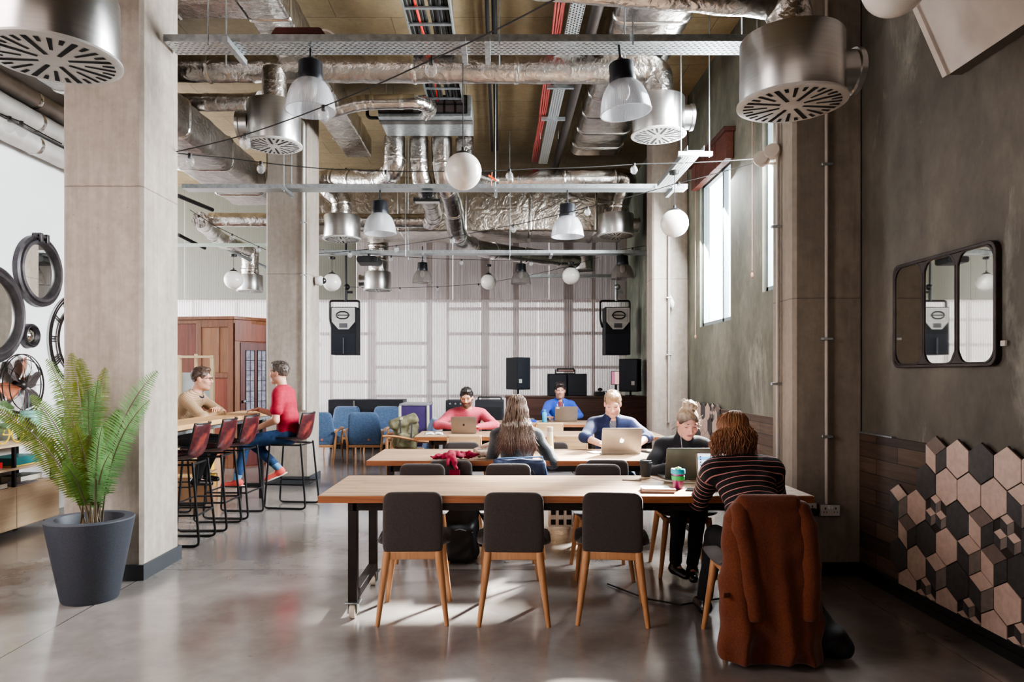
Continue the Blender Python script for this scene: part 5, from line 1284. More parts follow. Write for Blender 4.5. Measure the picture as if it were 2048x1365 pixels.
# ================================================================= implicit surfaces for soft and living things
def npv(v): return np.array(v,dtype=np.float32)
class SDF:
    def __init__(s,k=.02): s.p=[]; s.k=k
    def _add(s,kind,lo,hi,args,k,neg): s.p.append((kind,npv(lo),npv(hi),args,s.k if k is None else k,neg)); return s
    def cap(s,a,b,ra,rb=None,k=None,neg=False):
        rb=ra if rb is None else rb; a=npv(a);b=npv(b);m=max(ra,rb)
        return s._add('c',np.minimum(a-ra,b-rb),np.maximum(a+ra,b+rb),(a,b,ra,rb),k,neg)
    def ell(s,c,r,R=None,k=None,neg=False):
        c=npv(c);r=npv(r); Rm=np.eye(3,dtype=np.float32) if R is None else np.array(R,dtype=np.float32)
        ext=np.abs(Rm)@r
        return s._add('e',c-ext,c+ext,(c,r,Rm),k,neg)
    def box(s,c,h,R=None,rad=.01,k=None,neg=False):
        c=npv(c);h=npv(h); Rm=np.eye(3,dtype=np.float32) if R is None else np.array(R,dtype=np.float32)
        ext=np.abs(Rm)@h
        return s._add('b',c-ext,c+ext,(c,h,Rm,rad),k,neg)
    def fn(s,lo,hi,f,k=None,neg=False): return s._add('f',lo,hi,f,k,neg)
    @staticmethod
    def dist(kind,P,args):
        if kind=='c':
            a,b,ra,rb=args; ab=b-a; L=max(float(ab@ab),1e-9); t=np.clip(((P-a)@ab)/L,0,1)
            return np.linalg.norm(P-a-t[...,None]*ab,axis=-1)-(ra+(rb-ra)*t)
        if kind=='e':
            c,r,R=args; q=(P-c)@R; k0=np.linalg.norm(q/r,axis=-1); k1=np.linalg.norm(q/(r*r),axis=-1)
            return k0*(k0-1)/np.maximum(k1,1e-6)
        if kind=='f': return args(P)
        c,h,R,rad=args; q=np.abs((P-c)@R)-(h-rad)
        return np.linalg.norm(np.maximum(q,0),axis=-1)+np.minimum(q.max(axis=-1),0)-rad
    def mesh(s,vox=.006,noise=None,grow=0):
        pos=[q for q in s.p if not q[5]]
        lo=np.min([q[1] for q in pos],0)-3*vox-grow-.012; hi=np.max([q[2] for q in pos],0)+3*vox+grow+.012
        n=np.ceil((hi-lo)/vox).astype(int)+1
        ax=[lo[i]+vox*np.arange(n[i],dtype=np.float32) for i in range(3)]
        G=np.full(n,.08,dtype=np.float32)
        for kind,l,h,args,k,neg in s.p:
            m=k+2.5*vox+grow+.012
            i0=np.maximum(np.floor((l-m-lo)/vox).astype(int),0); i1=np.minimum(np.ceil((h+m-lo)/vox).astype(int)+1,n)
            if np.any(i1<=i0): continue
            X=np.stack(np.meshgrid(ax[0][i0[0]:i1[0]],ax[1][i0[1]:i1[1]],ax[2][i0[2]:i1[2]],indexing='ij'),-1)
            d=SDF.dist(kind,X,args).astype(np.float32); sl=tuple(slice(i0[i],i1[i]) for i in range(3)); g=G[sl]
            if neg: d=-d; hh=np.maximum(k-np.abs(g-d),0)/max(k,1e-6); G[sl]=np.maximum(g,d)+hh*hh*k*.25
            else: hh=np.maximum(k-np.abs(g-d),0)/max(k,1e-6); G[sl]=np.minimum(g,d)-hh*hh*k*.25
        if grow: G-=grow
        if noise is not None:
            msk=np.abs(G)<.03; idx=np.argwhere(msk); P=lo+idx*vox; G[msk]+=noise(P).astype(np.float32)
        return nets(G,lo,vox)
def nets(G,lo,vox):
    I=G<0; c=[I[:-1,:-1,:-1],I[1:,:-1,:-1],I[:-1,1:,:-1],I[1:,1:,:-1],I[:-1,:-1,1:],I[1:,:-1,1:],I[:-1,1:,1:],I[1:,1:,1:]]
    sm=sum(x.astype(np.int8) for x in c); act=np.argwhere((sm>0)&(sm<8))
    off=np.array([[0,0,0],[1,0,0],[0,1,0],[1,1,0],[0,0,1],[1,0,1],[0,1,1],[1,1,1]])
    vals=np.stack([G[act[:,0]+o[0],act[:,1]+o[1],act[:,2]+o[2]] for o in off],1)
    acc=np.zeros((len(act),3)); cnt=np.zeros(len(act))
    for a,b in((0,1),(2,3),(4,5),(6,7),(0,2),(1,3),(4,6),(5,7),(0,4),(1,5),(2,6),(3,7)):
        va,vb=vals[:,a],vals[:,b]; m=(va<0)!=(vb<0); t=np.where(m,va/np.where(m,va-vb,1),0)
        acc+=np.where(m[:,None],off[a]+t[:,None]*(off[b]-off[a]),0); cnt+=m
    verts=lo+(act+acc/cnt[:,None])*vox
    ids=-np.ones(np.array(G.shape)-1,dtype=np.int64); ids[act[:,0],act[:,1],act[:,2]]=np.arange(len(act))
    quads=[]
    for axis in range(3):
        u,v=[(1,2),(2,0),(0,1)][axis]
        sl0=[slice(None)]*3; sl1=[slice(None)]*3; sl0[axis]=slice(0,-1); sl1[axis]=slice(1,None)
        A=I[tuple(sl0)];B=I[tuple(sl1)]; e=np.argwhere(A!=B)
        e=e[(e[:,u]>0)&(e[:,v]>0)&(e[:,u]<G.shape[u]-1)&(e[:,v]<G.shape[v]-1)]
        fl=A[e[:,0],e[:,1],e[:,2]]
        def cell(du,dv):
            q=e.copy(); q[:,u]+=du; q[:,v]+=dv; return ids[q[:,0],q[:,1],q[:,2]]
        q=np.stack([cell(-1,-1),cell(0,-1),cell(0,0),cell(-1,0)],1)
        q[~fl]=q[~fl][:,::-1]; quads.append(q)
    return verts,np.concatenate(quads)
def sdf_obj(name,vq,mat,parent,cols=None,band=None,relax=2):
    v,q=vq
    # gentle smoothing keeps the voxel steps from showing
    for _ in range(relax):
        acc=np.zeros_like(v); cnt=np.zeros(len(v))
        for i in range(4):
            a,b=q[:,i],q[:,(i+1)%4]; np.add.at(acc,a,v[b]); np.add.at(cnt,a,1)
        v=v*.5+acc/np.maximum(cnt,1)[:,None]*.5
    me=bpy.data.meshes.new(name); L=np.array(parent.location) if parent is not None else np.zeros(3)
    me.vertices.add(len(v)); me.vertices.foreach_set('co',(v-L).astype(np.float32).ravel())
    me.loops.add(len(q)*4); me.loops.foreach_set('vertex_index',q.astype(np.int32).ravel())
    me.polygons.add(len(q)); me.polygons.foreach_set('loop_start',np.arange(0,len(q)*4,4,dtype=np.int32)); me.polygons.foreach_set('loop_total',np.full(len(q),4,dtype=np.int32))
    me.polygons.foreach_set('use_smooth',[True]*len(q)); me.update(calc_edges=True); me.validate()
    me.materials.append(mat)
    if cols is not None:
        a=me.attributes.new('Col','FLOAT_COLOR','POINT'); a.data.foreach_set('color',cols(v).astype(np.float32).ravel())
    if band is not None:
        a=me.attributes.new('band','FLOAT','POINT'); a.data.foreach_set('value',band(v).astype(np.float32).ravel())
    o=bpy.data.objects.new(name,me); COL.objects.link(o)
    if parent is not None: o.parent=parent; CH.setdefault(parent.name,[]).append(o)
    return o
def wrinkle(amp=.004,f1=26,f2=47,seed=0):
    def fn(P):
        x,y,z=P[:,0],P[:,1],P[:,2]
        return amp*(np.sin(f1*(x*.8+z*1.1)+2*np.sin(9*y+seed))*.6+np.sin(f2*(z-.5*x+.4*y)+1.7*np.sin(13*x+seed))*.4)
    return fn
def fuzz(amp,f):
    def fn(P):
        x,y,z=P[:,0],P[:,1],P[:,2]
        return amp*(np.sin(f*x+3*np.sin(f*.31*z))*np.sin(f*y+2*np.sin(f*.27*x))+.5*np.sin(f*2.1*(x+y))*np.sin(f*.6*z))
    return fn
def ik(a,b,l1,l2,pole):
    a=V(a);b=V(b);d=b-a;L=min(d.length,(l1+l2)*.995); u=d.normalized(); b=a+u*L
    x=(l1*l1-l2*l2+L*L)/(2*L); h=math.sqrt(max(l1*l1-x*x,0)); p=V(pole); p=(p-u*p.dot(u)).normalized()
    return a+u*x+p*h,b
m_skin=vcol('skin',.5,.15)
def lin(c): return np.array(srgb(c))
def hairmat(n,a,b,c=None,rough=.42,z0=None,z1=None):
    m,t,bb=nt(n); f=noise(t,coords(t,(1,1,.12)),90,4,.7); col=ramp(t,f,[(.32,srgb(a)),(.68,srgb(b))])
    if c:
        tc=N(t,'ShaderNodeTexCoord'); sx=N(t,'ShaderNodeSeparateXYZ'); t.links.new(tc.outputs['Object'],sx.inputs[0])
        k=math_(t,'MULTIPLY_ADD',sx.outputs['Z'],1/(z1-z0),-z0/(z1-z0)); k=math_(t,'MINIMUM',math_(t,'MAXIMUM',k,0.0),1.0)
        col=mixc(t,k,srgb(c),col)
    t.links.new(col,bb.inputs['Base Color']); bb.inputs['Roughness'].default_value=rough; bump(t,bb,f,.5,.006); return m
def person(label,hip,face,s=1.0,lean=10,curl=8,head=(0,0),hands=(),feet=(),skin=(206,160,136),top=None,sleeve=1.0,trouser=None,shoes=None,hair='short',hairm=None,vox=.0065,female=False,eyes='open',beard=None,tops=None,collar='crew',shoulder=1.0,roll=0,handdir=((0,0),(0,0)),amp=.004,thigh=.43,shin=.42,beltz=0,brow=(40,30,24),topvox=None,wide=0,sole=None,beardk=.75,cuff=.93,tuft=(.5,.02),under=None):
    f=V((math.cos(face),math.sin(face),0)); r=V((f.y,-f.x,0)); up=V((0,0,1)); hip=V(hip)
    la=math.radians(lean); lb=math.radians(lean+curl)
    t1=up*math.cos(la)+f*math.sin(la); t2=up*math.cos(lb)+f*math.sin(lb)
    waist=hip+t1*.19*s; chest=waist+t2*.15*s; neck=waist+t2*.325*s; fr2=(f*math.cos(lb)-up*math.sin(lb))
    sw=(.168 if female else .188)*s*shoulder
    sh=[neck-t2*.055*s-r*sw-fr2*.005,neck-t2*.055*s+r*sw-fr2*.005]      # left, right
    hy,hp=math.radians(head[0]),math.radians(head[1])
    hf0=Matrix.Rotation(hy,3,'Z')@f; hr=V((hf0.y,-hf0.x,0)); hf=hf0*math.cos(hp)-up*math.sin(hp); hu=hr.cross(hf)
    if roll: q=Matrix.Rotation(math.radians(roll),3,hf); hr=q@hr; hu=q@hu
    nd=(t2*.7+up*.6+f*.12).normalized(); hc=neck+nd*.10*s+hu*.075*s+hf*.028*s
    HM=np.array([[hr[i],hf[i],hu[i]] for i in range(3)]); 
    def H(x,y,z): return hc+hr*x+hf*y+hu*z
    root=thing('person',label,'person',(hip.x,hip.y,0))
    TM=np.array([[r[i],fr2[i],t2[i]] for i in range(3)]); PM=np.array([[r[i],(f*math.cos(la)-up*math.sin(la))[i],t1[i]] for i in range(3)])
    arms=[]
    for i,(hd,pole) in enumerate(hands):
        el,wr=ik(sh[i],hd,.285*s,.25*s,pole); arms.append((sh[i],el,wr))
    legs=[]
    for i,(ft_,pole,toe) in enumerate(feet):
        hj=hip+(-r if i==0 else r)*.088*s-up*.01; kn,an=ik(hj,ft_,thigh*s,shin*s,pole); legs.append((hj,kn,an,V(toe).normalized()))
    B=SDF(.03)
    def torso(S,g,k=.05,low=True):
        if female:
            S.ell(chest+t2*.02*s,(.138*s+g+wide*.8,.095*s+g,.17*s+g),TM,k); S.ell(waist-t1*.02,(.125*s+g+wide,.09*s+g+wide*.3,.14*s+g),PM,k)
            for q in(-1,1): S.ell(chest+r*q*.068*s+fr2*.075*s-t2*.005*s,(.06*s+g*.6,.05*s+g*.6,.06*s+g*.6),TM,k*.8)
        else:
            S.ell(chest+t2*.025*s,(.162*s+g,.108*s+g,.175*s+g),TM,k); S.ell(waist-t1*.01,(.142*s+g,.105*s+g,.15*s+g),PM,k)
        if low: S.ell(hip+t1*.02,(.158*s+g,.115*s+g,.125*s+g),PM,k)
        S.cap(sh[0]+r*.01,sh[1]-r*.01,.052*s+g,None,k); S.cap(neck-t2*.02,sh[0].lerp(neck,.35),.045*s+g,.05*s+g,k); S.cap(neck-t2*.02,sh[1].lerp(neck,.35),.045*s+g,.05*s+g,k)
    torso(B,0)
    for a,e,w in arms: B.cap(a,e,.050*s,.040*s,.03); B.cap(e,w,.041*s,.027*s,.02)
    for h,k_,a,toe in legs: B.cap(h,k_,.082*s,.055*s,.03); B.cap(k_,a,.054*s,.036*s,.02); B.cap(a-up*.03,a+toe*.14*s-up*.05,.034*s,.026*s,.02)
    nr=.050*s if female else .058*s
    B.cap(neck-t2*.03,hc-hu*.055*s-hf*.02*s,nr*1.05,nr,.03)
    hs=(.95 if female else 1.0)*s**.5
    def E(c,rr,k,neg=False): B.ell(H(*[q*hs for q in c]),[q*hs for q in rr],HM,k,neg)
    E((0,-.018,.032),(.074,.094,.086),.02); E((0,.022,-.03),(.060,.068,.082),.03); E((0,.05,-.088),(.03,.03,.026),.03)
    for q in(-1,1):
        E((q*.036,.058,-.022),(.028,.026,.03),.02); E((q*.045,.005,-.065),(.02,.04,.03),.03)
        E((q*.076,-.008,-.002),(.010,.022,.032),.006)
        E((q*.031,.098,.014),(.019,.018,.012),.012,True)
    B.cap(H(-.042*hs,.074*hs,.031*hs),H(.042*hs,.074*hs,.031*hs),.013*hs,None,.02)
    B.cap(H(0,.082*hs,.020*hs),H(0,.111*hs,-.022*hs),.0075*hs,.0115*hs,.009); E((0,.062,-.098),(.022,.022,.017),.02)
    for q in(-1,1): E((q*.012,.094,-.027),(.009,.012,.008),.008)
    B.cap(H(-.019*hs,.081*hs,-.056*hs),H(.019*hs,.081*hs,-.056*hs),.006*hs,None,.006); B.cap(H(-.016*hs,.080*hs,-.068*hs),H(.016*hs,.080*hs,-.068*hs),.0068*hs,None,.006)
    # hands
    for i,(a,e,w) in enumerate(arms):
        d=(w-e).normalized(); dz,spread=handdir[i]; d=(d*.6+V((d.x,d.y,0)).normalized()*.4+up*dz).normalized()
        side=d.cross(up).normalized()*(1 if i==0 else -1)      # towards the thumb
        nrm=side.cross(d).normalized(); nrm=nrm if nrm.z>0 else -nrm
        Rh=np.array([[side[j],d[j],nrm[j]] for j in range(3)]); hs2=s*.95
        B.box(w+d*.05*hs2,(.041*hs2,.046*hs2,.015*hs2),Rh,.013,.014)
        for fi in range(4):
            o=(fi-1.5)*.0205*hs2*-1; L=(.068,.078,.072,.056)[fi]*hs2; b0=w+d*.09*hs2+side*o
            m1=b0+(d*.86-nrm*.25+side*o*1.2).normalized()*L*.55; m2=m1+(d*.55-nrm*.85).normalized()*L*.5
            B.cap(w+d*.05*hs2+side*o*.9,b0,.0085*hs2,None,.006); B.cap(b0,m1,.0085*hs2,.0078*hs2,.004); B.cap(m1,m2,.0078*hs2,.0065*hs2,.003)
        b0=w+d*.025*hs2+side*.03*hs2; m1=b0+(side*.75+d*.6).normalized()*.036*hs2; m2=m1+(d*.9+side*.2-nrm*.3).normalized()*.03*hs2
        B.cap(b0,m1,.012*hs2,.0095*hs2,.008); B.cap(m1,m2,.0095*hs2,.0075*hs2,.004)
    sk=lin(skin); lipc=lin((176,104,96) if female else (178,116,100)); bd=None if beard is None else lin(beard)
    def cols(v):
        q=(v-np.array(hc))@HM/hs; x,y,z=q.T; c=np.tile(sk,(len(v),1))
        warm=np.exp(-(((np.abs(x)-.04)/.025)**2+((z+.02)/.03)**2))*(y>.02); c[:,1:3]*=(1-.16*warm)[:,None]
        ear=(np.abs(x)>.068)&(np.abs(z)<.04); c[ear,1:3]*=.86
        lip=np.clip(1.4-((x/.025)**2+((z+.062)/.0115)**2),0,1)*(y>.07)*(y<.12); c[:,:3]=c[:,:3]*(1-lip[:,None]*.9)+lipc[:3]*lip[:,None]*.9; mid=np.clip(1-((x/.024)**2+((z+.062)/.0035)**2),0,1)*(y>.07); c[:,:3]*=(1-.5*mid)[:,None]; sock=np.exp(-(((np.abs(x)-.031)/.02)**2+((z-.018)/.012)**2))*(y>.05); c[:,:3]*=(1-.22*sock)[:,None]
        nst=np.exp(-(((np.abs(x)-.008)/.005)**2+((z+.034)/.004)**2))*(y>.08); c[:,:3]*=(1-.5*nst)[:,None]
        if bd is not None:
            sm=lambda e0,e1,t: np.clip((t-e0)/(e1-e0),0,1)
            line=-.040+.62*np.maximum(0,np.abs(x)-.026)
            w_=sm(.008,-.008,z-line)*sm(-.035,-.005,y)*sm(-.125,-.100,z)
            mo=np.clip(1.3-((x/.021)**2+((z+.062)/.011)**2),0,1); b_=np.clip(w_*(1-mo),0,1)*beardk
            c[:,:3]=c[:,:3]*(1-b_[:,None])+bd[:3]*b_[:,None]
        if under is not None:
            d_=v-np.array(neck); a_=d_@np.array(t2); b_=d_@np.array(r); e_=d_@np.array(fr2); m_=(a_<.016)&(a_>-.22)&(np.abs(b_)<.12)&(np.abs(e_)<.16); c[m_,:3]=lin(under)[:3]
        c[:,3]=1; return c
    sdf_obj('body',B.mesh(vox),m_skin,root,cols=cols,relax=1)
    # eyes and brows
    ew=MB(); ir=MB(); br=MB(); lash=MB()
    for q in(-1,1):
        c=H(q*.031*hs,.071*hs,.014*hs)
        if eyes=='open':
            ew.sph(c,.0125*hs,12,8); ir.sph(c+hf*.0072*hs-hu*.001,.0068*hs,10,6)
            lash.tube([H((q*.031+u*.016)*hs,(.083-.006*abs(u))*hs,(.021-.004*u*u)*hs) for u in(-1,-.4,.3,1)],.0022*hs,5)
        else:
            lash.tube([H((q*.031+u*.016)*hs,(.084-.007*abs(u))*hs,(.006+.004*u*u)*hs) for u in(-1,-.4,.3,1)],.002*hs,5)
            ew.sph(c,.0122*hs,12,8)
        br.tube([H((q*.031+u*.021)*hs,(.087-.010*abs(u+q*.2))*hs,(.036-.004*(u*q)+.002)*hs) for u in(-1,-.5,0,.5,1)],[.0012,.0024,.0028,.0022,.0012],6)
    if eyes!='none':
        ew.build('eyes',M('eye white',(226,220,214),rough=.2) if eyes=='open' else M('lid %d'%id(root),tuple(int(k*.93) for k in skin),rough=.5),root,world=True,smooth=180)
        if eyes=='open': ir.build('irises',M('iris',(44,30,22),rough=.15),root,world=True,smooth=180)
        lash.build('lashes',M('lash',(36,26,24),rough=.7),root,world=True); br.build('eyebrows',M('brow %d'%id(root),brow,rough=.8),root,world=True)
    # clothes
    g=.013
    T=SDF(.03); torso(T,g,low=True)
    for a,e,w in arms:
        T.cap(a,e if sleeve>=.5 else a.lerp(e,sleeve*2),.056*s+g*.7,(.045*s+g*.8) if sleeve>=.5 else .058*s+g,.03)
        if sleeve>.5: T.cap(e,e.lerp(w,(sleeve-.5)*2),.047*s+g*.7,(.033*s+g*.6) if sleeve>.9 else .042*s+g*.5,.02)
    if collar=='turtle': T.cap(neck-t2*.03,hc-hu*.085*s-hf*.025*s,nr+.016,nr+.018,.02)
    elif collar=='hood': T.ell(neck-fr2*.05+t2*.015,(.10,.06,.05),TM,.03); T.cap(neck-t2*.03,neck+nd*.03,nr+.02,nr+.022,.02); T.ell(neck+fr2*.085-t2*.01,(.035,.05,.075),TM,.02,True)
    elif collar=='zip': T.cap(neck-t2*.03,neck+nd*.025,nr+.018,nr+.022,.02); T.ell(neck+fr2*.09+t2*.0,(.036,.045,.07),TM,.015,True)
    else: T.cap(neck-t2*.03,neck+nd*.012,nr+.016,nr+.016,.02)
    if collar!='turtle': T.cap(neck+nd*.01,neck+nd*.08,nr+.006,nr+.012,.006,True)
    if tops is not None:
        def band(v):
            P=v.astype(np.float32); tb=(P-npv(hip))@npv(t2)
            best=np.full(len(P),1.0); out=tb.copy()
            dt=SDF.dist('e',P,(npv(chest),npv((.16*s,.12*s,.2*s)),TM.astype(np.float32)))
            for a,e,w in arms:
                for p0,p1,o in((a,e,0),(e,w,(e-a).length)):
                    d=SDF.dist('c',P,(npv(p0),npv(p1),.05,.05)); ax=npv(p1-p0); u=np.clip(((P-npv(p0))@ax)/(ax@ax),-1 if o==0 else 0,1.3)*np.linalg.norm(ax)+o
                    m=(d<best)&(d<dt-.012)&((u>.05) if o==0 else (u>-1)); out[m]=-u[m]+float((a-hip).dot(t2)); best=np.minimum(best,d)
            return out
    else: band=None
    sdf_obj('jumper' if sleeve>.5 else 'tee_shirt',T.mesh(topvox or vox,wrinkle(amp,seed=hip.x*7)),top,root,band=band)
    if trouser is not None:
        D=SDF(.03); D.ell(hip+t1*.0,(.165*s,.125*s,.11*s),PM,.05)
        for h,k_,a,toe in legs: D.cap(h,k_,.090*s,.064*s,.04); D.cap(k_,k_.lerp(a,cuff),.064*s,.047*s,.02)
        sdf_obj('trousers',D.mesh(max(vox,.007),wrinkle(.004,22,40,3)),trouser,root)
    if shoes is not None:
        for h,k_,a,toe in legs:
            sd=toe.cross(up).normalized(); nn=sd.cross(toe).normalized(); FR_=np.array([[sd[i_],toe[i_],nn[i_]] for i_ in range(3)])
            S=SDF(.02); q=a-up*.02-nn*.02; S.cap(a+up*.005,q,.037*s,.042*s,.02); S.cap(q-toe*.025*s,q+toe*.145*s-nn*.014,.041*s,.034*s,.03)
            S.box(q+toe*.06*s-nn*.080,(.12,.6,.045),FR_,.001,.004,True)
            o=sdf_obj('shoe',S.mesh(.005),shoes,root)
            if sole:
                S=SDF(.01)
                for t_,w_ in((-.03,.036),(.02,.034),(.08,.040),(.135,.036)): S.ell(q+toe*t_*s-nn*.036,(w_*s,.05*s,.012),FR_,.02)
                sdf_obj('rubber_sole',S.mesh(.005),sole,root)
    # hair
    if hair in('short','bun','long','bob'):
        S=SDF(.012)
        S.ell(H(0,-.022*hs,.042*hs),(.083*hs,.100*hs,.092*hs),HM,.01)
        if hair=='short': S.ell(H(0,.03*hs,.108*hs),(.058*hs,.06*hs,.032*hs),HM,.03)
        S.ell(H(0,.105*hs,-.03*hs),(.074*hs,.085*hs,.108*hs),HM,.012,True)
        S.ell(H(0,.03*hs,-.145*hs),(.13*hs,.17*hs,.115*hs),HM,.02,True)
        if hair=='short':
            for q in(-1,1): S.ell(H(q*.085*hs,.0,-.01*hs),(.02*hs,.03*hs,.04*hs),HM,.01,True)
        if hair=='bun':
            S.ell(H(-.005,-.03*hs,.155*hs),(.04,.042,.034),HM,.015); S.ell(H(.02,-.045*hs,.15*hs),(.03,.03,.026),HM,.01); S.ell(H(-.035,-.02*hs,.145*hs),(.024,.03,.022),HM,.01)
        hm=hairm; hv=S.mesh(.005,fuzz(.0035 if hair=='short' else .0025,120 if hair=='short' else 190))
        ho=sdf_obj('hair',hv,hm,root,relax=1)
        if hair=='short':
            mb=MB(); rs=random.Random(int(abs(hip.x*100)))
            for i in range(800):
                az=rs.uniform(0,2*PI); el=math.acos(rs.uniform(-.15,1)); n_=V((math.sin(el)*math.cos(az),math.sin(el)*math.sin(az),math.cos(el)))
                x_,y_,z_=.083*n_.x,-.022+.100*n_.y,.042+.092*n_.z
                if y_>.045 and z_<.105: continue
                if z_<.0 and y_>-.02: continue
                if z_<-.03: continue
                p0=H(x_*hs*.97,y_*hs*.97,z_*hs*.985+(.006 if z_>.1 else 0)); wn=hr*n_.x+hf*n_.y+hu*n_.z; sw_=(hf*.5+hu*.25+hr*rs.uniform(-tuft[0],tuft[0])+V((rs.uniform(-1,1),rs.uniform(-1,1),rs.uniform(-1,1)))*tuft[0]).normalized(); L=rs.uniform(.6,1.3)*tuft[1]
                mb.tube([p0,p0+(wn*.5+sw_).normalized()*L*.6,p0+(wn*.25+sw_*1.1).normalized()*L*1.2],[.0020,.0018,.0006],3)
            mb.build('hair_tufts',hm,root,world=True,smooth=180,fixn=False)
        if hair in('long','bob','bun'):
            mb=MB(); rs=random.Random(int(hip.x*100)+3)
            if hair=='bun':
                for i in range(46):
                    a=rs.uniform(-2.9,.2) ; b0=H(.07*hs*math.cos(a)*1.05,-.02*hs,.04*hs+.075*hs*math.sin(-a)*.4); b0=H(rs.choice((-1,1))*.078*hs,rs.uniform(-.05,.03),rs.uniform(-.06,.06)); L=rs.uniform(.02,.06)
                    d=(b0-hc).normalized(); mb.tube(bez(b0,b0+d*L*.5,b0+d*L*rs.uniform(.5,.9)-hu*L*rs.uniform(-.2,.9),6),.0006,3)
                for i in range(40):
                    a=rs.uniform(0,2*PI); b0=H(.03*math.cos(a),-.03*hs+.03*math.sin(a),.16*hs); mb.tube(bez(b0,b0+V((rs.uniform(-.03,.03),rs.uniform(-.02,.02),.03)),b0+V((rs.uniform(-.06,.06),rs.uniform(-.02,.02),rs.uniform(-.02,.03))),6),.0008,3)
            else:
                nst_=900 if hair=='long' else 620
                for i in range(nst_):
                    az=rs.uniform(-2.35,2.35) if hair=='long' else rs.uniform(-2.6,2.6)   # 0 = back of head
                    sx,sy=math.sin(az),-math.cos(az); pts=[]; rv=rs.uniform(1.0,1.07); pz=rs.uniform(-1,1); py=rs.uniform(-1,.7)
                    top_=H(.012*sx,-.02*hs+.012*sy,.136*hs)
                    for k in range(5):
                        p_=k/4*PI/2; pts.append(H((.088*rv)*hs*sx*math.sin(p_)+.02*pz*(1-k/4),-.024*hs+.106*rv*hs*sy*math.sin(p_)+.05*py*(1-k/4),.042*hs+.098*rv*hs*math.cos(p_)))
                    e=pts[-1]; Ld=rs.uniform(.24,.40) if hair=='long' else rs.uniform(.10,.215); wv=rs.uniform(-1,1)
                    back=-f if hair=='long' else V((0,0,0)); out_=(e-hc); out_.z=0; out_.normalize()
                    for k in range(1,9):
                        u=k/8; q=e-up*(Ld*u)
                        if hair=='long':
                            q+= -f*(.045*math.sin(u*2.2))+ -r*r.dot(e-hc)*(.12*u-.16*u*u) +r*(wv*.075*u*u+.03*u*(1 if (e-hc).dot(r)>0 else -1)) + out_*(.012*math.sin(u*9+wv*3))
                            # keep to the slope of the back
                            zz=q.z; tq=min(max((zz-hip.z)/max(neck.z-hip.z,.01),0),1.0); sp=(hip.lerp(waist,tq/.4) if tq<.4 else waist.lerp(neck,(tq-.4)/.6)); lx=(q-sp).dot(r)
                            offb=(.128+.03*max(0,1-abs(tq-.75)*3))*math.sqrt(max(.15,1-(lx/.24)**2)) if zz<neck.z+.05 else 0
                            lim=-offb-.006-.022*rs.random(); cf=(q-sp).dot(f)
                            if offb and cf>lim: q+= f*(lim-cf)
                        else:
                            q+= out_*(.026*math.sin(u*3.0)+.010*math.sin(u*11+wv*5))+r*(wv*.03*u+.008*math.sin(u*8+pz*4))+f*py*.02*u
                        pts.append(q)
                    rad=rs.uniform(.0014,.0034); n_=len(pts)
                    mb.tube(pts,[rad*(1-.75*max(0,(j-7)/(n_-7))) for j in range(n_)],4,cap=False)
                if hair=='bob':
                    for i in range(26):
                        e=H(.09*hs*rs.choice((1,1,1,-1)),rs.uniform(-.08,.02),rs.uniform(-.1,.05)); o_=(e-hc).normalized(); mb.tube(bez(e,e+o_*.03,e+o_*rs.uniform(.04,.08)-up*rs.uniform(.0,.07),7),.0007,3)
            mb.build('hair_strands',hm,root,world=True,smooth=180,fixn=False)
    return root,dict(f=f,r=r,neck=neck,hc=hc,H=H,hf=hf,hu=hu,hr=hr,chest=chest,t2=t2,fr2=fr2,arms=arms,legs=legs,hip=hip,hs=hs)
def knit(name,c1,c2,bs=.4,sc=220,sheen=.08): return M(name,c1,c2,rough=.9,scale=60,bs=bs,bscale=sc,sheen=sheen,lo=.3,hi=.7)
def stripes(name,base,line,period,width,blur=0):
    m,t,b=nt(name); a=N(t,'ShaderNodeAttribute'); a.attribute_name='band'
    fr=math_(t,'FRACT',math_(t,'DIVIDE',math_(t,'ADD',a.outputs['Fac'],5.0),period)); k=math_(t,'LESS_THAN',fr,width)
    t.links.new(mixc(t,k,srgb(base),srgb(line)),b.inputs['Base Color']); b.inputs['Roughness'].default_value=.85; bump(t,b,noise(t,coords(t),260,3),.2,.003); return m
jeans_blk=M('black trousers',(20,20,24),(14,14,17),rough=.85,scale=60); denim=M('blue denim',(38,72,112),(28,54,90),rough=.85,scale=30,bs=.2,bscale=300)
boot=M('black leather boot',(16,16,18),rough=.25,spec=.6)
dn=-V((0,0,1)); UP=V((0,0,1))
# --- eight people
P1,D1=person('woman with a backlit bun in a black turtleneck looking down at a laptop',(1.37,5.46,.53),-PI/2,s=.93,lean=14,curl=12,head=(4,26),
  hands=(((1.45,4.99,.818),(1,.3,-.9)),((1.20,4.99,.818),(-1,.3,-.9))),feet=(((1.36,5.02,.115),(0,-1,.6),(-.2,-1,0)),((1.26,5.10,.115),(0,-1,.6),(.3,-1,0))),skin=(222,166,142),
  top=knit('black knit',(26,26,29),(18,18,21)),collar='turtle',trouser=jeans_blk,shoes=boot,hair='bun',hairm=hairmat('backlit bun hair',(150,128,106),(214,192,166),(44,34,30),z0=1.12,z1=1.19),vox=.0045,female=True,eyes='shut',topvox=.007)  # pale top of the hair is backlight put into its colour
q=MB(); a_=D1['H'](.06,.01,-.03); q.tube(bez(a_,a_+V((.01,-.07,-.15)),V((a_.x+.0,5.12,.80)),14),.0018,5)
q.build('earphone_lead',M('white lead',(226,214,212),rough=.4),P1,world=True)
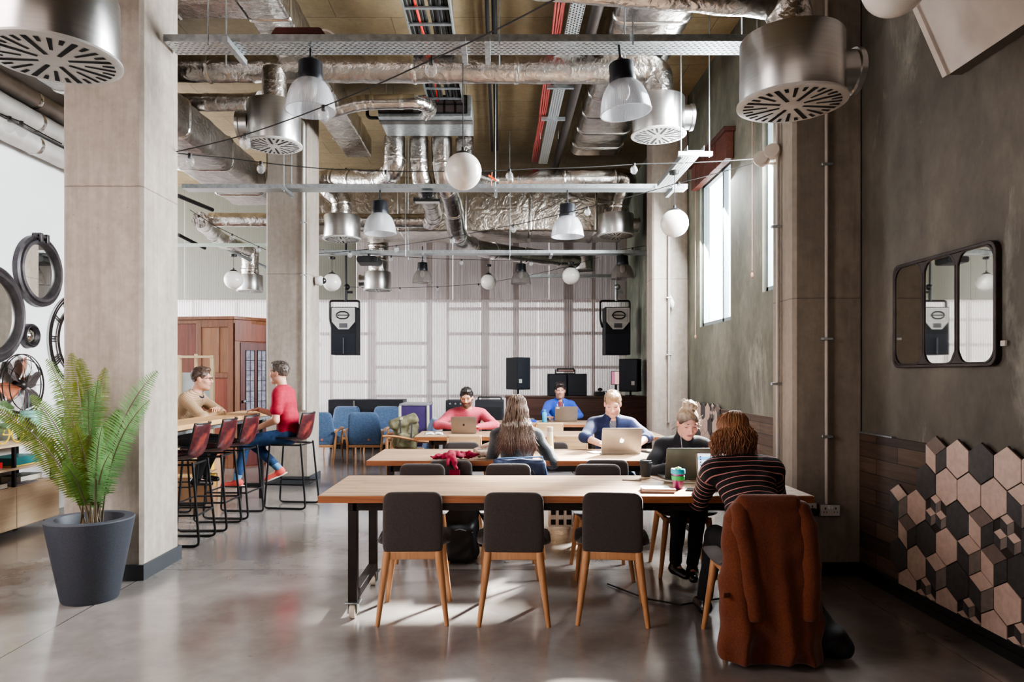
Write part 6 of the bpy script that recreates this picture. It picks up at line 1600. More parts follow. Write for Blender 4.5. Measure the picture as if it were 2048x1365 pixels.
P2,D2=person('auburn haired woman in a black jumper with thin pink stripes, back to the camera',(1.42,3.90,.53),PI/2+.10,s=.97,lean=14,curl=24,head=(10,16),
  hands=(((1.33,4.42,.83),(-.5,-.3,-.7)),((1.54,4.44,.83),(.55,-.3,-.7))),feet=(((1.25,4.35,.09),(0,1,.5),(0,1,0)),((1.5,4.4,.09),(0,1,.5),(.1,1,0))),skin=(214,168,148),
  top=stripes('black jumper pink stripes',(17,13,17),(204,138,134),.034,.14),tops='stripe',trouser=jeans_blk,shoes=boot,hair='bob',hairm=hairmat('auburn hair',(112,72,48),(168,120,84),(96,54,36),z0=.98,z1=1.16),vox=.006,female=True,eyes='none',shoulder=1.12,wide=.032)
P3,D3=person('man with short fair hair in a navy half zip jumper typing on the silver laptop',(1.12,7.22,.53),-PI/2,s=1.0,lean=8,curl=12,head=(-10,24),
  hands=(((1.30,6.66,.818),(1,.1,-.15)),((.95,6.66,.818),(-1,.1,-.15))),feet=(((1.25,6.85,.09),(0,-1,.5),(0,-1,0)),((1.0,6.85,.09),(0,-1,.5),(0,-1,0))),skin=(216,168,146),
  top=knit('navy knit',(28,42,84),(20,32,66)),collar='zip',sleeve=.62,trouser=denim,shoes=boot,hairm=hairmat('fair brown hair',(128,98,70),(176,146,112)),vox=.0048,eyes='shut',beard=(150,112,90),beardk=.4,brow=(130,100,76),topvox=.007,tuft=(.2,.013),under=(96,100,108))
q=MB(); c=D3['neck']+D3['fr2']*.075-D3['t2']*.06; q.tube(bez(c+D3['t2']*.07+D3['r']*.035,c+D3['t2']*.02+D3['fr2']*.03,c-D3['t2']*.03+D3['fr2']*.03,8),.004,5)
q.build('zip',m_alu,P3,world=True)
P4,D4=person('bearded man in a pink jumper working behind a grey laptop',(-.43,9.45,.53),-PI/2,s=1.0,lean=16,curl=10,head=(-4,14),
  hands=(((-.27,8.95,.818),(1,.2,-.2)),((-.60,8.95,.818),(-1,.2,-.2))),feet=(((-.3,9.0,.09),(0,-1,.5),(0,-1,0)),((-.55,9.0,.09),(0,-1,.5),(0,-1,0))),skin=(196,146,116),
  top=knit('pink marl',(206,92,108),(184,72,90),.2),trouser=denim,shoes=boot,hairm=hairmat('black hair',(26,22,22),(52,46,44)),vox=.006,eyes='shut',beard=(36,28,26),beardk=.85,tuft=(.3,.018),topvox=.007,brow=(24,20,20),shoulder=1.06,under=(214,206,204))
P5,D5=person('man in a bright blue hoodie behind the brown laptop at the farthest table',(.97,11.58,.53),-PI/2,s=1.0,lean=8,curl=4,head=(-2,4),
  hands=(((1.14,11.08,.818),(1,.2,-.6)),((.76,11.02,.818),(-1,.2,-.6))),feet=(((1.1,11.1,.09),(0,-1,.5),(0,-1,0)),((.85,11.1,.09),(0,-1,.5),(0,-1,0))),skin=(200,154,130),
  top=knit('bright blue fleece',(46,84,186),(34,64,156),.15),collar='hood',trouser=jeans_blk,shoes=boot,hairm=hairmat('dark brown hair',(34,28,28),(64,54,52)),vox=.006,topvox=.008,beard=(110,84,72),beardk=.3,tuft=(.4,.024),under=(120,40,50))
q=MB()
for sx in(-1,1):
    a_=D5['neck']+D5['r']*sx*.05+D5['fr2']*.085-D5['t2']*.02; q.tube([a_,a_+D5['fr2']*.045-D5['t2']*.06,a_+D5['fr2']*.05-D5['t2']*.17],.006,6)
q.build('drawstrings',m_offw,P5,world=True)
P6,D6=person('woman with very long brown hair in a dark cardigan at the second table',(.14,5.93,.53),PI/2-.03,s=.95,lean=8,curl=12,head=(0,10),
  hands=(((.0,6.30,.818),(-.35,-.2,-1)),((.43,6.20,.81),(.55,-.5,-1))),feet=(((.0,6.35,.09),(0,1,.5),(0,1,0)),((.25,6.35,.09),(0,1,.5),(0,1,0))),skin=(214,170,150),
  top=M('dark marl cardigan',(50,58,62),(30,36,40),rough=.95,scale=90,bs=.8,bscale=200,bdist=.01,sheen=.5),trouser=denim,shoes=boot,hair='long',hairm=hairmat('long ash brown hair',(92,74,64),(150,128,112),(96,54,38),z0=.80,z1=1.0),vox=.0065,female=True,eyes='none',shoulder=1.02,wide=.015,amp=.006)
P7,D7=person('man in a crimson tee shirt and blue jeans seated on a bar stool',(-2.36,7.93,.80),PI-.02,s=1.0,lean=4,curl=6,head=(-6,-2),
  hands=(((-2.66,7.72,.88),(1,-.3,-.4)),((-2.74,8.06,1.075),(.2,.3,-1))),feet=(((-2.86,7.72,.33),(-1,0,.8),(-1,-.1,-.1)),((-2.47,7.93,.42),(-1,.0,.9),(-.8,-.35,-.35))),skin=(204,158,136),
  top=M('crimson cotton',(172,22,56),(146,14,44),rough=.8,scale=30),sleeve=.30,trouser=denim,shoes=M('coral canvas shoe',(206,84,76),(186,66,62),rough=.7),sole=m_offw,hairm=hairmat('greying dark hair',(62,53,48),(112,100,92)),vox=.005,beard=(120,92,80),beardk=.35,cuff=.82,tuft=(.9,.024),topvox=.006,brow=(60,50,44),handdir=((-.1,0),(-.25,0)))
q=MB(); 
for h,k_,a_,toe in D7['legs']: q.cyl(k_.lerp(a_,.74),k_.lerp(a_,1.03),.045,.042,14)
q.build('socks',M('pale blue sock',(104,150,186),(84,128,166),rough=.9,scale=80),P7,world=True)
a_,e_,w_=D7['arms'][0]; q=MB(); q.cyl(e_.lerp(w_,.93),e_.lerp(w_,.99),.033,.033,16); c=e_.lerp(w_,.96)+V((0,-.026,.018)); q.sph(c,.018,10,6); q.build('wristwatch',m_black,P7,world=True)
q=MB(); c=D7['chest']; 
q.tube([c+V((-.135,-.04+.02*math.sin(k*2.2),.03-.018*k+.02*math.cos(k*3))) for k in range(7)],.0035,5); q.build('shirt_print',M('white print',(230,214,216),rough=.7),P7,world=True)
P8,D8=person('man with glasses in a striped tan jumper leaning his crossed arms on the bar',(-3.56,7.74,.80),.02,s=1.0,lean=19,curl=14,head=(4,2),
  hands=(((-3.06,7.68,1.10),(.15,1,-.5)),((-3.09,7.74,1.07),(.15,-1,-.5))),feet=(((-3.3,7.9,.36),(1,0,.7),(1,0,0)),((-3.25,7.6,.36),(1,0,.7),(1,0,0))),skin=(220,172,150),
  top=stripes('tan jumper fine stripes',(178,150,118),(128,104,82),.015,.35),tops='stripe',trouser=jeans_blk,shoes=boot,hairm=hairmat('dark brown crop',(62,46,38),(96,76,64)),vox=.005,beard=(150,110,88),beardk=.35,tuft=(.3,.016))
q=MB()
for sx in(-1,1): q.tube([D8['H'](sx*.031+.020*math.cos(k*PI/8),.094,.012+.016*math.sin(k*PI/8)) for k in range(16)],.0022,5,closed=True); q.tube([D8['H'](sx*.051,.094,.016),D8['H'](sx*.076,.05,.014),D8['H'](sx*.080,-.01,.012)],.0025,5)
q.tube([D8['H'](-.011,.096,.014),D8['H'](.011,.096,.014)],.002,5); q.build('glasses',m_black,P8,world=True)
q=MB(); q.tube([D8['neck']+D8['r']*(.072*math.cos(k*PI/10))+D8['fr2']*(.07*math.sin(k*PI/10)+.012)+D8['t2']*(.028-.012*math.sin(k*PI/10)) for k in range(20)],.009,8,closed=True); q.build('navy_neckband',M('navy rib',(30,30,56),rough=.9),P8,world=True)
# ================================================================= cloth things
# rust coat over the chair back
CX,CY=1.36,3.615
r=thing('rust_coat','long rust brown wool coat draped over the back of the striped woman\'s chair','coat',(CX,CY,0))
m_rust=M('rust wool',(112,56,28),(88,40,18),rough=.95,scale=120,bs=.4,bscale=260,sheen=.2,lo=.3,hi=.7)
def coat_fn(P):
    x=P[...,0]-CX; y=P[...,1]-CY; z=P[...,2]; u=np.clip((.85-z)/.83,0,1)
    zk=[-.1,.0,.15,.3,.5,.65,.75,.80,.83,.85]
    w=np.interp(z,zk,[.255,.258,.262,.252,.238,.228,.212,.192,.170,.12]); dp=np.interp(z,zk,[.10,.105,.112,.10,.086,.078,.07,.062,.05,.03])
    fold=u**1.3*(.016*np.sin(27*x+3.2*np.sin(3.1*z)+.6)+.010*np.sin(58*x+4*z))*np.sign(-y)*1.0
    yy=y-fold+.02*u
    xx=x-.014*np.sin(4.5*z+.8)*u
    q=(np.abs(xx/w)**3.2+np.abs(yy/dp)**2.4)**(1/2.8)
    d=(q-1)*dp*.85
    return np.maximum(np.maximum(d,z-.85),(.012+.022*np.sin(9*x+.6)**2)-z)
S=SDF(.02); S.fn((CX-.30,CY-.18,-.01),(CX+.30,CY+.16,.87),coat_fn)
S.ell((CX-.055,CY-.155,.03),(.085,.085,.20),None,.03,True); S.ell((CX+.13,CY-.16,.0),(.06,.06,.10),None,.03,True)
S.cap((CX-.13,CY-.02,.835),(CX+.13,CY-.02,.835),.028,None,.02); S.cap((CX-.12,CY-.045,.815),(CX+.12,CY-.045,.815),.02,None,.02)
sdf_obj('coat_body',S.mesh(.0075,wrinkle(.0035,18,38,2)),m_rust,r)
for sx in(-1,1):
    S=SDF(.02); pts=[(.150,-.020,.79),(.150,-.048,.70),(.125,-.066,.52),(.108,-.082,.38),(.098,-.092,.25)] if sx<0 else [(.155,-.020,.79),(.180,-.040,.70),(.190,-.058,.52),(.182,-.072,.38),(.172,-.084,.25)]
    for a_,b_ in zip(pts[:-1],pts[1:]): S.cap((CX+sx*a_[0],CY+a_[1],a_[2]),(CX+sx*b_[0],CY+b_[1],b_[2]),.042,.043); S.cap((CX+sx*a_[0]+.022,CY+a_[1]+.008,a_[2]),(CX+sx*b_[0]+.022,CY+b_[1]+.008,b_[2]),.036,.038)
    S.box((CX+sx*.135,CY-.10,.19),(.14,.16,.062),Euler((.1,sx*.08,0)).to_matrix(),.005,.008,True)
    sdf_obj('sleeve',S.mesh(.007,wrinkle(.0018,30,22,sx)),m_rust,r)
MB().obox((CX-.225,CY-.075,.37),(.085,.012,.026),Euler((0,.15,.75)).to_matrix()).build('pocket_flap',m_rust,r,world=True,bevel=.005)
# dark bag on the floor right of the coat
S=SDF(.05); S.cap((1.70,3.78,.09),(1.60,3.85,.42),.085,.05); S.ell((1.72,3.72,.085),(.10,.12,.08)); S.cap((1.77,3.62,.05),(1.70,3.75,.1),.035,.05)
r=thing('dark_bag','slouching black bag on the floor to the right of the rust coat','bag',(1.7,3.75,0))
sdf_obj('bag_body',S.mesh(.009,wrinkle(.008,30,60)),M('black canvas',(26,28,32),(18,19,22),rough=.7),r)
MB().tube(bez((1.62,3.84,.45),(1.56,3.9,.52),(1.60,3.8,.35),10),.01,6,sx=1.6).build('strap',m_black,r,world=True)
# black backpack under the near table
S=SDF(.05); bx,by=-.31,5.62; S.box((bx,by,.24),(.145,.10,.235),None,.07,.04); S.box((bx,by-.10,.16),(.115,.05,.14),None,.04,.04); S.ell((bx,by,.44),(.12,.085,.06))
r=thing('black_backpack','black backpack standing on the floor behind the chairs of the nearest table','backpack',(bx,by,0))
sdf_obj('bag_body',S.mesh(.008,wrinkle(.005,30,60)),M('black nylon',(18,18,22),(12,12,15),rough=.55),r)
q=MB().tube([(bx+.14,by-.02,.42),(bx+.2,by-.03,.3),(bx+.16,by-.03,.12)],.014,6,sx=1.6); q.tube([(bx+.17,by-.05,.14),(bx+.20,by-.06,.06)],.01,6); q.tube(bez((bx-.04,by,.48),(bx,by,.56),(bx+.04,by,.48),8),.01,6); q.build('strap',m_black,r,world=True)
q=MB().tube([(bx-.10,by-.135,.25),(bx,by-.155,.28),(bx+.10,by-.135,.25)],.004,5); q.build('zip',m_galv,r,world=True)
# olive backpack on the chair
c=V((-1.24,9.30,.52)); S=SDF(.04); S.box(c+V((0,0,.16)),(.16,.11,.19),Euler((0,.12,.2)).to_matrix(),.06,.04); S.box(c+V((-.02,-.01,.34)),(.19,.135,.055),Euler((.1,-.28,.2)).to_matrix(),.045,.03); S.box(c+V((.02,-.13,.1)),(.10,.05,.10),Euler((0,.1,.2)).to_matrix(),.04,.03)
r=thing('olive_backpack','olive green roll top backpack sitting on a wooden chair left of the third table','backpack',(c.x,c.y,.49))
sdf_obj('bag_body',S.mesh(.008,wrinkle(.004,36,70)),M('olive canvas',(128,124,98),(98,95,72),rough=.85,scale=14),r)
q=MB().bar(c+V((-.05,-.15,.36)),c+V((-.03,-.19,.12)),.02,.006,(0,1,0)); q.bar(c+V((.10,-.13,.33)),c+V((.10,-.18,.10)),.02,.006,(0,1,0)); q.build('strap',M('dark webbing',(58,58,64),rough=.7),r,world=True)
q=MB().obox(c+V((-.03,-.145,.385)),(.035,.01,.03)); q.build('buckle',M('cream badge',(222,212,190),rough=.4),r,world=True)
r=thing('wooden_armchair','wooden open armchair holding the olive backpack','chair',(-1.26,9.30,0))
q=MB().box(-1.46,-1.02,9.08,9.52,.45,.49); q.build('seat',m_oakv,r,world=True,bevel=.008)
for x in(-1.45,-1.03):
    for y in(9.09,9.50):
        MB().tube([(x,y,.66 if x<-1.2 else .47),(x,y,.4),(x+(.02 if x<-1.2 else .0),y,0)],[.016,.019,.012],10).build('leg',m_oak,r,world=True)
for y in(9.08,9.51): MB().tube(bez((-1.50,y,.68),(-1.35,y,.70),(-1.05,y,.62),8),.016,8,sx=1.4).build('armrest',m_oak,r,world=True)
MB().tube([(-1.46,9.10,.6),(-1.46,9.51,.6)],.014,8).build('back_rail',m_oak,r,world=True)
# maroon scarf
sc=V((-.40,5.80,.78)); r=thing('maroon_scarf','crumpled maroon scarf hanging over a charcoal chair back onto the second table','scarf',(sc.x,sc.y,.75))
S=SDF(.025)
rs_=random.Random(4)
for i_ in range(34):
    a_=V((rs_.uniform(-.55,-.23),rs_.uniform(5.95,6.08),0)); a_.z=.772+rs_.uniform(0,.035)*(1 if a_.x>-.48 else .3); d_=V((rs_.uniform(-.07,.07),rs_.uniform(-.04,.04),rs_.uniform(-.008,.012))); S.cap(a_,a_+d_,rs_.uniform(.009,.019),rs_.uniform(.008,.017),.007)
for p0,p1,ra,rb in(((-.46,5.93,.79),(-.36,5.90,.815),.026,.03),((-.40,5.88,.815),(-.385,5.74,.812),.032,.028),((-.43,5.86,.81),(-.41,5.72,.805),.02,.02),((-.385,5.74,.805),(-.365,5.685,.77),.027,.02),((-.365,5.685,.77),(-.35,5.672,.72),.02,.014),((-.41,5.72,.805),(-.42,5.675,.75),.02,.014),((-.36,5.89,.81),(-.33,5.95,.79),.028,.024)): S.cap(p0,p1,ra,rb,.012)
m_maroon=M('maroon wool',(150,20,58),(118,12,42),rough=.9,scale=40,bs=.4,bscale=200)
sdf_obj('scarf_folds',S.mesh(.005,wrinkle(.004,80,130)),m_maroon,r)
q=MB()
for i in range(14): x=-.345-.006*i; q.tube([(x+.02,5.673,.71),(x+.022,5.665,.66),(x+.02+.004*math.sin(i*2),5.664,.615)],.0035,5)
q.build('fringe',m_maroon,r,world=True)
# blue jacket over the long haired woman's chair
r=thing('blue_jacket','dark blue jacket folded over the long haired woman\'s chair back','jacket',(.15,5.67,.5))
S=SDF(.03); S.cap((-.02,5.655,.775),(.33,5.655,.77),.026,.028); S.box((.155,5.635,.60),(.19,.016,.17),None,.014,.02); S.cap((.335,5.645,.76),(.37,5.63,.50),.028,.024); S.cap((-.03,5.645,.76),(-.05,5.635,.52),.026,.022)
sdf_obj('jacket_body',S.mesh(.007,wrinkle(.005,34,60)),M('dark denim jacket',(54,64,92),(36,44,68),rough=.85,scale=30),r)
MB().tube([(-.02,5.64,.804),(.16,5.64,.81),(.335,5.64,.818),(.37,5.62,.70),(.385,5.61,.52)],.006,6).build('edge_piping',M('pale blue edge',(96,130,184),rough=.7),r,world=True)
# checked bag hanging from a chair
r=thing('checked_bag','black and white checked cloth bag hanging from a chair under the nearest table','bag',(.47,5.5,.26))
o=MB(); m_chk=M('white cloth',(206,206,206),rough=.8)
o.obox((.47,5.50,.37),(.19,.07,.15)); o.build('bag_body',m_chk,r,world=True,bevel=.012)
q=MB()
for i in range(3):
    for k in range(2):
        q.obox((.41+.06*i,5.463,.325+.075*k+.01),(.036,.003,.04))
q.build('check_panels',m_black,r,world=True,smooth=0)
MB().tube(bez((.40,5.5,.44),(.30,5.49,.62),(.25,5.5,.73),8),.008,6).build('strap',m_black,r,world=True)
# ================================================================= things on the tables
ZT=.752
m_spg=M('space grey aluminium',(150,138,128),(140,128,118),rough=.35,metal=.7); m_silv=M('silver aluminium',(196,192,188),(186,182,178),rough=.35,metal=.6); m_dkl=M('dark grey laptop lid',(92,92,84),(80,80,74),rough=.45,metal=.3)
def fruit(mb,c,u,v,n,k):
    """the bitten fruit emblem, in the plane of u (across) and v (up)"""
    out=[(0,-.42),(.18,-.48),(.34,-.36),(.46,-.12),(.38,-.02),(.33,.12),(.37,.25),(.43,.33),(.30,.44),(.12,.42),(0,.37),(-.12,.42),(-.30,.44),(-.44,.28),(-.47,.06),(-.40,-.18),(-.28,-.40),(-.14,-.48)]
    mb.poly([c+u*(a*k)+v*(b*k)+n*.0012 for a,b in out])
    mb.poly([c+u*(a*k)+v*(b*k)+n*.0012 for a,b in((0,.46),(.03,.60),(.14,.70),(.15,.58),(.09,.49))])
def laptop(label,x,y,rz,w,d,mat,open_=108,logo=None,screen=False,badge=False):
    """hinge line at the origin; keyboard towards +y (the user's side)"""
    r=thing('laptop',label,'laptop',(x,y,ZT),rz)
    MB().loft([[V((a,b+d/2,z)) for a,b in rrect(w-2*i,d-2*i,.012,3)] for z,i in((0.002,.004),(.005,0),(.014,0),(.016,.002))]).build('base',mat,r,smooth=30)
    k=MB(); 
    for row in range(5):
        for cc in range(13): k.box(-w*.42+cc*w*.84/13,-w*.42+(cc+.82)*w*.84/13,d*.12+row*d*.085,d*.12+(row+.8)*d*.085,.016,.0175)
    k.build('keyboard',m_blkplastic,r,smooth=0); MB().box(-w*.17,w*.17,d*.62,d*.93,.016,.0166).build('trackpad',m_silv,r,smooth=0)
    th=math.radians(open_); c,s=math.cos(th),math.sin(th)
    U=V((1,0,0)); W=V((0,c,s)); Nn=U.cross(W); h=d*.97   # W up the lid, back normal -Nn... the lid leans to -y
    Nb=V((0,-s,c)) # outer face
    lid=MB(); rings=[]
    for off,i in((0.0,.003),(.002,0),(.006,0),(.0075,.003)):
        rings.append([V((a,0,.014))+W*(b+h/2)+Nb*off for a,b in rrect(w-2*i,h-2*i,.012,3)])
    lid.loft(rings); L_=lid.build('lid',mat,r,smooth=30)
    if logo:
        q=MB(); fruit(q,V((0,0,.014))+W*h*.5+Nb*.0078,-U,W,Nb,.042 if w>.33 else .03); q.build('emblem',logo,L_,smooth=0,fixn=False)
    if badge: MB().obox(V((-w*.38 if badge<0 else w*.36,0,.014))+W*h*.90+Nb*.0085,(.05,.02,.002),Matrix((U,W,Nb)).transposed()).build('sticker',m_white,L_,smooth=0)
    q=MB(); q.poly([V((a,0,.014))+W*b-Nb*.0008 for a,b in((-w*.47,h*.05),(w*.47,h*.05),(w*.47,h*.95),(-w*.47,h*.95))])
    if not screen: q.build('screen',emit('dim screen',(120,130,150),.5),r,smooth=0,fixn=False)
    else:
        q.build('screen',emit('lit screen',(226,230,240),1.3),r,smooth=0,fixn=False)
        def rect(name,a0,a1,b0,b1,m,e=.0014):
            z=MB(); z.poly([V((-w*.47+w*.94*a,0,.014))+W*(h*.05+h*.9*b)-Nb*e for a,b in((a0,b0),(a1,b0),(a1,b1),(a0,b1))]); return z
        rect('',0,1,.76,.88,0).build('blue_bar',emit('blue ui',(110,190,232),1.2),r,smooth=0,fixn=False)
        rect('',.1,1,.60,.66,0).build('pale_bar',emit('grey ui',(196,210,226),1.1),r,smooth=0,fixn=False)
        z=MB()
        for i in range(9): z.sph(V((-w*.47+w*.94*.94,0,.014))+W*(h*.05+h*.9*(.08+.1*i))-Nb*.001,.0052,8,6)
        z.build('list_dots',emit('dark ui',(60,56,110),.4),r)
    return r
WL=emit('glowing white emblem',(255,255,255),4.0)
laptop('dark grey open laptop in front of the woman in the black turtleneck',1.285,4.83,.0,.33,.225,m_dkl,104)
laptop('open laptop with a lit white screen facing the woman in the striped jumper',1.44,4.60,PI-.12,.31,.215,m_spg,112,screen=True)
laptop('silver open laptop with a glowing white fruit emblem at the second table',1.09,6.40,.02,.36,.245,m_silv,106,logo=WL)
laptop('grey open laptop with a dark fruit emblem in front of the man in pink',-.44,8.62,0,.305,.21,m_spg,104,logo=m_black)
laptop('brown grey open laptop with a white sticker at the farthest table',1.01,10.86,.03,.345,.235,m_spg,104,badge=-1)
# cups
r=thing('black_cup','black takeaway coffee cup with a lid on the nearest table','cup',(1.01,4.92,ZT))
MB().lathe([(.001,0),(.031,0),(.0415,.105),(.001,.106)],n=32).build('cup',M('black paper cup',(34,30,30),rough=.5),r)
MB().lathe([(.044,.103),(.0445,.111),(.041,.113),(.039,.124),(.036,.126),(.034,.121),(.001,.121)],n=32).build('lid',m_blkplastic,r)
MB().lathe([(.0315,.001),(.0328,.012),(.0335,.012),(.0322,.001)],n=32,closed=True).build('cup_base',M('pale cup foot',(186,168,146),rough=.6),r)
kx,ky=xat(1356,4.47),4.47
r=thing('reusable_cup','purple reusable cup with a green band and turquoise lid on the nearest table','cup',(kx,ky,ZT))
MB().lathe([(.001,0),(.027,0),(.029,.003),(.0405,.098),(.001,.098)],n=32).build('cup',M('purple plastic',(108,24,88),rough=.35),r)
MB().lathe([(.0355,.055),(.0385,.056),(.0412,.082),(.039,.083)],n=32,closed=True).build('green_band',M('green silicone',(20,146,70),rough=.6),r)
MB().lathe([(.042,.095),(.045,.098),(.044,.122),(.041,.126),(.036,.122),(.001,.121)],n=32).build('lid',M('turquoise plastic',(38,150,176),rough=.4),r)
o=MB(); o.tube([(-.02,.0,.126),(.0,-.004,.131),(.018,0,.126)],[.006,.009,.006],8); o.build('stopper',M('yellow stopper',(220,206,120),rough=.5),r)
# papers, notebook, phone
r=thing('paper_stack','stack of white papers on a pad near the front of the nearest table','papers',(.965,4.36,ZT),-.12)
for i in range(3):
    MB().obox((.004*i,0,.005+i*.008),(.20-.004*i,.13,.007),Matrix.Rotation(.04*(i-1),3,'Z')).build('pad',M('pad edge %d'%i,(150,112,100) if i!=1 else (206,196,190),rough=.8),r)
MB().obox((-.01,.005,.0245),(.17,.12,.003),Matrix.Rotation(.05,3,'Z')).build('top_sheet',m_white,r,smooth=0)
def slab(name,label,cat,x,y,sx,sy,sz,rz,m1,m2=None,z=ZT):
    q=thing(name,label,cat,(x,y,z),rz); o=MB().loft([[V((a,b,zz)) for a,b in rrect(sx-2*i,sy-2*i,.008,3)] for zz,i in((0,.002),(.002,0),(sz-.002,0),(sz,.002))]); o.build('body',m1,q,smooth=30)
    if m2: MB().loft([[V((a,b,zz)) for a,b in rrect(sx-.008,sy-.008,.006,3)] for zz in(sz,sz+.0008)]).build('glass',m2,q,smooth=30)
    return q
m_gl=M('dark phone glass',(26,28,32),rough=.08,spec=.7)
slab('phone','dark phone lying on the nearest table beside the purple cup','phone',xat(1398,4.37),4.38,.075,.15,.009,1.15,m_black,m_gl)
slab('phone','dark phone lying on the third table behind the long haired woman','phone',xat(1058,8.6),8.62,.075,.15,.009,.3,m_black,m_gl)
slab('pen','pale pen lying near the middle of the nearest table','pen',xat(1262,4.82),4.80,.012,.13,.008,1.3,M('grey pen',(120,112,104),rough=.4))
# white charger lead
pts=[V((x,y,ZT+.004)) for x,y in((1.03,4.97),(1.06,4.90),(1.10,4.80),(1.17,4.73),(1.30,4.70),(1.42,4.72))]
q=MB().tube(arc_pts(pts,.05),.0035,6); q.tube(arc_pts([p+V((.012,.015,0)) for p in pts[:4]],.04),.003,6)
tag(q.build('charger_lead',M('white lead',(220,208,196),rough=.5),loc=tuple(pts[0])),'white charger lead curling across the nearest table behind the cups','cable')
MBc=MB().tube([V(p) for p in((.75,4.95,.012),(.95,4.62,.012),(1.15,4.5,.012),(1.42,4.62,.012),(1.9,5.0,.012))],.006,6)
tag(MBc.build('floor_cable',m_cable,loc=(1.2,4.6,0)),'black cable lying on the floor under the nearest table','cable')
# second table
r=thing('tall_bottle','tall bottle fading from white to pale yellow on the second table','bottle',(xat(1100,6.32),6.34,ZT))
def bott():
    m,t,b=nt('bottle gradient'); tc=N(t,'ShaderNodeTexCoord'); sx=N(t,'ShaderNodeSeparateXYZ'); t.links.new(tc.outputs['Object'],sx.inputs[0])
    t.links.new(ramp(t,math_(t,'MULTIPLY',sx.outputs['Z'],4.0),[(.1,srgb((206,198,120))),(.5,srgb((226,220,170))),(.75,srgb((226,224,218)))]),b.inputs['Base Color']); b.inputs['Roughness'].default_value=.35; return m
MB().lathe([(.001,0),(.034,0),(.037,.004),(.037,.03),(.030,.13),(.027,.19),(.026,.21),(.001,.21)],n=32).build('bottle_body',bott(),r)
MB().lathe([(.0265,.212),(.0275,.216),(.0275,.248),(.026,.252),(.001,.252)],n=32).build('cap',M('grey cap',(190,186,180),rough=.35),r)
slab('notebook','thin pale notebook beside the silver laptop','notebook',.87,6.50,.10,.16,.012,.3,M('pale note',(226,222,214),rough=.7))
# clutch bag and glasses case
r=thing('tan_pouch','tan zipped pouch lying on the second table by the long haired woman','pouch',(xat(966,6.2),6.22,ZT))
S=SDF(.02); c=V(r.location); S.box(c+V((0,0,.03)),(.075,.045,.028),Euler((0,0,.3)).to_matrix(),.02,.02); S.cap(c+V((-.07,.02,.05)),c+V((.06,.05,.11)),.022,.018)
sdf_obj('pouch_body',S.mesh(.005,wrinkle(.004,60,90)),M('tan cloth',(176,150,130),(120,96,84),rough=.7,scale=20),r)
MB().tube([c+V((-.07,-.0,.062)),c+V((0,-.01,.066)),c+V((.07,.02,.062))],.003,5).build('zip',m_galv,r,world=True)
q=MB()
for sx in(-1,1): q.tube([(sx*.03+.022*math.cos(k*PI/8),0,.022+.018*math.sin(k*PI/8)) for k in range(16)],.002,5,closed=True); q.tube([(sx*.052,0,.03),(sx*.056,.12,.01)],.002,5)
q.tube([(-.01,0,.026),(.01,0,.026)],.002,5); r=thing('spectacles','folded spectacles in front of the tan pouch','glasses',(xat(965,6.08),6.08,ZT+.002)); q.build('frames',m_galv,r)
# third table
r=thing('open_notebook','open white notebook on the left end of the third table','notebook',(-.80,8.62,ZT),.1)
for sx in(-1,1):
    MB().loft([[V((sx*(.002+.105*u),y,.004+.012*math.sin(PI*min(1,u*1.1))*(1-.3*u))) for u in [i/8 for i in range(9)]] for y in(-.15,.15)],closed=False).build('page',m_white,r,solid=.004,smooth=60)
MB().box(-.11,.11,-.152,.152,0,.003).build('cover',m_offw,r)
# farthest table
r=thing('blue_bottle','bright blue squat bottle on the farthest table','bottle',(xat(1089,10.75),10.75,ZT))
MB().lathe([(.001,0),(.034,0),(.037,.005),(.037,.125),(.032,.145),(.016,.155),(.016,.165),(.001,.165)],n=32).build('bottle_body',M('bright blue enamel',(54,172,216),rough=.3),r)
MB().lathe([(.02,.160),(.021,.164),(.021,.186),(.018,.19),(.001,.19)],n=24).build('cap',M('blue cap',(40,140,190),rough=.4),r)
slab('tablet','dark grey case lying on the farthest table','tablet',xat(1052,10.9),10.9,.24,.18,.05,.1,M('grey case',(90,88,88),rough=.6))
slab('pencil_case','small bright blue pouch on the farthest table','pouch',xat(1067,10.75),10.75,.09,.06,.035,-.1,M('royal blue',(40,72,190),rough=.5))
slab('saucer_pad','small white pad beside the blue bottle','pad',xat(1078,10.8),10.85,.1,.12,.01,0,m_white)
slab('phone','phone beside the silver laptop at the second table','phone',1.36,6.55,.075,.15,.009,.5,m_black,m_gl)
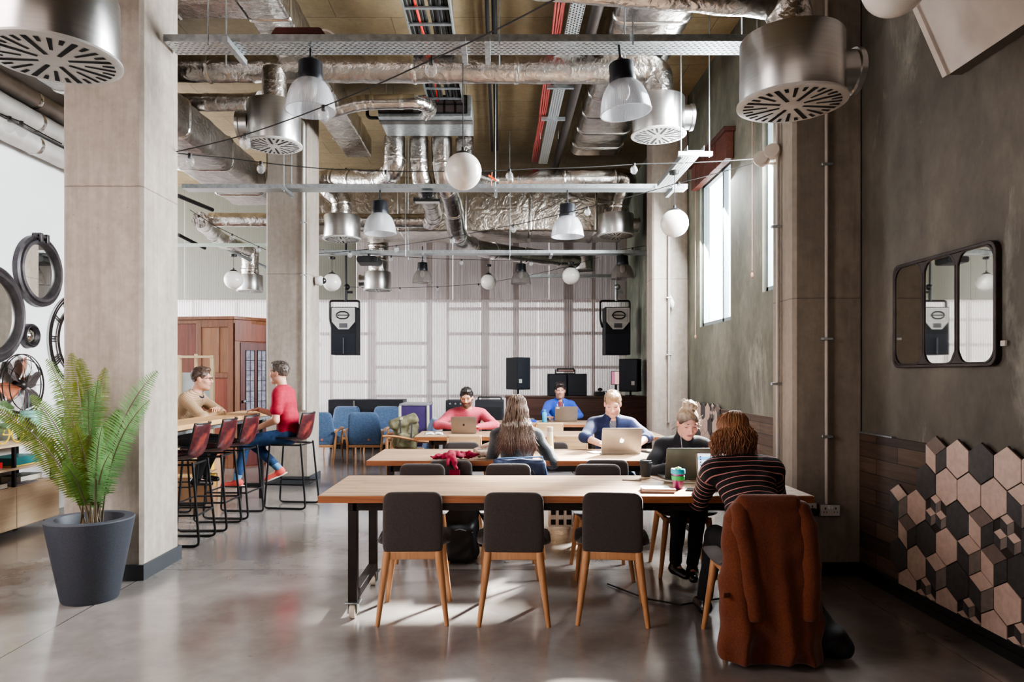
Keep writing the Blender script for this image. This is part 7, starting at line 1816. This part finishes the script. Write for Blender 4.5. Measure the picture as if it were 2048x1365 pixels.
# ================================================================= light
def area(name,loc,target,sx,sy,power,col=(1,1,1),spread=180):
    l=bpy.data.lights.new(name,'AREA'); l.shape='RECTANGLE'; l.size=sx; l.size_y=sy; l.energy=power; l.color=col; l.spread=math.radians(spread)
    o=bpy.data.objects.new(name,l); COL.objects.link(o); o.location=loc; d=V(target)-V(loc); o.rotation_euler=d.to_track_quat('-Z','Y').to_euler(); return o
w=bpy.data.worlds.new('World'); SC.world=w; w.use_nodes=True; bg=w.node_tree.nodes['Background']; bg.inputs[0].default_value=(.93,.97,1,1); bg.inputs[1].default_value=7
for i,(y0,y1,z0,z1) in enumerate((WA,WB)):
    area('window_light',(XR+.22,(y0+y1)/2,(z0+z1)/2),(0,(y0+y1)/2-.5,1.6),y1-y0,z1-z0,(620,640)[i],(.95,.98,1))
s=bpy.data.lights.new('sun','SUN'); s.energy=105; s.angle=math.radians(7); s.color=(1,.96,.9); so=bpy.data.objects.new('sun',s); COL.objects.link(so)
so.rotation_euler=V((-2.5,-3.35,-2.9)).to_track_quat('-Z','Y').to_euler()
area('panel_light',(-3.6,15.05,2.7),(-3.6,16,2.7),12.4,5.2,430,(1,.98,.97))
area('far_left_fill',(-9.7,12.2,2.6),(0,11,2.2),5.0,4.4,900,(.96,.98,1))  # added fill for the back left; the wall behind it is solid
area('left_front_fill',(-4.7,2.6,2.6),(-2.3,5.0,.9),3.4,3.4,130,(1,.87,.83),110)  # added pinkish fill for the column fronts, no opening in this wall
area('behind_camera_fill',(-1.6,-4.1,2.8),(-1.2,6,2.9),5.4,4.0,60,(1,.82,.72))  # added warm frontal fill behind the camera, no glazing there
# ================================================================= camera
cd=bpy.data.cameras.new('Camera'); co=bpy.data.objects.new('Camera',cd); COL.objects.link(co)
cd.sensor_width=36; cd.lens=36*F/2048; cd.shift_x=(1024-VX)/2048; cd.shift_y=(VY-682.5)/2048; cd.clip_start=.05; cd.clip_end=200
co.location=(0,0,HC); co.rotation_euler=(PI/2,0,0); SC.camera=co
SC.view_settings.view_transform='AgX'; SC.view_settings.look='AgX - Medium High Contrast'; SC.view_settings.exposure=.42
c=SC.cycles; c.max_bounces=7; c.diffuse_bounces=4; c.glossy_bounces=4; c.transmission_bounces=4; c.transparent_max_bounces=14; c.caustics_reflective=False; c.caustics_refractive=False; c.use_denoising=True; c.sample_clamp_indirect=6
# chairs etc. whose category was left to the end
for o in bpy.data.objects:
    if o.parent is None and o.get('label') and not o.get('category') and not o.get('kind'):
        n=o.name.split('.')[0]; o['category']={'upholstered_chair':'chair','plywood_chair':'chair','bar_stool':'bar stool','blue_armchair':'armchair'}.get(n,n.replace('_',' '))
